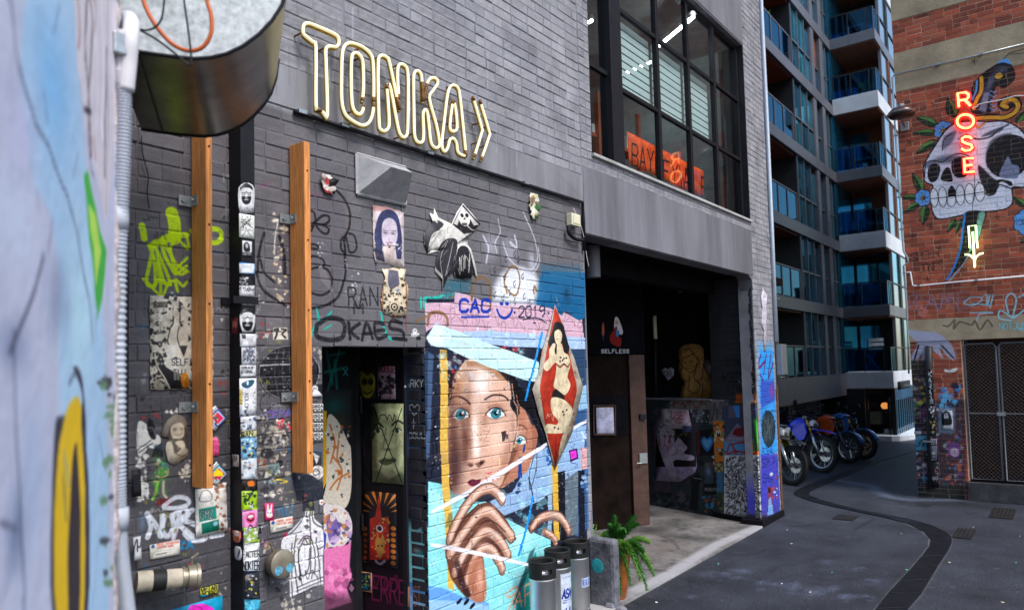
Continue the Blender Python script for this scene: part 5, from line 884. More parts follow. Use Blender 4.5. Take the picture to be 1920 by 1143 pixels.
M_ductd=mat('duct_skin',(.16,.14,.12),.28,.85,.5,5,.05)  # darker than the front face: underside shade and reflections put into the colour
M_tin=mat('zinc_hood',(.40,.39,.40),.5,.1,.3,8,.1)
M_conc=mat('pale_concrete',(.36,.35,.34),.8,0,.3,3,.4,40)
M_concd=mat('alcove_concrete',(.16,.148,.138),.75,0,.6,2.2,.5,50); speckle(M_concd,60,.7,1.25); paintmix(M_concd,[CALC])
M_asph=mat('asphalt',(.034,.037,.047),.6,0,.45,1.3,1.0,160,spec=.3); paintmix(M_asph,[CG],.8); speckle(M_asph,55,.5,1.6)
M_paver=mat('bluestone',(.008,.008,.011),.5,0,.4,8,.3,70,spec=.2)
M_cream=mat('cream_plastic',(.62,.58,.42),.5,0,.1); M_white=mat('white_plastic',(.75,.75,.76),.5,0,.08)
M_plasd=mat('grey_plastic_pipe',(.30,.31,.34),.4,0,.15)
M_rust=mat('rusty_steel',(.12,.06,.035),.8,.2,.5,16,.5,60)
M_redb=mat('red_brick',(.34,.082,.045),.8,0,.35,5,.5,60); brickvary(M_redb,[(1,1,1),(.72,.74,.8),(1.25,1.12,1.05),(.85,.8,.8),(1.1,1.2,1.2),(.6,.6,.65)]); paintmix(M_redb,[CRD])
M_redm=mat('sandy_mortar',(.55,.38,.26),.85,0,.25,6,.4,60); paintmix(M_redm,[CRD],.6)
M_tan=mat('tan_render',(.34,.27,.18),.8,0,.3,2,.4,20); paintmix(M_tan,[CRD])
M_apm=mat('apartment_aluminium',(.14,.14,.16),.42,.3,.15,2,.03)
M_apc=mat('pale_fascia',(.58,.59,.62),.5,0,.15,2,.1)
M_apd=mat('dark_frame',(.02,.022,.027),.4,.2,.2)
M_blueg=mat('blue_tinted_window',(.09,.52,.82),.06,.85,.5,.9,.0)
M_blueg2=mat('dark_tinted_window',(.03,.24,.40),.08,.75,.5,.9,.0)
M_paleg=mat('pale_reflective_window',(.35,.45,.50),.08,.85,.2,.6,.0)
M_balg=glassmat('balustrade_glass',(.05,.30,.46),(.25,.62,.9),.03,.02)
M_wing=glassmat('workshop_window_glass',(.86,.9,.9),(.75,.8,.85),.02,.01)
M_timb=mat('timber_cladding',(.19,.055,.022),.55,0,.35,6,.1,40)
M_neonw=mat('ivory_neon',(236,226,180),.3,0,.05,emit=(1,.92,.55),es=.2)
M_neona=mat('amber_backing_tube',(176,140,40),.35,.2,.5,30,.05)  # amber of the backing tube that follows each letter
M_rustend=mat('burnt_tube_end',(.16,.07,.02),.6,.1,.5,40,.1)
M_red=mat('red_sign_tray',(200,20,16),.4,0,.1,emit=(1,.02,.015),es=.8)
M_redt=mat('orange_neon',(255,140,60),.3,0,.02,emit=(1,.42,.12),es=1.7)
M_grnt=mat('pale_green_neon',(240,255,190),.3,0,.02,emit=(.75,1,.42),es=1.5)
M_fluo=mat('fluorescent_tube',(240,250,255),.3,0,.02,emit=(.85,.95,1),es=16)
M_or=mat('orange_cable',(.55,.12,.03),.45,0,.1); M_blk=mat('black_rubber',(.012,.012,.012),.6,0,.2)
M_cond=mat('conduit_grey',(.42,.44,.50),.45,0,.12,5,.05); M_condw=mat('conduit_white',(.62,.60,.62),.5,0,.1,5,.05)
M_near=mat('spray_painted_wall',(.5,.55,.6),.6,0,.1,5,.4,14); paintmix(M_near,[CNW])
M_brown=mat('brown_door_stile',(.065,.032,.024),.6,0,.4,6,.2,30); M_brown2=mat('rust_brown_door',(.010,.0055,.0045),.8,0,.7,3,.2,20,spec=.06)
M_black=mat('matte_black_door',(.014,.014,.016),.6,0,.3,6,.1,spec=.08); paintmix(M_black,[CRB]); M_blackS=mat('matte_black_side_door',(.014,.014,.016),.6,0,.3,6,.1,spec=.08); paintmix(M_blackS,[CRS])
M_jamb=mat('dark_jamb_brick',(.045,.043,.05),.6,0,.3,6,.3,50); paintmix(M_jamb,[CRS])
M_asp=mat('alcove_painted_wall',(.03,.03,.036),.75,0,.3,4,.4,40); paintmix(M_asp,[CAS])
def noshow(o): return o
# ================================================================== GROUND
g=MB(); g.add([(-40,-40,0),(120,-40,0),(120,80,0),(-40,80,0)],[(0,1,2,3)]); tag(g.build('asphalt_lane',M_asph),'dark worn asphalt of the laneway with pale drips and stains',kind='structure')
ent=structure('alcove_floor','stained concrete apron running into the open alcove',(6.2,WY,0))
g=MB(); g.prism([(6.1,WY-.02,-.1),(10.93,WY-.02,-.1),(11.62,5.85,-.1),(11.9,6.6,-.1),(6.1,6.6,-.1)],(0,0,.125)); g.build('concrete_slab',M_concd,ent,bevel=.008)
# drain of dark stone pavers
dr=structure('stone_drain','curving gutter of dark bluestone pavers set in the asphalt',tuple(gnd(1700,1100)))
Lp=[(1590,1215),(1642,1143),(1665,1113),(1708,1067),(1743,1024),(1744,1008),(1727,993),(1692,978),(1642,966),(1596,957),(1542,945),(1507,935),(1488,924),(1511,910.5),(1550,897),(1596,880),(1642,864),(1681,851),(1712,846)]
Rp=[(1670,1200),(1704,1140),(1727,1113),(1758,1062),(1781,1026),(1784,1008),(1770,995),(1739,982),(1696,971),(1642,961.5),(1596,952),(1546,939),(1519,930),(1520,921),(1550,907),(1577,896),(1615,880),(1650,865),(1700,850)]
Lp=smoothpts([gnd(*p) for p in Lp],False,4); Rp=smoothpts([gnd(*p) for p in Rp],False,4)
base=MB(); 
for i in range(len(Lp)-1): base.add([Lp[i]+[0,0,.004],Rp[i]+[0,0,.004],Rp[i+1]+[0,0,.004],Lp[i+1]+[0,0,.004]],[(0,1,2,3)])
base.build('drain_bed',M_dark,dr)
i=0
while i<len(Lp)-1:
    j=i+1
    while j<len(Lp)-1 and np.linalg.norm((Lp[j]+Rp[j])/2-(Lp[i]+Rp[i])/2)<.42: j+=1
    k=.025; a,b,c2,d=Lp[i]+(Lp[j]-Lp[i])*k,Rp[i]+(Rp[j]-Rp[i])*k,Rp[j]-(Rp[j]-Rp[i])*k,Lp[j]-(Lp[j]-Lp[i])*k
    p=MB(); p.prism([tuple(a),tuple(b),tuple(c2),tuple(d)],(0,0,.012+random.uniform(0,.004))); p.build('paver',M_paver,dr,bevel=.003); i=j
M_iron=mat('worn_iron',(.03,.026,.026),.6,.3,.4)
for (x,y,w,l,nm,lb) in ((1585,970,.42,.3,'drain_grate','rusty square drain grate sunk in the asphalt left of the stone gutter'),(1808,1000,.7,.22,'drain_grate','long narrow iron drain cover right of the bend in the stone gutter'),(1880,962,.9,.3,'drain_grate','low dark service cover in the asphalt before the caged gate')):
    q=gnd(x,y); t=thing(nm,lb,'grate',tuple(q)); f=MB(); f.box(q[0]-w/2,q[0]+w/2,q[1]-l/2,q[1]+l/2,.002,.008); f.build('frame',M_blk,t)
    n=int(l/.05) 
    for k in range(n): yy=q[1]-l/2+.03+k*.05; MB().box(q[0]-w/2+.03,q[0]+w/2-.03,yy,yy+.02,.008,.014).build('bar',M_iron,t)
r_=random.Random(3)
for i,(x,y) in enumerate(((1215,1131),(1210,1125),(1255,1135),(1476,993),(1468,991),(1500,998),(1690,1000),(1745,1009),(1660,1128),(1880,1065),(1912,1005),(1560,1073),(1520,1110),(1900,1128),(1830,1030),(1783,1042),(1465,1100),(1230,1129),(1347,1057),(1840,1012))):
    pass
LIT=[(1476,993),(1690,1000),(1825,988),(1912,1005),(1560,1073),(1880,1129),(1231,1129),(1905,1055),(1519,1110),(1484,1019),(1347,1057),(1780,1054),(1466,1094),(1700,1068)]
LM=[M_white,mat('litter_green',(.1,.5,.35),.6),mat('litter_cream',(.6,.5,.3),.6)]
LL=['white scrap of paper on the asphalt by the painted pillar foot','white scrap beside the outer edge of the gutter bend','pale scrap on the dark asphalt before the caged gate','green scrap of wrapper at the right edge of the lane','small white scrap on the asphalt midway along the lane','teal scrap of wrapper lying low at the right edge','white scrap at the lip of the concrete apron','small green scrap near the right edge of the lane','cream crumb of litter on the pale dripped asphalt','white scrap a step in front of the painted pillar','white scrap beside the concrete apron edge','cream scrap just right of the wide stone pavers','white crumb beside the pale stain on the asphalt','crumb of litter on the inner edge of the stone gutter']
for i,(x,y) in enumerate(LIT):
    q=gnd(x,y); s=r_.uniform(.008,.018); A=r_.random()*3; m=MB(); pts=[(q[0]+s*k*math.cos(A+b)*1.3,q[1]+s*k*math.sin(A+b),.004) for k,b in ((1,0),(.8,1.5),(1.1,3),(.7,4.6))]; m.prism(pts,(0,0,.004)); tag(m.build('litter',LM[i%3]),LL[i],'litter',group='scraps of litter on the lane')
# ================================================================== THE LONG GREY BUILDING
B=thing('grey_brick_building','long grey painted brick building with mural, sunken doorway, open alcove and big upper window','building',(6,WY,0))
# backing wall in one skin (mortar), with holes: doorway, alcove, window
HOLES=[(2.97,3.89,-.1,2.60),(6.17,10.97,-.1,3.73),(6.38,11.02,4.57,7.28)]
def slabwall(parent,P,u0,u1,z0,z1,holes,o0,o1,m,name='mortar_bed'):
    us=sorted({u0,u1}|{v for h in holes for v in h[:2] if u0<v<u1}); zs=sorted({z0,z1}|{v for h in holes for v in h[2:] if z0<v<z1}); w=MB()
    for i in range(len(us)-1):
        for j in range(len(zs)-1):
            cu,cz=(us[i]+us[i+1])/2,(zs[j]+zs[j+1])/2
            if any(a<cu<b and c<cz<d for a,b,c,d in holes): continue
            w.pbox(P,us[i],us[i+1],zs[j],zs[j+1],o0,o1)
    return w.build(name,m,parent)
slabwall(B,PW,.9,11.9,-.05,11.,HOLES,-.22,-.005,M_mort)
# smooth concrete beams: over the mural part and over the alcove
def relief(P,u0,u1,z0,z1,off,amp,seed,nu=.12):
    """uneven trowelled slab with depth"""
    r=random.Random(seed); a=int((u1-u0)/nu)+1; b=max(2,int((z1-z0)/nu)+1); m=MB(); vs=[];fs=[]
    for j in range(b+1):
        for i in range(a+1):
            e=i in(0,a) or j in(0,b); vs.append(P.pt(u0+(u1-u0)*i/a,z0+(z1-z0)*j/b,off+(0 if e else r.uniform(-amp,amp))))
    for j in range(b):
        for i in range(a): k=j*(a+1)+i; fs.append((k,k+1,k+a+2,k+a+1))
    m.add(vs,fs); m.pbox(P,u0,u1,z0,z1,-.05,off-amp*1.2); return m
relief(PW,.95,6.168,4.045,4.30,.004,.0015,1).build('concrete_beam',M_rend,B,smooth=True)
relief(PW,6.172,11.0,3.73,4.40,.012,.003,2).build('alcove_lintel',M_rend2,B,smooth=True)
relief(PW,6.38,11.02,7.30,8.6,.004,.003,3).build('window_lintel',M_rend2,B,smooth=True)
# the smooth soffit above the alcove mouth and nib
BH=HOLES+[(.9,6.17,4.045,4.30),(6.17,11.0,3.73,4.40),(6.38,11.02,7.28,8.6)]
brickwork(B,PW,.95,6.16,.0,4.04,BH,M_brick,.086,.25,190,ch=.005,seed=3)
brickwork(B,PW,.95,6.16,4.305,9.,BH,M_brick,.086,.25,70,ch=.005,seed=4,stuff='upper_brickwork')
brickwork(B,PW,6.165,11.9,4.405,9.,[h for h in BH],M_brick,.086,.25,40,ch=.005,seed=5,stuff='end_brickwork')
brickwork(B,PW,11.003,11.9,3.73,4.40,[],M_brick,.086,.25,0,ch=.005,seed=7,stuff='corner_brickwork')
brickwork(B,PW,10.975,11.86,.0,3.73,[],M_brick,.086,.25,0,ch=.005,seed=6,stuff='pillar_brickwork')
# right end wall of the building
PEW=Plane((11.9,WY),(0,1)); w=MB(); w.box(11.70,11.893,WY+.01,8,0,11); w.build('end_wall',M_mort,B); w=MB(); w.box(.9,11.9,WY+.25,4.0,11.0,11.1); w.build('roof_edge',M_rend2,B)
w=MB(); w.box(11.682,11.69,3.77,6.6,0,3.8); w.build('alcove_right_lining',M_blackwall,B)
w=MB(); w.box(11.85,11.93,WY-.01,WY+.06,.0,2.05); w.build('worn_corner',M_rust,B)
# sunken doorway
w=MB(); w.box(2.97,3.89,4.43,4.5,0,2.62); w.build('recess_back_wall',M_black,B)
w=MB(); w.box(3.897,4.05,3.93,4.5,0,2.62); w.build('recess_side_wall',M_blackS,B)
w=MB(); w.box(2.85,2.965,3.93,4.5,0,2.62); w.build('recess_left_wall',M_blackwall,B)
w=MB(); w.box(2.97,3.89,3.75,4.5,2.605,2.66); w.build('recess_ceiling',M_blackwall,B)
w=MB(); w.box(2.97,3.89,3.70,4.5,0,.05); w.build('doorstep',M_conc,B,bevel=.006)
PJ=Plane((3.89,5),(0,-1)); brickwork(B,PJ,1.09,1.255,.05,2.60,[],M_jamb,.086,.25,30,ch=.006,seed=8,name='jamb_brick',stuff='jamb_brickwork',off=.004)
dd=MB(); dd.box(3.872,3.889,3.935,4.41,.06,2.5); dpan=dd.build('door_panel',M_blackS,B,bevel=.002)
for z in (.35,1.2,2.1): MB().tube([(3.86,4.405,z),(3.86,4.405,z+.13)],.011,8).build('hinge',M_blksteel,B)
MB().box(3.863,3.872,3.95,4.40,2.2,2.203).build('door_groove',M_dark,B)
# alcove shell
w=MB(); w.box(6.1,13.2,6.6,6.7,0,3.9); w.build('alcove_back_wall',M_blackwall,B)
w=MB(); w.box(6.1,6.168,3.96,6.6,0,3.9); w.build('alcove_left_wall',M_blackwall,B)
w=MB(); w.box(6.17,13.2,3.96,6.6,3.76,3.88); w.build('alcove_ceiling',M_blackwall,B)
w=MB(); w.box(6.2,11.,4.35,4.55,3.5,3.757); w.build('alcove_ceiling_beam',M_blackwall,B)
w=MB(); w.box(6.172,10.97,3.75,3.96,3.72,3.757); w.build('lintel_soffit',M_rend2,B)
# pillar return and low wall, splayed
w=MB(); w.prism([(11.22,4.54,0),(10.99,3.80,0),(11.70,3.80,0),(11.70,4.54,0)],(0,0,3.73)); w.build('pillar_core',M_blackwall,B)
w=MB(); w.pbox(PAS,1.35,2.16,0,3.73,-.03,-.006); w.build('pillar_side_bed',M_asp,B)
brickwork(B,PAS,1.42,2.172,1.86,3.72,[],M_asp,.086,.25,60,ch=.005,seed=9,name='pillar_brick',stuff='pillar_side_brickwork')
w=MB(); w.pbox(PAS,-.45,1.34,.02,1.83,-.9,.0); w.pbox(PAS,1.342,2.16,.02,1.85,-.05,.012); w.build('low_wall',M_asp,B,bevel=.01)
w=MB(); w.pbox(PAS,-.45,1.35,1.832,1.865,-.9,.03); w.build('wall_ledge',M_rend2,B,bevel=.005)
w=MB(); w.pbox(PAS,1.3,2.19,.0,.10,-.05,.035); w.build('pillar_plinth',M_dark,B,bevel=.01)
w=MB(); w.pbox(PW,10.9,11.92,.0,.10,-.3,.03); w.build('pillar_plinth',M_dark,B,bevel=.01)
w=MB(); w.prism([(10.97,3.735,3.5),(10.97,3.735,3.73),(10.80,3.735,3.73),(10.93,3.735,3.66)],(0,.2,0)); w.build('lintel_nib',M_rend2,B)
# window
G=.0; WYf=WY+.085
wf=MB(); x0,x1,z0,z1=6.38,11.02,4.57,7.28; fr=.06
for a,b,c2,d in ((x0,x1,z0,z0+fr),(x0,x1,z1-fr,z1),(x0,x0+.05,z0+fr,z1-fr),(x1-.07,x1,z0+fr,z1-fr)): wf.box(a,b,WYf,WYf+.08,c2,d)
win=wf.build('window',M_blksteel,B,bevel=.004)
MB().box(6.90,7.15,WYf-.05,WYf+.1,4.58,7.27).build('post',M_blksteel,win,bevel=.005)
cols=[7.17,8.16,9.09,10.0,10.97]; rows=[4.62,5.50,6.42,7.23]
for x in (8.16,9.09,10.0): MB().box(x-.035,x+.035,WYf-.012,WYf+.05,4.63,7.22).build('mullion',M_blksteel,win,bevel=.003)
for z in (5.5,6.42):
    MB().box(7.155,10.95,WYf-.004,WYf+.045,z-.025,z+.025).build('glazing_bar',M_blksteel,win,bevel=.003); 
MB().box(6.43,6.9,WYf-.004,WYf+.045,5.55,5.6).build('glazing_bar',M_blksteel,win,bevel=.003)
MB().box(6.43,6.9,WYf-.004,WYf+.045,6.45,6.5).build('glazing_bar',M_blksteel,win,bevel=.003)
for i in range(4):
    for j in range(3): MB().box(cols[i]+.02,cols[i+1]-.02,WYf+.022,WYf+.028,rows[j],rows[j+1]).build('pane',M_wing,win)
for a,b in ((4.62,5.56),(5.59,6.46),(6.49,7.23)): MB().box(6.43,6.9,WYf+.022,WYf+.028,a,b).build('pane',M_wing,win)
MB().box(6.36,11.04,WY-.035,WYf+.02,4.535,4.568).build('window_sill',M_conc,B,bevel=.004)
PRV=Plane((11.02,5),(0,-1)); 
w=MB(); w.box(11.0,11.02,WY+.0,WYf+.3,4.57,7.28); w.build('window_reveal',M_blksteel,B)
# workshop room behind the window
M_room=mat('workshop_wall',(.36,.38,.38),.8,0,.2); M_shelf=mat('orange_racking',(.42,.09,.04),.5,0,.2)
w=MB(); w.box(6.2,11.4,7.4,7.5,4.4,7.6); w.build('room_back_wall',M_room,B); w=MB(); w.box(6.2,11.4,4.2,7.5,4.3,4.4); w.build('room_floor',M_blackwall,B); w=MB(); w.box(6.2,11.4,4.0,7.5,7.45,7.55); w.build('room_ceiling',M_room,B)
w=MB(); w.box(6.1,6.2,4.2,7.5,4.3,7.5); w.build('room_side_wall',M_room,B); w=MB(); w.box(11.4,11.5,4.2,7.5,4.3,7.5); w.build('room_side_wall',M_room,B)
M_bld=mat('blind_slat',(.62,.70,.68),.5,0,.05)
for i in (0,1,2):
    o=MB(); 
    for k in range(9): z=5.56+k*.093; o.box(cols[i]+.04,cols[i+1]-.03,WYf+.10,WYf+.104,z,z+.075)
    o.build('louvre_blind',M_bld,B,kind='stuff')
for (p0_,p1_,lb) in (((1163,140),(1226,112),'long lit strip light behind the top of the left blind'),((1236,84),(1300,30),'lit strip light behind the upper middle panes'),((1104,40),(1110,36),'short lit strip light behind the narrow left panes')):
    a=gnd(*p0_,7.1); b_=gnd(*p1_,7.1); q=thing('strip_light',lb,'light',tuple(a),group='strip lights in the workshop'); MB().tube([a+[0,0,.03],b_+[0,0,.03]],.045,6).build('batten',M_white,q); MB().tube([a+[0,0,-.015],b_+[0,0,-.015]],.022,8).build('tube',M_fluo,q)
sh=thing('storage_rack','orange steel storage rack behind the lower window panes','rack',(8.2,5.2,4.4)); 
for x in (7.5,8.7,9.9): 
    for y in (5.0,5.5): MB().box(x-.03,x+.03,y-.03,y+.03,4.4,6.2).build('upright',M_shelf,sh)
for z in (4.75,5.15,5.55): MB().box(7.5,9.9,5.0,5.5,z,z+.05).build('shelf',M_shelf,sh)
r_=random.Random(9); bc=[M_white,mat('carton',(.35,.2,.1),.8),mat('blue_crate',(.03,.12,.25),.5),M_blk]
ln=['white carton','brown carton','blue crate','black case']
for i in range(9):
    x=7.6+i*.25; z=(5.2 if i%2 else 5.6); nm=('carton','carton','crate','case')[i%4]
    m_=MB().box(x,x+.17,5.03,5.3,z,z+r_.uniform(.14,.26)); tag(m_.build(nm,bc[i%4],bevel=.01),ln[i%4]+' on the '+('lower' if i%2 else 'upper')+' shelf of the orange rack, number %s from the left upright'%('one two three four five six seven eight nine'.split()[i]),'box',group='boxes on the orange rack')
# banner in the window
CB=Canvas(Plane((0,WYf+.06),(1,0)),7.2,9.2,4.4,5.5,.004); CB.k(1050,0,2.54); CB.rect(280,560,760,1000,(255,92,36))
for t,x,y,w_,h_ in (('BAY',343,788,28,104),('LEYW',455,845,29,96),('ARD',590,895,26,92)): CB.text(t,x,y,h_,w_,(24,18,20),10,.36,gap=.32)
MBN=printmat('banner_print',CB); poster('banner','orange banner with black capital letters propped inside the upper window','banner',CB,MBN,[(318,625),(684,815),(684,940),(330,782)],(1050,0,2.54),.0,curl=.002)
# ================================================================== RED BRICK BUILDING
RB=thing('red_brick_building','red brick building with tan bands, skull painting and caged ground floor opening','building',(14.7,0,0))
U0=-2.25; RH=[(-1.47,3.2,.2,2.72)]
BANDS=[(2.72,3.10),(7.24,7.95),(8.55,8.95)]
def ztilt(): pass
slabwall(RB,PRD,U0,4,0,12,RH,-.4,-.006,M_redm)
w=MB(); w.box(15.1,24,2.05,2.24,0,12); w.build('side_wall',M_redb,RB)
M_tanl=M_tan
for a,b in BANDS: relief(PRD,U0-.004,4,a,b,.012,.003,int(a)).build('render_band',M_tan,RB,smooth=True)
brickwork(RB,PRD,U0,1.2,0,2.715,RH,M_redb,.086,.24,70,ch=.005,seed=21,header=.3)
brickwork(RB,PRD,U0,1.2,3.105,7.235,[],M_redb,.086,.24,160,ch=.005,seed=22,header=.3,stuff='middle_brickwork')
brickwork(RB,PRD,U0,1.2,7.955,8.545,[],M_redb,.086,.24,40,ch=.005,seed=23,header=.3,stuff='upper_brickwork')
brickwork(RB,PRD,U0,1.2,8.955,11.5,[],M_redb,.086,.24,20,ch=.005,seed=24,header=.3,stuff='top_brickwork')
w=MB(); w.pbox(PRD,-1.50,3.3,0,.315,-.5,.06); w.build('stone_step',mat('dirty_step',(.05,.048,.052),.8,0,.5,5,.5),RB,bevel=.01)
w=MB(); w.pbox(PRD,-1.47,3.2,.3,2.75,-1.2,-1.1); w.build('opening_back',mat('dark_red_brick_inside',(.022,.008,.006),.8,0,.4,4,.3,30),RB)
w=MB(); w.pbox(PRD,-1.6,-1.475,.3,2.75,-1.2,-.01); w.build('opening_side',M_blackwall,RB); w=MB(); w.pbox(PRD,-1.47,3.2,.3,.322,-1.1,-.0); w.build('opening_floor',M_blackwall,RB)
# chain link gates
def gate(u0,u1,label):
    t=thing('chain_link_gate',label,'gate',PRD.pt(u0,.33,-.06),group='chain link gates'); M_gf=mat('gate_frame_steel',(.12,.12,.13),.5,.5,.2); f=MB(); f.tube([PRD.pt(u0,.36,-.06),PRD.pt(u0,2.58,-.06),PRD.pt(u0+.04,2.64,-.06),PRD.pt(u1-.04,2.64,-.06),PRD.pt(u1,2.58,-.06),PRD.pt(u1,.36,-.06)],.02,8,closed=True); f.build('frame',M_gf,t,smooth=True)
    MB().tube([PRD.pt(u0,1.46,-.06),PRD.pt(u1,1.46,-.06)],.015,8).build('mid_rail',M_gf,t)
    m=MB(); s=.062; w_=u1-u0; h=2.26; n=int((w_+h)/s)
    for k in range(1,n):
        for sg in (1,-1):
            a=k*s; ux0=max(0,a-h); zz0=min(a,h); ux1=min(a,w_); zz1=a-ux1
            p=[(ux0,zz0),(ux1,zz1)]
            if sg<0: p=[(w_-x,z) for x,z in p]
            if abs(p[0][0]-p[1][0])<.01: continue
            m.tube([PRD.pt(u0+p[0][0],.37+p[0][1],-.06+.003*sg),PRD.pt(u0+p[1][0],.37+p[1][1],-.06+.003*sg)],.0028,3,cap=False)
    m.build('wire_mesh',mat('gate_wire',(.22,.17,.15),.5,.6,.2),t,kind='stuff'); return t
gate(-1.44,-.985,'left chain link gate across the caged opening beside the pasted brick pier'); gate(-.945,-.35,'right chain link gate cut by the edge of the picture'); gate(-.31,.4,'further chain link gate beyond the picture edge')
w=thing('gate_latch','small steel latch joining the two chain link gates','latch',PRD.pt(-.965,1.46,-.03)); MB().pbox(PRD,-1.02,-.90,1.43,1.49,-.05,-.02).build('bolt',M_galv,w)
# pipes on the red wall
def pipe(name,label,pts,r,m,P,off,cat='pipe',clips=(),n=8,sm=False,**k):
    t=thing(name,label,cat,P.at(*pts[0],off),**k); pp=[P.at(*p,off) for p in pts]
    MB().tube(smoothpts(pp,False,4) if sm else pp,r,n).build('tube',m,t,smooth=True)
    for c2 in clips: q=P.uz(*c2); MB().pbox(P,q[0]-r*1.8,q[0]+r*1.8,q[1]-.012,q[1]+.012,0,off+r*1.3).build('clip',M_galv,t)
    return t
pipe('conduit_pipe','grey conduit running down the red wall edge and along the tan band',[(1704,700),(1703,640),(1699,560),(1694,498),(1703,492),(1702,484),(1694,470),(1684,330),(1676,200),(1673,147),(1677,140),(1800,112),(1935,79)],.016,M_galv,PRD,.05,clips=((1680,255),(1687,370),(1691,430),(1760,121),(1840,102)))
pipe('conduit_pipe','pale conduit stepping down then running level under the dagger painting',[(1692,512),(1707,510),(1709,524),(1711,535),(1720,536),(1800,528),(1935,516)],.014,M_white,PRD,.04,clips=((1723,536),(1831,525)))
pipe('cable_conduit','thin white cable looping across to the top of the red neon sign',[(1822,203),(1832,200),(1838,195),(1880,187),(1905,180),(1940,181)],.009,M_white,PRD,.06,sm=True)
pipe('drain_pipe','black drainpipe covered in stickers on the brick pier',[(1742,648),(1742,700),(1744,800),(1747,915)],.055,mat('sticker_black_pipe',(.02,.02,.022),.5,0,.3),PRD,.06,n=14,clips=((1744,826),))
q=Canvas(PRD,-2.2,-1.6,.3,2.8,.003); q.k(*K28); q.rect(270,350,360,1010,(16,17,20)); q.text('KARAOK',292,415,26,17,(200,204,214),4.5,0,vert=True); q.rect(298,535,320,562,(180,180,190)); q.flecks((293,575,326,740),[(200,60,110),(200,200,206),(190,170,90),(40,60,90),DK],40,3,10,410); q.rect(296,745,350,775,(190,190,196)); q.text('VAL',300,770,20,12,DK,4); q.rect(300,782,338,862,(130,130,150)); q.flecks((302,785,336,858),[(190,180,120),(60,50,90),(220,214,220)],20,3,9,411); 
for a,b in ((322,955),(336,955),(322,980),(338,980)): q.line([(a,b-9),(a+8,b),(a,b+9),(a-8,b),(a,b-9)],3,(190,190,200))
M_k=printmat('pipe_lettering',q)
poster('karaoke_sticker','narrow black sticker with white vertical lettering KARAOK on the drainpipe','sticker',q,M_k,[(290,375),(326,570)],K28,.117,curl=.0); poster('sticker_strip','column of mixed stickers low on the black drainpipe','sticker',q,M_k,[(294,574),(344,870)],K28,.117,curl=0)
poster('sticker_strip','black band with white loop drawing at the foot of the drainpipe','sticker',q,M_k,[(306,925),(350,1005)],K28,.117,curl=0)
q=Canvas(PRD,-2.3,-1.4,.3,2.8,.004); q.k(*K28); q.rect(340,590,430,705,(186,190,200)); q.poly([(355,670),(360,620),(385,598),(408,625),(412,672)],(24,26,32),1,2,True); q.blob((384,630),13,20,(176,176,186),1,True); q.poly([(374,640),(395,640),(385,660)],(24,26,32),1,1); q.rect(366,682,420,694,(230,230,234)); q.flecks((345,595,425,620),[(60,64,74)],12,3,8,412); q.rect(210,706,252,724,(200,200,206)); q.rect(258,706,290,722,(206,200,206)); q.text('MEOW',262,718,9,5,(150,30,40),2)
M_k2=printmat('pier_print',q); poster('portrait_poster','white framed poster of a long haired bearded man on the brick pier','poster',q,M_k2,[(358,598),(422,700)],K28,.008); poster('sticker','blank white sticker high on the left of the brick pier','sticker',q,M_k2,[(211,707),(251,723)],K28,.008); poster('sticker','small white sticker with red word beside the drainpipe','sticker',q,M_k2,[(259,707),(290,722)],K28,.008)
# flood lamp
t=thing('flood_lamp','round bronze flood lamp on a bracket at the edge of the red wall','lamp',PRD.at(1693,235,0)); a=np.array(PRD.at(1690,214,.42)); b_=np.array(PRD.at(1697,238,.03))
MB().lathe([(.05,.11),(.15,.10),(.21,.04),(.22,-.01),(.19,-.05),(.06,-.065)],tuple(a),20).build('lamp_head',mat('bronze_lamp',(.10,.06,.05),.3,.6,.2),t,smooth=True); MB().lathe([(.222,.02),(.232,.01),(.222,-.005)],tuple(a),20,cap=False).build('lamp_rim',M_galv,t); MB().tube([tuple(a+[0.02,.02,-.03]),tuple(b_+[-.05,0,0])],.022,8).build('arm',M_galv,t); MB().pbox(PRD,PRD.uz(1697,238)[0]-.07,PRD.uz(1697,238)[0]+.07,PRD.uz(1697,238)[1]-.08,PRD.uz(1697,238)[1]+.08,.01,.04).build('wall_plate',M_galv,t,bevel=.008)
MB().lathe([(.06,.17),(.06,.10)],tuple(a),10).build('cap',M_galv,t)
# ROSE neon
def neon(name,label,P,off,K,letters,m1,m2,r1,r2,tray=True):
    t=thing(name,label,'neon sign',P.at(letters[0][1][0][0][0]/K[2]+K[0],letters[0][1][0][0][1]/K[2]+K[1],0))
    for ch,paths,cl in letters:
        o=None
        for k,p in enumerate(paths):
            W3=[P.at(x/K[2]+K[0],y/K[2]+K[1],off) for x,y in p]; c_=cl and k==0
            if tray:
                d=MB(); d.tube([tuple(np.array(v)-np.array([*P.n,0])*r1*.9) for v in W3],r1,8,closed=c_); o=d.build('letter_tray',m1,t,smooth=True)
            MB().tube(W3,r2,8,closed=c_).build('neon_tube',m2,t if not tray else o,smooth=True)
    return t
def arc(cx,cy,rx,ry,a0,a1,n=16): return [(cx+rx*math.cos(R(a0+(a1-a0)*i/n)),cy+ry*math.sin(R(a0+(a1-a0)*i/n))) for i in range(n+1)]
RO=[('R',[[(350,360),(342,268),(395,262),(412,275),(414,295),(400,310),(355,316)],[(388,312),(428,352)]],0),
('O',[arc(393,456,56,46,0,337,16)],1),
('S',[[(436,572),(420,560),(390,558),(370,572),(374,592),(400,604),(432,614),(440,632),(425,648),(392,652),(368,640)]],0),
('E',[[(448,704),(384,706),(390,798),(455,792)],[(388,752),(440,748)]],0)]
neon('rose_neon_sign','red neon letters ROSE stacked down the skull painting',PRD,.12,K13,RO,M_red,M_redt,.044,.017)
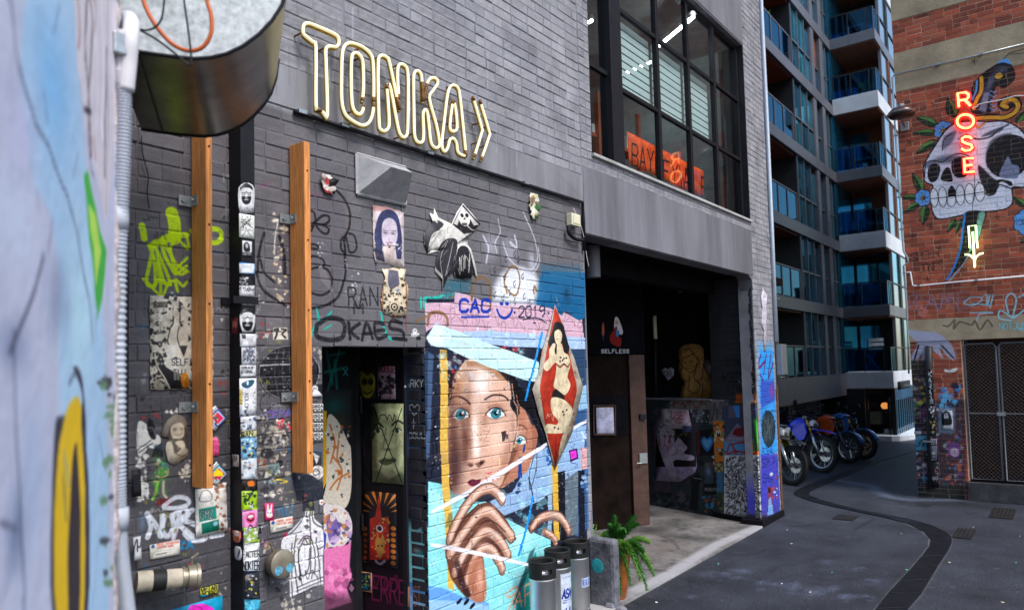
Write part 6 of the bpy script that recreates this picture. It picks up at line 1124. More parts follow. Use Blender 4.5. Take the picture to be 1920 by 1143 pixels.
neon('arrow_neon_sign','pale green neon arrow pointing down over the painted dagger',PRD,.10,K14,[('a',[[(612,690),(600,495),(664,489),(680,690)],[(637,545),(655,862)],[(567,748),(600,748),(632,768),(655,802),(672,765),(700,742),(732,735)]],0)],M_grnt,M_grnt,.03,.0135,tray=False)
# ================================================================== APARTMENT BUILDING
A=thing('apartment_building','tall apartment block with aluminium bands, blue tinted windows and corner balconies','building',(24.3,5.5,0))
FY=5.5; FL=[1.57,3.74,5.80,7.97,10.1,12.2,14.3]; BHt=[.5,.33,.5,.33,.5,.33,.4]
XL=17.6; XR=24.3
colx=[(17.6,17.9),(22.15,22.45),(23.1,23.45)]
for i,z in enumerate(FL):
    hb=.31 if i else .46
    m=MB().box(XL,XR,FY,FY+.5,z-(.2 if i==0 else 0),z+hb); m.build('floor_band',M_apm,A,bevel=.01)
    z2=FL[i+1] if i+1<len(FL) else z+2.1
    if i==len(FL)-1: continue
    b0=z+hb
    for a,b in colx: MB().box(a,b,FY+.02,FY+.35,b0,z2).build('column',M_apm,A,bevel=.01)
    # open balcony bay 17.9..20.2
    MB().box(17.9,20.25,FY+1.7,FY+1.8,b0,z2).build('balcony_back_wall',M_timb if i in(1,4) else M_apd,A)
    MB().box(17.8,20.25,FY+.1,FY+1.75,z2-.04,z2-.003).build('balcony_ceiling',M_timb,A)
    MB().box(18.0,19.0,FY+1.64,FY+1.68,b0+.05,z2-.25).build('glass_door',M_blueg2,A); MB().box(19.05,20.1,FY+1.64,FY+1.68,b0+.05,z2-.25).build('glass_door',M_blueg2,A)
    MB().box(20.2,20.26,FY+.06,FY+1.7,b0,z2).build('bay_divider',M_apd,A)
    rt=b0+.78; MB().box(17.9,20.2,FY+.08,FY+.13,rt,rt+.035).build('handrail',M_apm,A)
    for x in (18.55,19.3,20.15): MB().box(x,x+.04,FY+.07,FY+.12,b0,rt).build('baluster',M_apm,A)
    for x in (17.92,18.60,19.35): MB().box(x,x+.66 if x<18 else x+.7,FY+.09,FY+.10,b0+.05,rt-.02).build('balustrade_glass',M_balg,A)
    # glazed bay with a mid rail
    xs=[20.28,20.9,21.55,22.13]
    for k in range(3):
        a,b=xs[k]+.02,xs[k+1]-.02; MB().box(a,b,FY+.10,FY+.12,b0+.02,rt).build('window_pane',(M_blueg,M_blueg2,M_blueg)[(i+k)%3],A); MB().box(a,b,FY+.10,FY+.12,rt+.04,z2-(.02 if k<2 else .18)).build('window_pane',(M_blueg2,M_blueg,M_blueg)[(i+k)%3],A)
        MB().box(xs[k+1]-.02,xs[k+1]+.02,FY+.05,FY+.14,b0,z2).build('window_frame',M_apm,A)
    MB().box(20.28,22.15,FY+.06,FY+.13,rt,rt+.04).build('window_rail',M_apm,A); MB().box(20.26,20.30,FY+.05,FY+.14,b0,z2).build('window_frame',M_apm,A)
    MB().box(20.28,22.15,FY+.15,FY+.2,b0,z2).build('bay_backing',M_apd,A)
    MB().box(22.47,23.08,FY+.14,FY+.16,b0,rt).build('window_pane',M_blueg2,A); MB().box(22.47,23.08,FY+.14,FY+.16,rt+.04,z2).build('window_pane',M_blueg2 if i!=4 else M_timb,A); MB().box(22.45,23.1,FY+.10,FY+.18,rt,rt+.04).build('window_rail',M_apm,A)
    for k,(a,b) in enumerate(((23.47,23.86),(23.9,24.28))):
        MB().box(a,b,FY+.10,FY+.12,b0,rt).build('window_pane',M_blueg,A); MB().box(a,b,FY+.10,FY+.12,rt+.03,z2).build('window_pane',(M_blueg,M_blueg2)[(k+i)%2],A)
    MB().box(23.45,24.28,FY+.07,FY+.13,rt,rt+.03).build('window_rail',M_apm,A); MB().box(23.86,23.9,FY+.06,FY+.13,b0,z2).build('window_frame',M_apm,A)
# corner balconies facing the lane
DX=25.15
for i,z in enumerate(FL):
    pale=i%2==0; hb=BHt[i]; mF=M_apc if pale else M_apm; y0=4.2
    MB().box(24.3,33,y0,FY+.02,z,z+hb).build('balcony_slab',mF,A,bevel=.01)
    MB().box(24.34,33,y0+.04,FY,z-.03,z-.002).build('balcony_soffit',M_timb,A)
    if i==len(FL)-1: continue
    b0=z+hb; z2=FL[i+1]; rt=b0+.70
    MB().box(24.34,25.2,y0+.04,y0+.07,rt,rt+.035).build('handrail',M_apd,A); MB().box(24.34,24.37,y0+.05,FY-.02,rt,rt+.035).build('handrail',M_apd,A)
    for y in (y0+.04,4.42,4.95,FY-.04): MB().box(24.33,24.37,y,y+.035,b0,rt).build('baluster',M_apd,A)
    for x in (24.6,24.85,25.12): MB().box(x,x+.03,y0+.04,y0+.075,b0,rt).build('baluster',M_apd,A)
    for a,b in ((y0+.09,4.41),(4.46,4.94),(4.99,FY-.05)): MB().box(24.345,24.355,a,b,b0+.03,rt-.01).build('balustrade_glass',M_balg,A)
    MB().box(24.4,25.12,y0+.05,y0+.06,b0+.03,rt-.01).build('balustrade_glass',M_balg,A)
    MB().box(26.3,26.4,4.2,5.6,b0,z2).build('rear_wall',M_timb if i in(2,3,4) else M_apd,A)
    if i not in(2,3): 
        MB().box(26.24,26.27,4.85,5.45,b0,z2-.2).build('glass_door',M_blueg2,A); MB().box(26.24,26.27,4.3,4.8,b0,z2-.2).build('glass_door',M_blueg2 if i else M_apd,A)
    else: MB().box(26.24,26.27,4.9,5.45,b0,z2-.2).build('glass_door',M_blueg2,A)
    MB().box(24.3,26.4,FY,FY+.06,b0,z2).build('balcony_side_wall',M_blueg2,A)
    MB().box(25.2,25.3,4.22,4.3,b0,z2).build('column',M_apm,A)
    for k in range(4):
        a=25.32+k*1.3; MB().box(a,a+1.25,4.24,4.26,b0+.02,rt).build('window_pane',M_paleg,A); MB().box(a,a+1.25,4.24,4.26,rt+.04,z2-.02).build('window_pane',(M_paleg,M_blueg)[(k+i)%2] if i<3 else M_paleg,A); MB().box(a+1.25,a+1.3,4.21,4.28,b0,z2).build('window_frame',M_apd,A)
    MB().box(25.3,30.5,4.21,4.28,rt,rt+.04).build('window_rail',M_apd,A)
w=MB(); w.box(24.2,33,5.56,5.75,1.6,14.6); w.build('core_wall',M_apd,A)
# ground floor: louvres, dark wall, shop
PG=Plane((0,6.25),(1,0)); w=MB(); w.box(17.4,24.4,6.3,6.4,0,1.5); w.box(17.4,24.3,FY+.3,6.3,1.3,1.36); w.build('ground_wall',M_apd,A)
for px0,px1,k in ((1476,1508,0),(1511,1532,1)):
    x0_,x1_=PG.uz(px0,790)[0],PG.uz(px1,790)[0]; MB().box(x0_-.1,x0_,6.16,6.3,0,1.45).build('louvre_frame',M_apm,A)
    for j in range(11): 
        z=.12+j*.115; m=MB(); m.add([(x0_,6.17,z),(x1_,6.17,z),(x1_,6.26,z+.07),(x0_,6.26,z+.07),(x0_,6.17,z+.012),(x1_,6.17,z+.012),(x1_,6.26,z+.082),(x0_,6.26,z+.082)],[(0,3,2,1),(4,5,6,7),(0,1,5,4),(1,2,6,5),(2,3,7,6),(3,0,4,7)]); m.build('louvre_slat',M_apm,A)
    MB().box(x1_,x1_+.1,6.16,6.3,0,1.45).build('louvre_frame',M_apm,A)
w=MB(); w.box(24.2,24.3,5.0,6.4,0,1.55); w.build('ground_pier',M_apd,A)
SHX=24.5; w=MB(); w.prism([(24.2,6.3,0),(24.2,4.32,0),(24.3,4.12,0),(24.9,3.85,0),(33,3.85,0),(33,6.3,0)],(0,0,.17)); w.build('shop_plinth',M_apc,A,bevel=.02)
MB().box(24.52,24.55,4.32,5.0,.18,1.56).build('shop_window',M_wing,A); MB().box(24.5,24.6,4.22,4.34,.18,1.56).build('shop_frame',M_apd,A); MB().box(24.5,24.6,4.98,5.04,.18,1.56).build('shop_frame',M_apd,A); MB().box(26.5,26.6,4.3,6.3,.18,1.56).build('shop_back_wall',M_brown2,A)
MB().box(24.6,33,4.22,4.24,.18,1.56).build('shop_window',M_blueg2,A)
for k in range(9): MB().box(24.8+k*.35,24.83+k*.35,4.18,4.21,.18,1.2).build('fence_bar',M_apd,A)
CS=Canvas(Plane((24.49,0),(0,-1)),-4.4,-4.1,.1,1.6,.006); CS.k(*KP); 
M_sg=mat('sign_black',(.015,.015,.018),.4,0,.1)
q=Canvas(Plane((24.48,0),(0,-1)),-4.38,-4.0,.15,1.55,.005); q.k(1580,600,4.76); q.rect(380,680,470,1040,(10,11,14)); q.text('TUSCO',408,745,30,17,(120,120,110),4,0,vert=True); MSG=printmat('shop_sign_print',q); poster('vertical_shop_sign','tall black shop sign with faint vertical letters at the corner window','sign',q,MSG,[(396,690),(440,1020)],(1580,600,4.76),.02,curl=0)
q=Canvas(Plane((0,3.95),(1,0)),24.4,28,1.2,2.2,.008); q.k(1580,600,4.76); q.rect(490,540,620,620,(12,13,16)); q.text('COCO',540,586,16,12,(190,190,190),3); MSG2=printmat('hanging_sign_print',q)
t=poster('hanging_shop_sign','black hanging shop sign with small pale letters under the lowest balcony','sign',q,MSG2,[(502,548),(606,600)],(1580,600,4.76),.0,curl=0); 
for o_ in [t]: o_.modifiers['paper'].thickness=.04
# shop lamp and goods
t=thing('pendant_lamp','glowing orange round lamp inside the corner shop','lamp',(25.6,4.72,.9)); MB().lathe([(.01,.1),(.07,.09),(.11,.03),(.11,-.03),(.07,-.09),(.01,-.1)],(25.6,4.72,.98),16).build('shade',mat('lamp_glow',(230,120,40),.5,0,.05,emit=(1,.35,.08),es=.4),t,smooth=True); MB().tube([(25.6,4.72,1.08),(25.6,4.72,1.56)],.008,5).build('cord',M_blk,t)
q=thing('shop_crate','pale square crate in the corner shop window','crate',(25,4.85,.18)); MB().box(24.9,25.2,4.72,5.02,.45,.82).build('box_body',mat('crate_wood',(.22,.17,.10),.8),q,bevel=.01); MB().box(24.88,25.22,4.70,5.04,.18,.44).build('stand',M_brown2,q)
# ================================================================== THINGS ON THE LONG WALL
# TONKA neon sign
T_=[[(252,532),(240,510),(240,230),(225,205),(185,172),(177,150),(182,122),(200,113),(230,122),(325,163),(348,182),(352,210),(340,228),(315,226),(298,228),(288,245),(290,320),(296,560),(275,548),(252,532)]]
O_=[[(522,510),(515,560),(500,595),(475,610),(445,603),(400,575),(378,545),(366,490),(365,380),(368,270),(378,228),(400,210),(430,213),(470,230),(505,262),(518,300),(522,400),(521,500)],[(466,495),(472,420),(470,320),(462,280),(440,258),(422,262),(414,290),(412,400),(416,500),(428,540),(450,556),(466,545),(472,515)]]
N_=[[(585,412),(592,500),(597,595),(592,625),(575,638),(556,630),(548,600),(543,420),(544,300),(552,275),(568,270),(588,282),(600,310),(648,540)],[(588,412),(604,430),(640,620),(655,658),(670,668),(684,655),(688,600),(690,420),(686,345),(674,320),(655,312),(641,325),(638,380),(645,490)]]
K_=[[(762,500),(757,400),(752,362),(738,345),(722,352),(716,390),(718,560),(720,650),(730,685),(748,695),(762,685),(765,640),(762,560),(770,535),(782,545),(790,600),(800,690),(818,718),(838,716),(842,690),(825,600),(793,480),(812,440),(832,410),(832,390),(815,378),(795,385),(782,410),(764,495)]]
A_=[[(972,762),(945,752),(930,735),(926,700),(912,675),(893,680),(884,715),(870,738),(857,725),(854,690),(864,600),(880,470),(893,425),(912,415),(932,428),(942,470),(960,640),(972,762)],[(908,490),(898,560),(893,615),(900,637),(918,638),(928,620),(922,540),(912,490)]]
X_=[[(1004,468),(1048,622),(1048,645),(1010,770)],[(1038,485),(1084,640),(1084,665),(1044,782)]]
t=thing('tonka_neon_sign','ivory double tube neon lettering TONKA with two chevrons high on the grey wall','neon sign',PW.at(570,200,0))
for ch,paths in (('t',T_),('o',O_),('n',N_),('k',K_),('a',A_),('x',X_)):
    for p in paths:
        f=[PW.at(x/K8[2]+K8[0],y/K8[2]+K8[1],.085) for x,y in p]; f=smoothpts(f,False,3) if ch!='x' else smoothpts(f,False,5)
        b_=[tuple(np.array(v)+np.array([.008,.02,-.006])) for v in f]; o=MB().tube(b_,.0115,8).build('letter_back',M_neona,t,smooth=True); MB().tube(f,.0102,8).build('neon_tube',M_neonw,o,smooth=True)
        k=max(2,len(f)//18); MB().tube(f[:k],.0118,8).build('burnt_end',M_rustend,o,smooth=True); MB().tube(f[-k:],.0118,8).build('burnt_end',M_rustend,o,smooth=True)
        for j in (len(f)//4,len(f)*3//4): v=f[j]; MB().tube([v,(v[0],WY,v[2])],.006,6).build('standoff',M_rustend,o)
pipe('cable_trunking','black cable trunking sloping under the neon sign and down beside the alcove',[(552,209),(700,256),(900,319),(1092,379.5),(1094,410),(1096,470)],.017,M_blksteel,PW,.024,cat='trunking',clips=((560,212),(640,237),(800,288),(980,344)))
# vent hood
t=thing('vent_hood','pointed sheet metal vent hood jutting from the wall under the neon sign','vent',PW.at(712,330)); 
c4=[PW.at(666,290,.01),PW.at(760,313,.01),PW.at(760,380,.01),PW.at(667,364,.01)]
c4=[PW.pt(3.262,3.872,.01),PW.pt(3.715,3.872,.01),PW.pt(3.715,3.60,.01),PW.pt(3.262,3.60,.01)]; ap=[(3.40,WY-.20,3.775),(3.60,WY-.20,3.775)]
m=MB(); m.add(c4+ap,[(0,4,5,1),(1,5,2),(0,3,4),(3,2,5,4)]); m.build('hood_shell',M_tin,t); 
for i in range(4): a,b_=np.array(c4[i]),np.array(c4[(i+1)%4]); MB().tube([a+[0,-.004,0],b_+[0,-.004,0]],.011,4).build('hood_flange',M_tin,t)
# timber beams on brackets
def beam(name,label,px,ptop,pbot,w,zt=None):
    x0=onY(px,600,WY)[0]; z1=zt or onY(px,ptop,WY)[2]; z0=onY(px,pbot,WY)[2]; t=thing(name,label,'timber beam',(x0,WY,z0),group='timber beams bolted to the wall')
    o=MB().box(x0,x0+w,WY-.155,WY-.012,z0,z1).build('timber',M_wood,t,bevel=.003); [MB().lathe([(.006,-.1575),(.006,-.154)],(x0+w*.5,WY,z0+.12+k*.42),8,'y').build('screw_head',M_blksteel,t) for k in range(int((z1-z0-.15)/.42)+1)]; return t,x0,z0,z1
def bracket(parent,x,z):
    o=MB().box(x-.07,x,WY-.012,WY-.006,z-.028,z+.028).box(x-.006,x,WY-.075,WY-.012,z-.028,z+.028).build('bracket',M_galv,parent); MB().lathe([(.011,-.022),(.011,-.012)],(x-.045,WY,z),8,'y').build('bolt',M_galv,o); MB().lathe([(.011,-.02),(.011,-.006)],(x-.006,WY-.05,z),8,'x').build('bolt',M_galv,o)
t,x,a,b_=beam('timber_beam','orange timber beam beside the yellow spray tag, its top behind the duct',357,200,912,.036,3.95)
for y in (377,763): bracket(t,x,onY(345,y,WY)[2])
t,x,a,b_=beam('timber_beam','orange timber beam right of the black post, near the doorway',543,275,885,.043)
for y in (411,744): bracket(t,x,onY(535,y,WY)[2])
# black steel post with stickers
x0=onY(430,600,WY)[0]; t=thing('black_steel_post','tall black steel post with its front face covered in stickers','post',(x0,WY,0)); x1=onY(480,600,POY)[0]
MB().box(x0,x1,POY+.003,WY+.0,0,4.7).build('post_body',M_blksteel,t,bevel=.002)
zz=onY(440,566,WY)[2]; MB().box(x0-.055,x1+.012,POY-.008,POY+.0,zz-.02,zz+.02).build('clamp',M_blksteel,t); MB().box(x0-.055,x0-.0,WY-.02,WY-.006,zz-.02,zz+.02).build('clamp',M_blksteel,t)
GS='stickers on the black steel post'
def ps(K,a,b,lab,cat='sticker',pts=None): return poster('sticker',lab,cat,PS,POSTPRINT,pts or [a,b],K,.001,group=GS,curl=.0008)
ps(K24,0,0,'upper carved head sticker on the black post',pts=[(50,345),(36,280),(30,180),(36,110),(60,80),(90,65),(130,65),(165,85),(184,120),(186,200),(180,280),(176,345)])
ps(K24,(40,346),(184,588),'white sticker with small line drawing below the upper head'); ps(K24,(68,598),(160,752),'black and white portrait sticker lettered MACRO'); ps(K24,(42,802),(188,918),'white sticker with a ragged blue border'); ps(K24,(42,935),(186,1124),'collage sticker in grey strips above the post clamp')
ps(K25,(118,-10),(246,66),'torn grey sticker just under the post clamp'); ps(K25,0,0,'lower carved head sticker on the black post',pts=[(110,325),(96,250),(94,190),(110,130),(140,95),(176,84),(215,95),(245,130),(258,200),(250,270),(236,325)])
ps(K25,(104,338),(262,468),'pale layered stickers with a small grey corner'); ps(K25,(118,472),(262,640),'grey inky square sticker'); ps(K25,(104,646),(258,758),'black and white sticker lettered DRAW DISMAL'); ps(K25,(98,775),(265,1138),'tall white sticker with the word KOLOMBO running down')
for a,b_,lab in (((66,2),(160,84),'white sticker with a faint skull sketch'),((64,86),(160,122),'yellow sticker lettered BAN'),((68,124),(162,248),'blue sticker with black strokes and a yellow flash'),((70,252),(162,368),'pale torn sticker mass in blue and grey'),((76,372),(166,438),'dark sticker with an orange hexagon'),((72,442),(164,548),'lime green sticker with a dark figure'),((76,552),(166,654),'pink sticker with a laughing round face'),((84,658),(168,742),'lime and grey torn sticker'),((86,744),(178,788),'blank white sticker low on the black post'),((82,792),(176,848),'white sticker lettered FACTER'),((84,850),(178,912),'white sticker lettered NOKIER'),((92,936),(178,1070),'sticker with grey scraps and a yellow patch'),((90,1074),(182,1142),'light blue sticker at the foot of the black post')): ps(K26,a,b_,lab)
PPS=Plane((x0,5),(0,-1)); q=Canvas(PPS,1.2,1.42,.5,3,.003); q.k(*K25); q.rect(10,180,90,350,(120,40,50)); q.blob((50,250),22,40,(190,120,110),1,True); q.blob((50,290),9,18,(40,14,18),1,True); q.k(*K26); q.rect(10,220,60,300,(196,190,186)); q.scrib((18,228,52,292),(40,36,40),10,4,1,9); q.rect(15,385,50,610,(170,170,176)); q.poly([(20,680),(35,645),(55,650),(70,700),(55,750),(30,745)],(220,110,110),1,2,True); q.blob((44,690),13,22,(226,214,200),1,True); q.blob((46,720),14,14,(160,90,40),1,True); q.blob((52,806),22,46,(214,214,218),1,True); q.poly([(45,830),(62,780),(64,800),(52,835)],(30,30,34),1,2)
MSD=printmat('post_side_print',q,.5)
for a,b_,K,lab in (((20,190),(80,338),K25,'small red sticker of a shouting face on the dark side of the post'),((16,224),(56,298),K26,'small grey sticker with a scribbled figure on the post side'),((18,670),(68,748),K26,'pink flower shaped sticker on the post side'),((28,762),(76,852),K26,'oval white sticker with a black mark on the post side')): poster('sticker',lab,'sticker',q,MSD,[a,b_],K,.001,group='stickers on the side of the black steel post',curl=0)
q=Canvas(PPS,1.2,1.42,.5,3,.003); 
# posters and stickers pasted to the wall
def pw(pts,K,name,lab,cat='poster',**k): return poster(name,lab,cat,PR,PRINT,pts,K,**k)
pw([(104,75),(716,90),(716,890),(690,985),(104,985)],K22,'collage_poster','large black and cream collage poster lettered SELF behind the first timber beam',torn=.004)
pw([(290,380),(305,310),(350,215),(440,145),(500,160),(545,185),(575,250),(560,300),(575,440),(585,560),(530,640),(425,695),(360,650),(335,520),(345,460),(380,400),(330,392)],K23,'paste_up','cut out paste up of a smiling child in a cap with folded arms','paste up')
pw([(828,80),(862,55),(985,195),(860,325),(828,300)],K23,'tile','upper beaded diamond tile with a purple and pink centre','tile',off=.014); pw([(836,700),(872,652),(985,780),(880,915),(836,880)],K23,'tile','lower beaded diamond tile with a yellow and orange centre','tile',off=.014)
pw([(832,415),(850,395),(870,390),(905,415),(910,595),(834,595)],K23,'tag_sticker','bright pink swing tag shaped sticker right of the first beam','sticker')
pw([(410,500),(440,498),(500,480),(575,462),(580,720),(415,755)],K4,'layered_poster','torn white poster with two teal labels below the first timber beam',torn=.003)
pw([(166,795),(325,765),(328,845),(168,872)],K4,'warning_sign','white hose coupling notice at the lower left, above the pipe end','notice',off=.012,curl=0); pw([(805,665),(926,641),(929,705),(808,733)],K4,'warning_sign','white hose coupling notice above the round pipe cap','notice',off=.012,curl=0)
pw([(435,1025),(530,1003),(532,1050),(438,1073)],K4,'sticker','small yellow sticker with black lettering near the ground','sticker'); pw([(240,1150),(555,1063),(556,1170),(400,1250),(240,1290)],K4,'bright_poster','turquoise poster with a magenta shape at the bottom edge')
pw([(418,158),(520,172),(628,210),(628,585),(580,580),(520,550),(440,548),(425,480)],K5,'portrait_poster','faded poster of a dark haired woman under the vent hood',torn=.003); pw([(482,590),(560,580),(640,590),(638,650),(655,720),(650,840),(642,905),(560,908),(490,880),(478,800),(490,700),(500,640)],K5,'collage_poster','burnt looking black and cream collage hanging below the woman poster',torn=.005)
pw([(595,330),(612,326),(630,342),(622,366),(606,362),(600,348)],KP,'paper_scrap','crumpled white and red paper scrap left of the vent hood','paper',torn=.01,curl=.03); pw([(992,362),(1003,366),(1010,390),(1004,414),(995,410),(989,385)],KP,'paper_scrap','curled green and cream paper scrap above the mural','paper',torn=.006,curl=.03)
pw([(65,370),(42,310),(42,250),(60,210),(95,180),(70,125),(95,135),(100,98),(125,150),(150,165),(205,190),(235,120),(275,68),(320,120),(380,190),(350,230),(310,255),(300,310),(320,340),(335,400),(350,450),(358,512),(335,480),(320,515),(290,520),(225,505),(215,470),(185,500),(165,560),(150,590),(150,520),(108,470),(115,400),(130,350),(80,350)],K1,'paste_up','black and white cut out paste up of a hooded skeleton pirate','paste up',curl=.012)
pw([(821,661),(875,790),(915,870),(950,960),(1000,1040)],K1,'x','x') if False else None
pw([(505,-165),(545,-60),(590,30),(650,260),(710,400),(808,720),(740,1000),(690,1200),(505,1600),(400,1200),(330,1000),(262,740),(330,560),(360,340),(410,200),(470,-20)],K20,'paste_up','tall diamond paste up of a black haired dancer on red with a glittery border','paste up',off=.012)
pw([(448,352),(540,350),(540,452),(448,455)],K27,'sticker','square black sticker with a white hooded figure left of the doorway','sticker')
for i in range(4): y=514+i*78; pw([(452,y),(545,y-2),(548,y+66),(455,y+72)],K27,'sticker',('topmost','second','third','lowest')[i]+' of four matching black and white lettered stickers left of the doorway','sticker',group='column of four lettered stickers')
pw([(63,272),(138,268),(138,405),(66,414)],K21,'sticker','hot pink sticker with a white rabbit head','sticker')
pw([(237,880),(254,878),(256,928),(239,930)],KP,'sticker','narrow black sticker lettered ETHAN at the far left of the wall','sticker',off=.05); pw([(240,1004),(254,1002),(256,1044),(242,1048)],KP,'sticker','small grey sticker at the far left of the wall','sticker',off=.05)
def sp(pts,lab,name='poster',cat='poster'): return poster(name,lab,cat,PSD,SIDEPRINT,pts,K6,.022,curl=.003)
sp([(212,132),(285,128),(285,262),(212,265)],'dark poster with a yellow horned mask at the top of the recess'); sp([(292,125),(366,123),(370,262),(296,262)],'pale magazine poster titled VOGUE'); sp([(268,279),(402,281),(404,617),(273,606)],'large green tinted poster of a face crossed out in black'); sp([(233,642),(370,655),(380,968),(235,938)],'black poster of an orange winged castle with a fox mask'); sp([(207,975),(271,985),(272,1067),(209,1057)],'small framed blue and yellow picture low on the recess wall','framed_picture','picture')
def al(pts,lab,name='poster'): return poster(name,lab,'poster',PAP,ALPRINT,pts,K11,.006,torn=.003)
al([(10,290),(90,130),(120,120),(340,130),(370,300),(398,310),(415,640),(400,690),(260,775),(42,765),(50,560),(15,440)],'big mauve and black poster of a wrestling figure on the alcove wall')
q=Canvas(PAS,-.1,2.25,.0,3.8,.004); q.k(*K11); q.rect(620,40,680,140,(190,196,216)); q.text('STICKER',640,130,10,9,(40,44,70),3,0,vert=True); q.rect(0,0,10,10,(0,0,0)); MST=printmat('small_label_print',q); poster('label','white upright label at the top corner of the poster wall','label','x' and q,MST,[(630,45),(664,138)],K11,.008)
# white peeling strip on the pillar corner
q=Canvas(PW,10.9,11.8,1.8,3.9,.01); q.rect(0,0,1920,1143,(206,200,212)); q.k(*K9); q.flecks((1050,330,1120,720),[(170,160,176),(226,220,230)],50,4,14,501); MPS=printmat('peeling_paper_print',q); poster('peeling_paper','tall white strip of peeling paper on the outer face of the pillar','paper',q,MPS,[(1080,340),(1090,360),(1106,385),(1108,450),(1100,570),(1104,600),(1098,710),(1088,700),(1085,580),(1072,560),(1076,450),(1070,390)],K9,.006,torn=.008)
# electrical bits
t=thing('junction_box','small cream junction box at the corner of the mural','junction box',PW.at(1068,413)); u,z=PW.uz(1061,423); u2,z2_=PW.uz(1077,405); MB().pbox(PW,u,u2,z,z2_,.005,.07).build('box_body',M_cream,t,bevel=.006); MB().pbox(PW,u+.02,u2-.02,z+.02,z2_-.02,.07,.076).build('lid',M_cream,t)
pipe('elbow_pipe','black elbow pipe curving from the junction box into the alcove',[(1067,424),(1066,434),(1072,443),(1082,449),(1093,450)],.018,M_blksteel,PW,.05,sm=True)
pipe('loose_wire','thin pale wire dangling at the alcove corner',[(1075,390),(1088,420),(1096,450),(1100,480),(1104,500)],.0025,M_white,PW,.03,cat='wire',sm=True)
# far-left wire, rusty frame strip
t=thing('rusty_frame','dark door frame with a flaking rusty edge at the left end of the wall','frame',(1.74,WY,0)); MB().box(1.55,1.70,WY-.16,WY,0,4.6).build('frame_post',M_blksteel,t); r_=random.Random(8)
m=MB(); z=1.9; 
pth=[(1.716+r_.uniform(-.012,.012),WY-.07,.4+i*.07) for i in range(56)]; m.tube(pth,[r_.uniform(.012,.024) for _ in pth],6); m.build('flaking_edge',mat('flaking_timber',(.22,.13,.09),.8,0,.7,30,.6,60),t,smooth=True); MB().box(1.70,1.735,WY-.05,WY-.002,0,3.98).build('edge_trim',M_rend2,t)
pipe('loose_wire','thin black wire hanging down the bricks under the duct',[(265,255),(268,290),(278,330),(276,360),(280,390)],.003,M_blk,PW,.02,cat='wire',sm=True)
# pipe fittings near the ground
t=thing('hose_coupling','capped cream pipe end with a ribbed coupling and a small black sticker','pipe',PW.at(262,1088)); a=np.array(PW.at(256,1090,.07)); b_=np.array(PW.at(372,1080,.16)); d=(b_-a); L_=np.linalg.norm(d)
def along(prof,name,m,par):
    o=MB(); base=d/L_; s=np.cross(base,[0,0,1.]); s/=np.linalg.norm(s); uu=np.cross(s,base); vs=[];fs=[];n=20
    for r0,h in prof:
        for k in range(n): A_=6.28318*k/n; vs.append(tuple(a+base*h*L_+(s*math.cos(A_)+uu*math.sin(A_))*r0))
    for i in range(len(prof)-1):
        for k in range(n): l=(k+1)%n; fs.append((i*n+k,i*n+l,(i+1)*n+l,(i+1)*n+k))
    fs+= [tuple(range(n))[::-1],tuple(range((len(prof)-1)*n,len(prof)*n))]; o.add(vs,fs); return o.build(name,m,par,smooth='auto')
M_bone=mat('bone_enamel',(.42,.36,.27),.5,0,.35,10,.2); M_brass=mat('dull_brass',(.28,.24,.18),.4,.6,.3)
along([(.05,0),(.05,.42),(.048,.43),(.048,.72)],'pipe_body',M_bone,t); along([(.057,.72),(.057,.75),(.05,.76),(.05,.80),(.06,.81),(.06,.94),(.066,.95),(.066,1.0)],'coupling',M_brass,t); along([(.0505,.24),(.0512,.25),(.0512,.45),(.0505,.46)],'sticker_band',M_blk,t)
MB().tube([tuple(a+d*.9+[0,0,.06]),tuple(a+d*.85+[0,-.02,.10]),tuple(a+d*.97+[0,-.02,.12])],.006,6).build('lever',M_brass,t)
t=thing('pipe_cap','round brass fire pipe cap with blue stickers and a lever','pipe cap',PW.at(512,1052)); c_=np.array(PW.at(512,1052,0))
MB().lathe([(.048,-.002),(.05,-.03),(.075,-.035),(.08,-.055),(.08,-.095),(.072,-.10),(.03,-.102)],tuple(c_),24,'y').build('cap_body',M_brass,t,smooth='auto')
for dx,dz in ((-.035,-.03),(.04,-.03)): MB().lathe([(.026,-.1015),(.026,-.1035)],tuple(c_+[dx,0,dz]),12,'y').build('sticker_spot',mat('blue_spot',(.1,.3,.42),.4,0,.5,60),t)
MB().tube([tuple(c_+[-.03,-.05,.07]),tuple(c_+[-.07,-.07,.13])],.006,6).build('lever',M_brass,t)
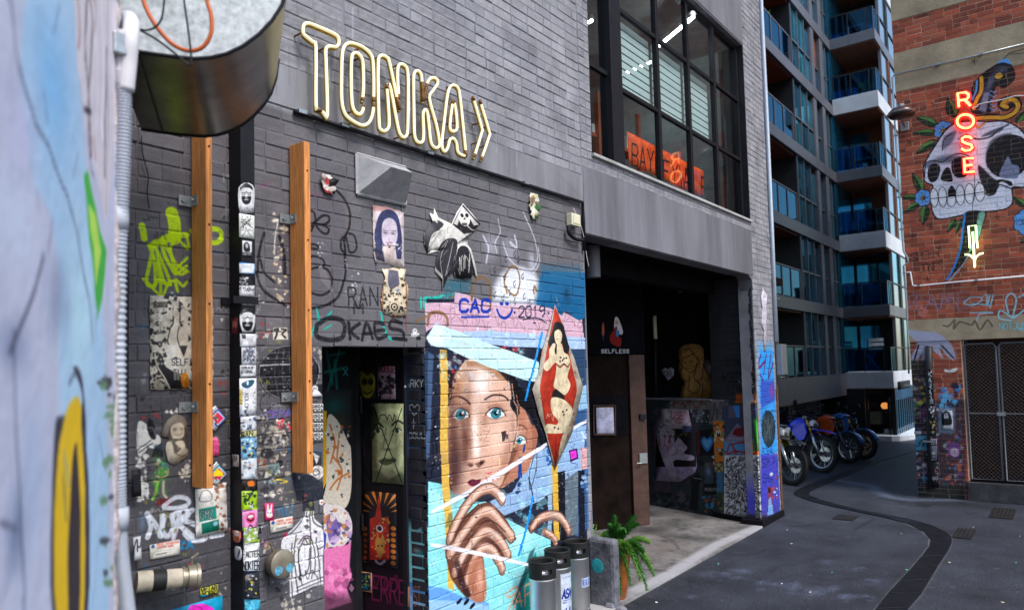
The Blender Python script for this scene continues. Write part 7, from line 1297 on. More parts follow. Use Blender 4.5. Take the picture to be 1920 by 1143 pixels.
# kegs on the ledge, stone block, rubble
KX=lambda px,py,Y: onY(px,py,Y)[0]
led=thing('stone_ledge','low rubble and mortar ledge under the kegs at the foot of the mural','ledge',(5.6,3.6,0)); 
MB().box(4.75,6.05,3.30,3.735,0,.20).build('ledge_body',M_conc,led,bevel=.03); r_=random.Random(2)
for i,(x,y) in enumerate(((6.02,3.50),(6.1,3.62),(5.72,3.40),(6.0,3.36),(5.2,3.34),(5.45,3.33))): MB().lathe([(.015,.04),(.05,.03),(.065,.0),(.05,-.03),(.015,-.03)],(x+r_.uniform(-.03,.03),y,.205),5).build('rubble_stone',M_rend2,led)
M_ss=mat('brushed_stainless',(.80,.77,.76),.36,1,.12,3,.02); M_ss.node_tree.nodes['Principled BSDF'].inputs['Anisotropic'].default_value=.6
def keg(label,x,y,z,h,lab=None,r=.11):
    t=thing('beer_keg',label,'keg',(x,y,z),group='steel kegs against the mural')
    MB().lathe([(r*.9,.05),(r,.065),(r,.08),(r*.985,.09),(r*.985,h-.15),(r,h-.14),(r,h-.125),(r*.9,h-.11)],(x,y,z),32).build('keg_shell',M_ss,t,smooth='auto')
    MB().lathe([(r*.8,0),(r*.97,0),(r*1.0,.01),(r*1.0,.06),(r*.9,.062)],(x,y,z),32,cap=False).build('base_ring',M_blk,t,smooth='auto')
    # top collar with hand holes: ring segments
    o=MB(); N_=32; za,zb,zc,zd=h-.125,h-.085,h-.045,h; ro,ri=r*1.02,r*.86
    for k in range(N_):
        hole=(k%16) in (3,4,5,6)
        a0,a1=6.28318*k/N_,6.28318*(k+1)/N_
        for (u,v) in (((za,zb),(zc,zd)) if hole else ((za,zd),)):
            q=[(x+rr*math.cos(aa),y+rr*math.sin(aa),z+w_) for w_ in (u,v) for rr,aa in ((ro,a0),(ro,a1),(ri,a1),(ri,a0))]
            o.add(q,[(0,3,2,1),(4,5,6,7),(0,1,5,4),(2,3,7,6)]+([(1,2,6,5),(3,0,4,7)] if True else []))
    o.build('top_collar',M_blk,t); MB().lathe([(ro,h-.004),(ro*1.02,h+.004),(ro*.98,h+.012),(ri,h+.008),(ri*.98,h-.004)],(x,y,z),32,cap=False).build('collar_rim',M_blk,t,smooth=True)
    MB().lathe([(r*.86,h-.11),(.05,h-.08),(.012,h-.078)],(x,y,z),28,cap=True).build('keg_top',M_ss,t,smooth=True); MB().lathe([(.032,h-.08),(.034,h-.04),(.028,h-.03),(.012,h-.032)],(x,y,z),16).build('valve',M_ss,t,smooth='auto')
    if lab:
        # curved label sheet on the camera side
        a0,a1,z0_,z1_,cols_=lab; n=14; vs=[];fs=[];uvs=[]
        for j in range(2):
            for i in range(n+1): A_=a0+(a1-a0)*i/n; vs.append((x+r*1.004*math.cos(A_),y+r*1.004*math.sin(A_),z+(z0_,z1_)[j])); uvs.append((i/n,j))
        for i in range(n): fs.append((i,i+1,n+2+i,n+1+i))
        o=MB().add(vs,fs).build('keg_label',cols_,t,smooth=True); ul=o.data.uv_layers.new(name='UVMap')
        for li,l in enumerate(o.data.loops): ul.data[li].uv=uvs[l.vertex_index]
    return t
class Flat:
    def uz(s,x,y): return (x,-y)
def flatcanvas(w,h): return Canvas(Flat(),0,w,-h,0,1)
q=flatcanvas(260,400); q.rect(0,0,260,400,(196,206,222)); q.rect(8,8,252,392,(206,214,228)); BLk=(28,50,150)
for p in ([(120,120),(160,60),(220,50),(250,120)],[(140,110),(180,80),(230,90)]): q.line(p,9,(140,166,206),.9,3,True)
for i,ch in enumerate('日本生'): pass
q.text('ASAHI',14,215,74,38,BLk,17,-.0,gap=.22,shear=.2); q.line([(30,236),(230,236)],7,(60,80,160),.8); q.text('19L',50,350,46,32,BLk,11,0,gap=.8); q.text('BEER CO JAPAN',24,262,14,12,(60,80,160),3,0,gap=.3); q.text('ICHIBAN',30,40,14,14,(90,110,170),3,0)
ML=mat('keg_label_paper',(200,208,222),.4); 
def uvprint(name,cv,rough=.4): return printmat(name,cv,rough)
ML=uvprint('keg_label_asahi',q); q=flatcanvas(200,70); q.rect(0,0,200,70,(176,190,220))
for x in (10,74,138):   # three brush-like characters
    for p in ([(x,18),(x+46,16)],[(x+22,6),(x+24,60)],[(x+4,34),(x+44,32)],[(x+6,56),(x+22,36),(x+46,58)]): q.line(p,6,(40,60,150))
ML2=uvprint('keg_label_kanji',q)
keg('nearest steel keg with black collar, plain and unlabelled',KX(1017,1080,3.50),3.50,.22,.63); 
keg('middle steel keg wearing a blue and white beer label',KX(1046,1075,3.565),3.565,.22,.64,(R(-135),R(-40),.10,.47,ML)); keg('farthest steel keg with a small blue label of characters',KX(1082,1070,3.60),3.60,.22,.64,(R(-128),R(-75),.265,.345,ML2))
bx0=onY(1101,1060,3.55)[0]; t=thing('stone_block','rough dark concrete block painted with teal at the alcove corner','block',(bx0,3.4,0)); tz=onY(1120,1010,3.6)[2]
m=MB(); m.box(6.02,6.14,3.44,3.73,0,tz); mb_=mat('weathered_block',(.11,.11,.125),.85,0,.6,12,.9,26); o=m.build('block_body',mb_,t,bevel=.035)
MB().lathe([(.02,-.004),(.06,-.003),(.07,.0)],(6.018,3.62,tz-.25),9,'x').build('teal_patch',mat('teal_paint',(.03,.32,.35),.6,0,.5,20),t)
# fern in a terracotta pot
px,py=6.80,3.86; t=thing('potted_fern','leafy asparagus fern in a tall orange glazed pot','potted plant',(px,py,.02)); MB().lathe([(.075,0),(.095,.02),(.125,.2),(.14,.38),(.145,.46),(.155,.48),(.155,.51),(.138,.51),(.135,.47)],(px,py,.02),28).build('pot',mat('orange_glaze',(.42,.12,.03),.28,0,.35,5,.1,coat=.3),t,smooth='auto'); MB().lathe([(.138,.45),(.01,.47)],(px,py,.02),20).build('soil',M_blk,t)
M_fern=mat('fern_green',(.05,.20,.03),.6,0,.5,30,.0); M_fern2=mat('fern_light_green',(.13,.30,.04),.6,0,.4,30,.0); r_=random.Random(12)
def frond(tip,droop,m,l,wd=.05):
    b=np.array([px+r_.uniform(-.05,.05),py+r_.uniform(-.05,.05),.5]); e=np.array(tip,float); mid=(b+e)/2+[0,0,droop]; P_=[(1-s)**2*b+2*s*(1-s)*mid+s*s*e for s in [i/22 for i in range(23)]]; o=MB(); o.tube(P_,.0028,4)
    for i,p in enumerate(P_[3:]):
        s=i/20; tdir=P_[min(22,i+4)]-P_[i+2]; tdir/=np.linalg.norm(tdir)+1e-9; w=wd*math.sin(math.pi*min(1,.15+s*.85))**.6+.008
        for k in range(34):
            pp=p+(P_[min(22,i+4)]-p)*r_.random(); v=np.array([r_.gauss(0,1),r_.gauss(0,1),r_.gauss(0,1)]); v-=tdir*(v@tdir); v/=np.linalg.norm(v)+1e-9; v=v*w*r_.uniform(.5,1)+tdir*w*.7; sd=np.cross(v,tdir); sd/=np.linalg.norm(sd)+1e-9; sd*=.0036
            o.add([pp-sd,pp+sd,pp+v+sd*.3,pp+v-sd*.3],[(0,1,2,3)])
    return o.build('frond',m,t)
def atd(x,y,d): return atZ(x,y,d)
for (x,y,d,dr_,m_) in ((1152,968,7.8,.06,M_fern),(1143,985,7.9,.06,M_fern),(1160,985,7.7,.08,M_fern),(1190,968,7.8,.08,M_fern),(1196,982,7.7,.10,M_fern),(1136,1000,7.9,.08,M_fern),(1170,995,7.6,.10,M_fern),(1216,1015,7.7,.14,M_fern2),(1206,1032,7.5,.16,M_fern),(1226,1076,7.6,.30,M_fern),(1222,1064,7.5,.30,M_fern2),(1213,1103,7.4,.34,M_fern),(1200,1085,7.3,.36,M_fern2),(1182,1094,7.3,.34,M_fern),(1164,1112,7.3,.30,M_fern),(1152,1088,7.3,.28,M_fern2),(1158,1070,7.3,.26,M_fern),(1130,1003,7.9,.08,M_fern2),(1180,1040,7.4,.2,M_fern2)): frond(atd(x,y,d),dr_,m_,0)
t=thing('leaf_weed','small patch of green weed behind the kegs','weed',(6.3,3.95,0)); m=MB()
for i in range(60): q_=np.array([6.28+r_.uniform(-.08,.1),3.86+r_.uniform(-.03,.05),.74+r_.random()*.1]); s_=.012; v=np.array([r_.gauss(0,1),r_.gauss(0,1),abs(r_.gauss(0,1))])*.02; m.add([q_,q_+v+[s_,0,0],q_+v*1.6,q_+v-[s_,0,0]],[(0,1,2,3)])
m.build('leaves',M_fern2,t); MB().tube([(6.30,3.88,.0),(6.30,3.88,.78)],.006,5).build('stem',M_fern,t)
# ================================================================== ALCOVE FITTINGS
PD=Plane((9.25,5.77),(.93,-.55)); U=lambda x,y:PD.uz(x,y)
uR=U(1213,900)[0]; uM=U(1184,900)[0]; zt=U(1200,665)[1]
t=thing('alcove_door','dark brown steel door with a notice frame, brown stile and lever lock','door',PD.pt(uM,0.03)); MB().pbox(PD,-.35,uM-.01,.04,zt,-.05,0).build('door_leaf',M_brown2,t,bevel=.003); MB().pbox(PD,-.35,uM-.02,U(1150,785)[1]-.25,U(1150,740)[1],.0,.006).build('dark_panel',M_blackwall,t)
o=MB().pbox(PD,uM,uR,.03,zt,-.07,.05).build('stile',M_brown,t,bevel=.004); a=U(1195,868);b_=U(1209,848); MB().pbox(PD,a[0],b_[0],a[1],b_[1],.05,.07).build('lock_plate',M_galv,o,bevel=.003); MB().tube([PD.at(1203,868,.07),PD.at(1203,868,.10),PD.at(1194,868,.10)],.009,8).build('lever',M_galv,o)
a=U(1195,786);b_=U(1206,775); MB().pbox(PD,a[0],b_[0],a[1],b_[1],.05,.085).build('door_buzzer',M_blksteel,o,bevel=.006)
w=MB(); w.pbox(PD,-3.5,-.36,.02,zt+.005,-.08,-.0); w.build('alcove_partition',M_blackwall,B)
q=Canvas(PD,-.6,1.3,1.2,3.2,.006); q.k(*K10); q.rect(430,50,560,220,(120,80,50)); q.rect(443,66,540,205,(200,198,226)); 
for i in range(14): q.line([(455,84+i*8),(530-(i*7)%24,84+i*8)],1.4,(120,120,150),.8)
q.rect(395,60,425,215,(110,24,40)); q.k(*K9); q.text('SELFLESS',148,716,20,13,(196,196,204),4.5,0,gap=.6); q.poly([(225,515),(245,515),(272,590),(262,610),(240,600),(222,580)],(196,190,200),1,2,True); q.poly([(215,590),(235,560),(245,620),(262,630),(255,680),(205,660),(195,620)],(130,36,36),1,3,True); q.blob((236,540),11,13,(190,140,120),1,True); q.poly([(232,580),(252,590),(246,625),(232,620)],(60,120,170),1,2); q.poly([(150,570),(160,540),(164,600),(155,620)],(180,90,70),1,2,True); q.line([(150,600),(160,640)],7,(60,60,90))
MAD=printmat('door_print',q); M_tr=mat('black_transom',(.005,.0048,.0065),.85,0,.4,3,.2,spec=.04); qt=Canvas(PD,-.6,1.3,2.0,3.3,.006); qt.k(*K9); qt.c[:]=q.c[-1:,-1:]*0; zc=int((2.0-1.2)/.006); hh=min(qt.h,q.h-zc); mk=q.a[zc:zc+hh]; qt.c[:hh]=q.c[zc:zc+hh]; qt.a[:hh]=mk; paintmix(M_tr,[qt]); w=MB(); w.pbox(PD,-3.5,uR+.05,zt+.01,3.76,-.08,-.0); w.build('alcove_transom',M_tr,B)
t2=thing('notice_board','cream notice in a thin brown frame on the alcove door','notice board',PD.at(1133,787)); poster('paper_notice',None,None,q,MAD,[(443,66),(540,205)],K10,.022,parent=t2,curl=0)
for p in ([(434,58),(548,56)],[(434,212),(550,212)],[(434,56),(436,212)],[(549,56),(550,212)]): MB().tube([PD.at(x/K10[2]+K10[0],y/K10[2]+K10[1],.02) for x,y in p],.012,4).build('frame_bar',M_brown,t2)
pass
# ceiling stubs, pipe on back wall
for (x,y0,y1,Y,lab) in ((1112,478,520,4.2,'short grey ceiling pipe stub at the left of the alcove'),(1281,512,546,4.7,'short grey ceiling pipe stub near the middle of the alcove')):
    a=onY(x,y1,Y); MBt=thing('ceiling_pipe',lab,'pipe',(a[0],Y,a[2]),group='pipe stubs under the alcove ceiling'); MB().tube([(a[0],Y,a[2]),(a[0],Y,3.76)],.085,16).build('pipe_stub',mat('ceiling_pipe_paint',(.16,.155,.19),.5,0,.2),MBt,smooth='auto')
pb=Plane((11.68,5),(0,-1)); pipe('wall_pipe','thin black pipe with a worn silver top on the alcove back wall',[(1228,585),(1229,700),(1232,760)],.03,M_blksteel,pb,.05)
pipe('wall_pipe_end','short scuffed cream length of pipe on the alcove back wall',[(1227,592),(1229,635)],.035,M_cream,pb,.06)
# girl cut-out on the ledge, heart, panel
PCU=Plane((11.60,5),(0,-1)); q=Canvas(PCU,-1.6,1.6,1.5,3.3,.006); q.k(*K9); q.rect(560,640,830,1010,(166,118,62))
OUT=[(598,975),(612,930),(628,885),(600,850),(592,800),(602,760),(590,730),(594,695),(620,672),(670,662),(715,668),(738,690),(742,740),(735,790),(760,840),(785,880),(797,950),(790,975)]
q.poly(OUT,(176,128,68),1,1,True); LN=(50,34,24)
for p in ([(630,700),(650,690),(670,700),(680,725),(705,745)],[(620,740),(610,780),(640,815),(660,830),(690,810),(700,770)],[(700,750),(712,755),(712,775),(700,785)],[(625,745),(645,735)],[(650,735),(690,715)],[(628,768),(640,775)],[(655,765),(680,762)],[(636,800),(648,806)],[(690,815),(685,860),(700,875),(730,865),(735,800)],[(615,800),(602,830),(620,870),(640,880)],[(655,840),(655,900),(650,930),(690,950)],[(700,880),(720,900),(700,950)],[(735,890),(730,970)],[(628,890),(615,975)]): q.line(p,4.5,LN,1,1.5,True)
MGC=printmat('cutout_print',q,.7); t=poster('cutout_girl','tan board cut out drawing of a long haired girl standing on the ledge','cut out',q,MGC,OUT,K9,0,curl=0); t.modifiers['paper'].thickness=.012
q2=Canvas(pb,-1.6,1.6,1.4,3.2,.01); q2.k(*K9); q2.rect(490,790,590,890,(150,146,160)); q2.text('OR',512,850,30,18,(60,50,66),4,.1); q2.rect(740,750,860,975,(120,108,84)); q2.blob((775,800),24,30,(200,196,190),.8); q2.blob((810,830),26,60,(30,28,28),.9,True); MQ=printmat('back_wall_print',q2)
poster('heart_paste_up','small white heart paste up on the black alcove wall','paste up',q2,MQ,[(535,875),(505,840),(498,812),(512,800),(535,808),(552,796),(570,808),(568,845)],K9,.01,torn=.006); poster('panel_poster','tan panel poster with a dark figure behind the cut out girl','poster',q2,MQ,[(742,755),(835,755),(838,970),(745,968)],K9,.01)
# corner downpipe
pipe('downpipe','slim white downpipe down the outer corner of the grey building',[(1424,-60),(1427,0),(1437,200),(1447,420),(1456,640)],.03,mat('downpipe_white',(.55,.60,.68),.35,.2,.1),Plane((0,WY),(1,0)),.03,clips=((1452,560),)); t=thing('downpipe_guard','grey metal guard at the foot of the corner downpipe','guard',PW.at(1460,670,.04)); m=MB(); u,z=PW.uz(1454,645); u2,_=PW.uz(1464,645); zl=PW.uz(1460,702)[1]; m.pbox(PW,u,u2,zl,z,.002,.09); m.build('guard_sheet',M_galv,t,bevel=.004)
# ================================================================== NEAR WALL, DUCT, CABLES
NWt=thing('spray_painted_wall','near out of focus wall sprayed pale blue with a yellow loop','wall',PN.pt(0,0)); 
m=MB(); vs=[];fs=[]; nu,nz=60,60; r_=random.Random(5)
for j in range(nz+1):
    for i in range(nu+1):
        u=-2.6+2.62*i/nu; z=5.4*j/nz; vs.append(PN.pt(u,z,r_.uniform(-.0025,.0025)))
for j in range(nz):
    for i in range(nu): k=j*(nu+1)+i; fs.append((k,k+1,k+nu+2,k+nu+1))
m.add(vs,fs); m.build('wall_face',M_near,NWt,smooth=True); MB().pbox(PN,-2.6,.0,0,5.4,-.35,-.006).build('wall_core',M_rend2,NWt)
pth=[PN.pt(.012+r_.uniform(-.006,.01),.3+i*.06,-.004+r_.uniform(-.006,.006)) for i in range(80)]; MB().tube(pth,[r_.uniform(.008,.018) for _ in pth],6).build('flaking_edge',mat('flaking_paint_edge',(.42,.36,.36),.7,0,.6,40,.5),NWt,smooth=True)
# corrugated conduit
t=thing('corrugated_conduit','grey corrugated conduit running down the edge of the near wall','conduit',tuple(atZ(228,600,2.02)))
ctr=[(232,60),(228,120),(232,200),(230,300),(226,400),(222,520),(221,700),(221,860),(222,960),(226,1040),(234,1110),(243,1180),(252,1260)]
P_=smoothpts([atZ(x,y,2.05-.0*y) for x,y in ctr],False,60); rr=[.0195+.0022*(1 if (i//2)%2 else -1) for i in range(len(P_))]; k=int(len(P_)*.10); MB().tube(P_[k:],rr[k:],14).build('corrugated_tube',M_cond,t,smooth=True)
top=smoothpts([atZ(x,y,d) for x,y,d in ((226,70,2.35),(229,42,2.3),(240,34,2.2),(246,44,2.1),(245,70,2.05),(241,120,2.05),(236,170,2.05))],False,5); MB().tube(top,.0215,14).build('bend',M_condw,t,smooth=True); MB().tube(P_[:k+20],.020,14).build('smooth_tube',M_condw,t,smooth=True)
for y in (410,972): q=atZ(222,y,2.05); MB().lathe([(.026,-.03),(.027,0),(.026,.03)],tuple(q),16).build('saddle',M_cond,t,smooth=True)
q=atZ(222,85,2.03); MB().box(q[0]-.02,q[0]+.02,q[1]-.02,q[1]+.02,q[2]-.03,q[2]+.03).build('pipe_clip',M_galv,t,bevel=.004)
pipe_top=smoothpts([atZ(x,y,2.3) for x,y in ((249,-60),(249,-10),(249,40))],False,3)
# metal duct
DN=2.6; e2=np.array([math.sin(R(57.6)),-math.cos(R(57.6))]); q0=atZ(400,60,DN); PDu=Plane((q0[0],q0[1]),e2)
ol=[(205,88),(260,98),(300,104),(340,109),(365,111),(395,109),(425,102),(455,88),(485,66),(510,40),(528,12),(540,-25),(546,-70),(548,-260),(205,-260)]
F_=[np.array(PDu.at(*p)) for p in ol]; dv=np.array([D3[0],D3[1],0])*.88
t=thing('metal_duct','big galvanised exhaust duct with a rounded end jutting over the left of the wall','duct',tuple(q0))
m=MB(); n=len(F_); m.add(F_,[tuple(range(n))]); m.build('front_face',M_duct,t)
m=MB(); m.add(F_+[p+dv for p in F_],[(i,(i+1)%n,n+(i+1)%n,n+i) for i in range(n)]); m.build('duct_skin',M_ductd,t,smooth='auto')
MB().tube([p-dv*.004 for p in F_[:13]],.007,6).build('front_rim',M_blksteel,t,smooth=True); MB().tube([p+dv for p in F_[:13]],.008,6).build('rear_rim',M_blksteel,t,smooth=True); m=MB(); m.add([p+dv*1.0 for p in F_],[tuple(range(n))]); m.build('rear_face',M_duct,t)
MB().tube([p+dv*k for k in (0,1) for p in [F_[1]]],.006,6).build('seam',M_blksteel,t)
def cable(label,pts,r,m,d=2.35): 
    t=thing('cable',label,'cable',tuple(atZ(*pts[0],d))); MB().tube(smoothpts([atZ(x,y,d) for x,y in pts],False,8),r,8).build('cable_run',m,t,smooth=True)
cable('thick orange cable looping in front of the duct',[(262,-40),(270,5),(290,45),(320,80),(350,95),(378,90),(395,65),(396,30),(388,0),(384,-50)],.0068,M_or)
cable('black cable curving from the conduit top up past the duct',[(255,52),(272,57),(290,52),(303,35),(308,0),(312,-50)],.0032,M_blk,2.3); cable('thin black cable crossing down then up over the duct face',[(256,54),(290,72),(325,98),(350,119),(357,121),(358,100),(352,50),(345,0),(340,-50)],.0034,M_blk,2.28)
# ================================================================== MOTORCYCLES
M_tyre=mat('tyre_rubber',(.014,.014,.015),.7,0,.2,30,.4,60); M_alu=mat('fork_aluminium',(.5,.5,.5),.25,.9,.1); M_gold=mat('gold_fork',(.55,.30,.06),.25,.8,.1); M_eng=mat('engine_alloy',(.10,.10,.11),.4,.7,.3)
def wheel(root,x,z,r,rimm,w=.05,spokes=True):
    o=MB(); n=28
    prof=[(r-.085,-w*.55),(r-.03,-w),(r-.006,-w*.7),(r,0),(r-.006,w*.7),(r-.03,w),(r-.085,w*.55)]
    b=MB(); 
    for k in range(n+1):
        pass
    b.lathe([(a_,h) for a_,h in prof],(x,0,z),36,'y',cap=False); wt=b.build('wheel',M_tyre,root,smooth=True)
    MB().lathe([(r-.083,-w*.6),(r-.10,-w*.5),(r-.105,0),(r-.10,w*.5),(r-.083,w*.6)],(x,0,z),36,'y',cap=False).build('rim',rimm,wt,smooth=True); MB().lathe([(.035,-.07),(.045,-.03),(.045,.03),(.035,.07)],(x,0,z),14,'y').build('hub',M_eng,wt,smooth='auto')
    s=MB(); k_=24 if spokes else 5
    for k in range(k_):
        A_=6.28318*k/k_; off=.04*(1 if k%2 else -1) if spokes else 0; s.tube([(x+.04*math.cos(A_+.3),off,z+.04*math.sin(A_+.3)),(x+(r-.1)*math.cos(A_),0,z+(r-.1)*math.sin(A_))],.0032 if spokes else .016,4,cap=False)
    s.build('spokes',M_alu if spokes else rimm,wt); MB().lathe([(.06,.075),(.135,.075),(.135,.079),(.06,.079)],(x,0,z),24,'y',cap=False).build('brake_disc',M_alu,wt)
    t_=MB()
    for k in range(44):
        A_=6.28318*k/44
        for yy in (-.028,.028): t_.box(-.009,.009,yy-.012,yy+.012,r-.004,r+.010); 
        base=len(t_.v)-16
        for q in range(base,base+16):
            a_=t_.v[q]; rr_=a_[2]; xx=a_[0]; t_.v[q]=(x+rr_*math.cos(A_)-xx*math.sin(A_),a_[1],z+rr_*math.sin(A_)+xx*math.cos(A_))
    if spokes: t_.build('tread_block',M_tyre,wt,kind='stuff')
def bike(label,loc,heading,lean,c1,c2,forkc,rimc,dirt=True,scale=1.12,screen=False,fendc=None):
    t=thing('motorcycle',label,'motorcycle',loc,heading,group='motorcycles parked in a row',local=True); t.rotation_euler=(R(lean),0,heading); t.scale=(scale,)*3
    r=.345 if dirt else .315; rr=.32; wb=-1.40; m1=mat('tank_paint',c1,.25,.1,.05,coat=.6); m2=mat('side_panel_paint',c2,.3,.1,.05,coat=.4); fd=mat('fender_paint',fendc or c1,.3,.1,.05,coat=.4)
    wheel(t,0,r,r,rimc,.04 if dirt else .055,dirt); wheel(t,wb,rr,rr,rimc,.055 if dirt else .07,dirt)
    hx,hz=-.36,1.02 if dirt else .92
    for s in (-1,1):
        f=MB().tube([(0,.10*s,r),(hx*.52,.10*s,r+(hz-r)*.52)],.030,10).build('fork_leg',M_alu if forkc is M_gold and dirt else M_eng,t,smooth=True); MB().tube([(hx*.5,.10*s,r+(hz-r)*.5),(hx,.10*s,hz)],.024,10).build('fork_tube',forkc,f,smooth=True)
        MB().tube([(hx+.02,0,hz+.03),(hx-.02,.16*s,hz+.07),(hx-.09,.36*s,hz+.10),(hx-.14,.40*s,hz+.09)],.012,8).build('handlebar',M_blk,t,smooth=True); MB().tube([(hx-.08,.33*s,hz+.10),(hx-.02,.36*s,hz+.22)],.006,6).build('mirror_stem',M_blk,t); MB().lathe([(.01,-.012),(.05,-.01),(.055,.004),(.01,.01)],(hx-.02,.37*s,hz+.25),14,'x').build('mirror',M_blk,t,smooth=True)
    MB().box(hx-.05,hx+.06,-.13,.13,hz-.03,hz+.01).box(hx*.72-.04,hx*.72+.06,-.13,.13,r+(hz-r)*.70,r+(hz-r)*.75).build('yoke',M_eng,t)
    # body
    MB().loft([(-.30,.83,.03,.05),(-.40,.86,.12,.10),(-.55,.87,.15,.13),(-.72,.84,.13,.10),(-.82,.80,.08,.05)],16,.8).build('fuel_tank',m1,t,smooth=True)
    for s in (-1,1):
        m=MB(); m.prism([(-.24,.15*s,.72),(-.30,.17*s,.90),(-.55,.165*s,.88),(-.62,.15*s,.72),(-.42,.16*s,.55),(-.30,.15*s,.58)],(0,.02*s,0)); m.build('tank_shroud',m1,t,bevel=.008)
        m=MB(); m.prism([(-.66,.13*s,.78),(-1.05,.12*s,.86),(-1.22,.10*s,.90),(-1.05,.12*s,.74),(-.72,.13*s,.60)],(0,.02*s,0)); m.build('side_panel',m2,t,bevel=.006)
    MB().loft([(-.66,.90,.06,.03),(-.80,.90,.11,.05),(-1.10,.93,.12,.05),(-1.35,.97,.08,.035)],12,.7).build('seat',M_blk,t,smooth=True)
    MB().loft([(-1.2,.90,.07,.02),(-1.5,.95,.08,.015),(-1.72,.93,.05,.01)],10).build('tail',fd,t,smooth=True)
    if dirt: MB().loft([(.30,r+.38,.04,.008),(.12,r+.43,.07,.012),(-.15,r+.44,.075,.015),(-.32,r+.36,.06,.012)],10).build('front_fender',fd,t,smooth=True)
    else:
        m=MB(); vs=[];fs=[]; n=12
        for i in range(n+1):
            A_=R(20+i*110/n)
            for y in (-.06,-.045,.045,.06): vs.append(((r+.03+(.012 if abs(y)<.05 else 0))*math.cos(A_)*-1*-1,y,r+(r+.03+(.012 if abs(y)<.05 else 0))*math.sin(A_)))
        for i in range(n):
            for j in range(3): k=i*4+j; fs.append((k,k+4,k+5,k+1))
        m.add(vs,fs); o=m.build('front_fender',fd,t,smooth=True); so_=o.modifiers.new('thick','SOLIDIFY'); so_.thickness=.006
    MB().loft([(hx+.02,.88*hz/1.0,.03,.03),(hx+.10,.86*hz,.09,.10),(hx+.16,.85*hz,.08,.09)],14).build('headlight',m2 if dirt else M_blk,t,smooth=True); MB().lathe([(.001,.162),(.05,.16),(.062,.15)],(hx,0,.85*hz),14,'x',cap=False).build('headlight_lens',M_alu,t,smooth=True)
    if screen: m=MB(); m.prism([(hx+.10,-.14,hz+.02),(hx+.10,.14,hz+.02),(hx-.04,.10,hz+.34),(hx-.04,-.10,hz+.34)],(.008,0,0)); m.build('windscreen',M_balg,t)
    # engine, frame, swing arm, exhaust
    m=MB(); m.lathe([(.10,-.13),(.14,-.10),(.14,.10),(.10,.13)],(-.68,0,.42),18,'y'); m.build('crankcase',M_eng,t,smooth='auto'); m=MB(); 
    for k in range(7): m.box(-.60,-.42,-.09,.09,.50+k*.032,.518+k*.032)
    m.box(-.57,-.45,-.06,.06,.45,.74); m.build('cylinder',M_eng,t); MB().box(-.85,-.62,-.11,.11,.34,.56).build('gearbox',M_eng,t,bevel=.03)
    fm=MB(); 
    for s in (-1,1): fm.tube([(hx+.03,0,hz-.15),(-.5,.09*s,.84),(-.9,.11*s,.72),(-.92,.10*s,.42),(-.62,.09*s,.28),(-.42,.07*s,.34),(hx+.04,0,hz-.28)],.017,8)
    fm.build('frame',M_eng,t,smooth=True)
    for s in (-1,1): MB().tube([(-.9,.10*s,.42),(wb,.11*s,rr)],.026,8).build('swing_arm',M_alu if dirt else M_eng,t,smooth=True)
    MB().tube([(-.50,.05,.60),(-.36,.09,.50),(-.42,.14,.34),(-.8,.17,.36),(-1.05,.17,.50),(-1.5,.17,.66)],[.02,.02,.02,.024,.045,.05],12).build('exhaust',M_alu,t,smooth=True); MB().tube([(-.95,.10,.75),(-1.15,.0,.40)],.03,8).build('shock',M_gold,t); MB().tube([(-.75,.14,.30),(-.65,.34,.02)],.012,6).build('side_stand',M_blk,t)
    for s in (-1,1): MB().tube([(-.78,.10*s,.33),(-.78,.26*s,.33)],.012,6).build('foot_peg',M_blk,t)
    if not dirt: m=MB(); m.prism([(-.36,-.10,.34),(-.78,-.10,.26),(-.85,-.10,.36),(-.50,-.10,.44)],(0,.20,0)); m.build('belly_pan',m2,t,bevel=.01)
    return t
hd=R(-116)
bike('black motorcycle with lime tank, gold fork and small windscreen half hidden by the pillar',(14.95,4.50,0),R(-119),-7,(.16,.22,.01),(.35,.35,.36),M_gold,M_eng,True,1.12,True,fendc=(.02,.02,.02))
bike('bright blue dirt bike with white side panels and a gold and silver fork',(16.95,4.45,0),R(-117),-8,(.01,.035,.62),(.62,.62,.62),M_gold,M_alu,True,1.16,fendc=(.01,.035,.62))
bike('orange and black road bike third in the row',(18.75,4.30,0),R(-114),-7,(.60,.09,.02),(.35,.35,.36),M_eng,M_alu,False,1.12,fendc=(.03,.12,.35))
bike('blue naked bike with orange gold fork, farthest in the row',(19.6,4.15,0),R(-112),-6,(.02,.16,.50),(.02,.03,.08),M_gold,M_gold,False,1.12,fendc=(.02,.16,.50))
bike('dark blue bike tucked behind the blue dirt bike',(17.75,4.95,0),R(-116),-7,(.01,.02,.16),(.02,.02,.03),M_eng,M_eng,False,1.1)
# ================================================================== THINGS ON THE BALCONIES
def bl(name,label,cat,loc,parts,group=None):
    t=thing(name,label,cat,loc,group=group); x,y,z=loc
    for nm,m,boxes in parts:
        o=MB(); [o.box(x+a,x+b,y+c_,y+d_,z+e,z+f) for a,b,c_,d_,e,f in boxes]; o.build(nm,m,t)
M_lb=mat('pale_blue_cloth',(.15,.45,.75),.7); M_ac=mat('white_unit',(.55,.62,.66),.5)
bl('air_conditioner','white air conditioning unit on the highest corner balcony','air conditioner',(24.7,4.45,12.53),[('case',M_ac,[(0,.3,0,.62,.02,.42)]),('grille',M_blk,[(-.01,0,.2,.5,.08,.36)])])
bl('plant_pot','pale bushy plant in a pot on the upper corner balcony','plant',(24.7,4.55,10.6),[('pot',M_ac,[(0,.2,0,.2,0,.2)]),('leaf',M_fern2,[(-.05,.1,-.02,.08,.2,.45),(.05,.25,.1,.24,.2,.5),(0,.15,-.1,.3,.3,.4)])])
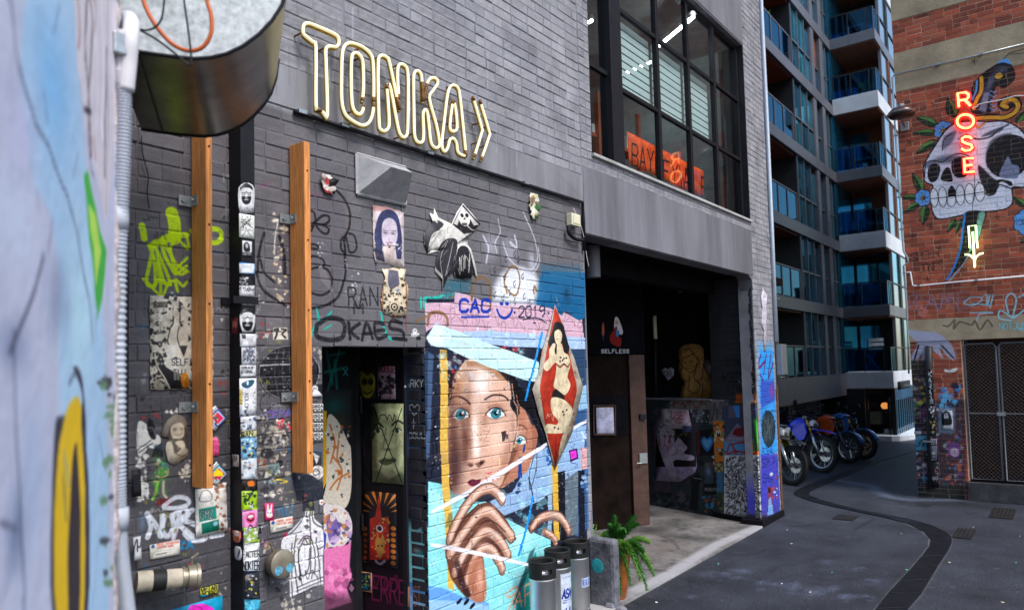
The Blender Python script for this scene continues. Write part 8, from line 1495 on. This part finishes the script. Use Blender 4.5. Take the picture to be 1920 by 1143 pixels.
bl('hanging_towel','light blue towel hung at the left of a corner balcony','towel',(24.45,5.15,8.35),[('cloth',M_lb,[(0,.02,0,.14,0,.72),(0,.02,.03,.11,-.03,.0)])])
bl('outdoor_table','low blue lit table on the third corner balcony','table',(24.7,4.45,8.3),[('top',M_ac,[(0,.5,0,.6,.36,.4)]),('leg',M_apd,[(0,.03,0,.03,0,.36),(0,.03,.57,.6,0,.36),(.47,.5,0,.03,0,.36),(.47,.5,.57,.6,0,.36)])])
bl('outdoor_table','round edged white table on the second corner balcony','table',(24.7,4.4,6.3),[('top',M_ac,[(0,.4,0,.4,.34,.37)]),('leg',M_apd,[(.18,.22,.18,.22,0,.34)])])
for y,l in ((4.85,'right'),(5.1,'left')): bl('folding_chair',l+' folding chair on the second corner balcony','chair',(24.6,y,6.3),[('seat',M_lb,[(0,.22,0,.2,.2,.23)]),('backrest',M_lb,[(.2,.22,0,.2,.23,.48)]),('leg',M_apd,[(0,.02,0,.02,0,.2),(0,.02,.18,.2,0,.2),(.2,.22,0,.02,0,.2),(.2,.22,.18,.2,0,.2)])],group='folding chairs on a balcony')
bl('cloth_screen','bright blue square cloth screen on the first full balcony','screen',(24.6,4.5,4.12),[('cloth',M_lb,[(0,.02,0,.52,.06,.62)]),('leg',M_alu,[(-.01,.03,0,.03,0,.06),(-.01,.03,.49,.52,0,.06)])])
t=thing('drying_rack','blue folding drying rack leaning on the lowest corner balcony','drying rack',(24.55,4.6,2.1))
for a,b_ in (((0,0,0),(0,.35,.5)),((0,.06,0),(0,.41,.5)),((0,.40,.05),(0,.12,.62)),((0,.34,.05),(0,.06,.62)),((0,.0,.0),(0,.06,.0)),((0,.17,.25),(0,.23,.25)),((0,.35,.5),(0,.41,.5)),((0,.06,.62),(0,.12,.62))): MB().tube([(24.55+a[0],4.6+a[1],2.12+a[2]),(24.55+b_[0],4.6+b_[1],2.12+b_[2])],.012,6).build('rail',M_lb,t)
bl('slatted_bench','pale slatted bench back showing over the lowest balcony rail','bench',(25.2,4.55,2.1),[('backrest',M_ac,[(0,.03,0,.5,.62,.72),(0,.03,0,.5,.76,.86),(0,.03,0,.5,.9,1.0)]),('leg',M_apd,[(0,.03,0,.03,0,1.0),(0,.03,.47,.5,0,1.0)])])
t=thing('balcony_palm','spiky green palm on the highest open balcony','plant',(18.6,5.9,10.42)); MB().lathe([(.1,0),(.14,.3)],(18.6,5.9,10.42),10).build('pot',M_apd,t); m=MB(); r_=random.Random(6)
for i in range(16): A_=r_.random()*6.28; e=np.array([18.6+.5*math.cos(A_),5.9+.3*math.sin(A_),10.95+r_.uniform(.1,.55)]); b0_=np.array([18.6,5.9,10.75]); s_=np.array([-math.sin(A_),math.cos(A_),0])*.03; m.add([b0_-s_,b0_+s_,(b0_+e)/2+s_+[0,0,.1],e,(b0_+e)/2-s_+[0,0,.1]],[(0,1,2,3,4)])
m.build('leaves',M_fern2,t)
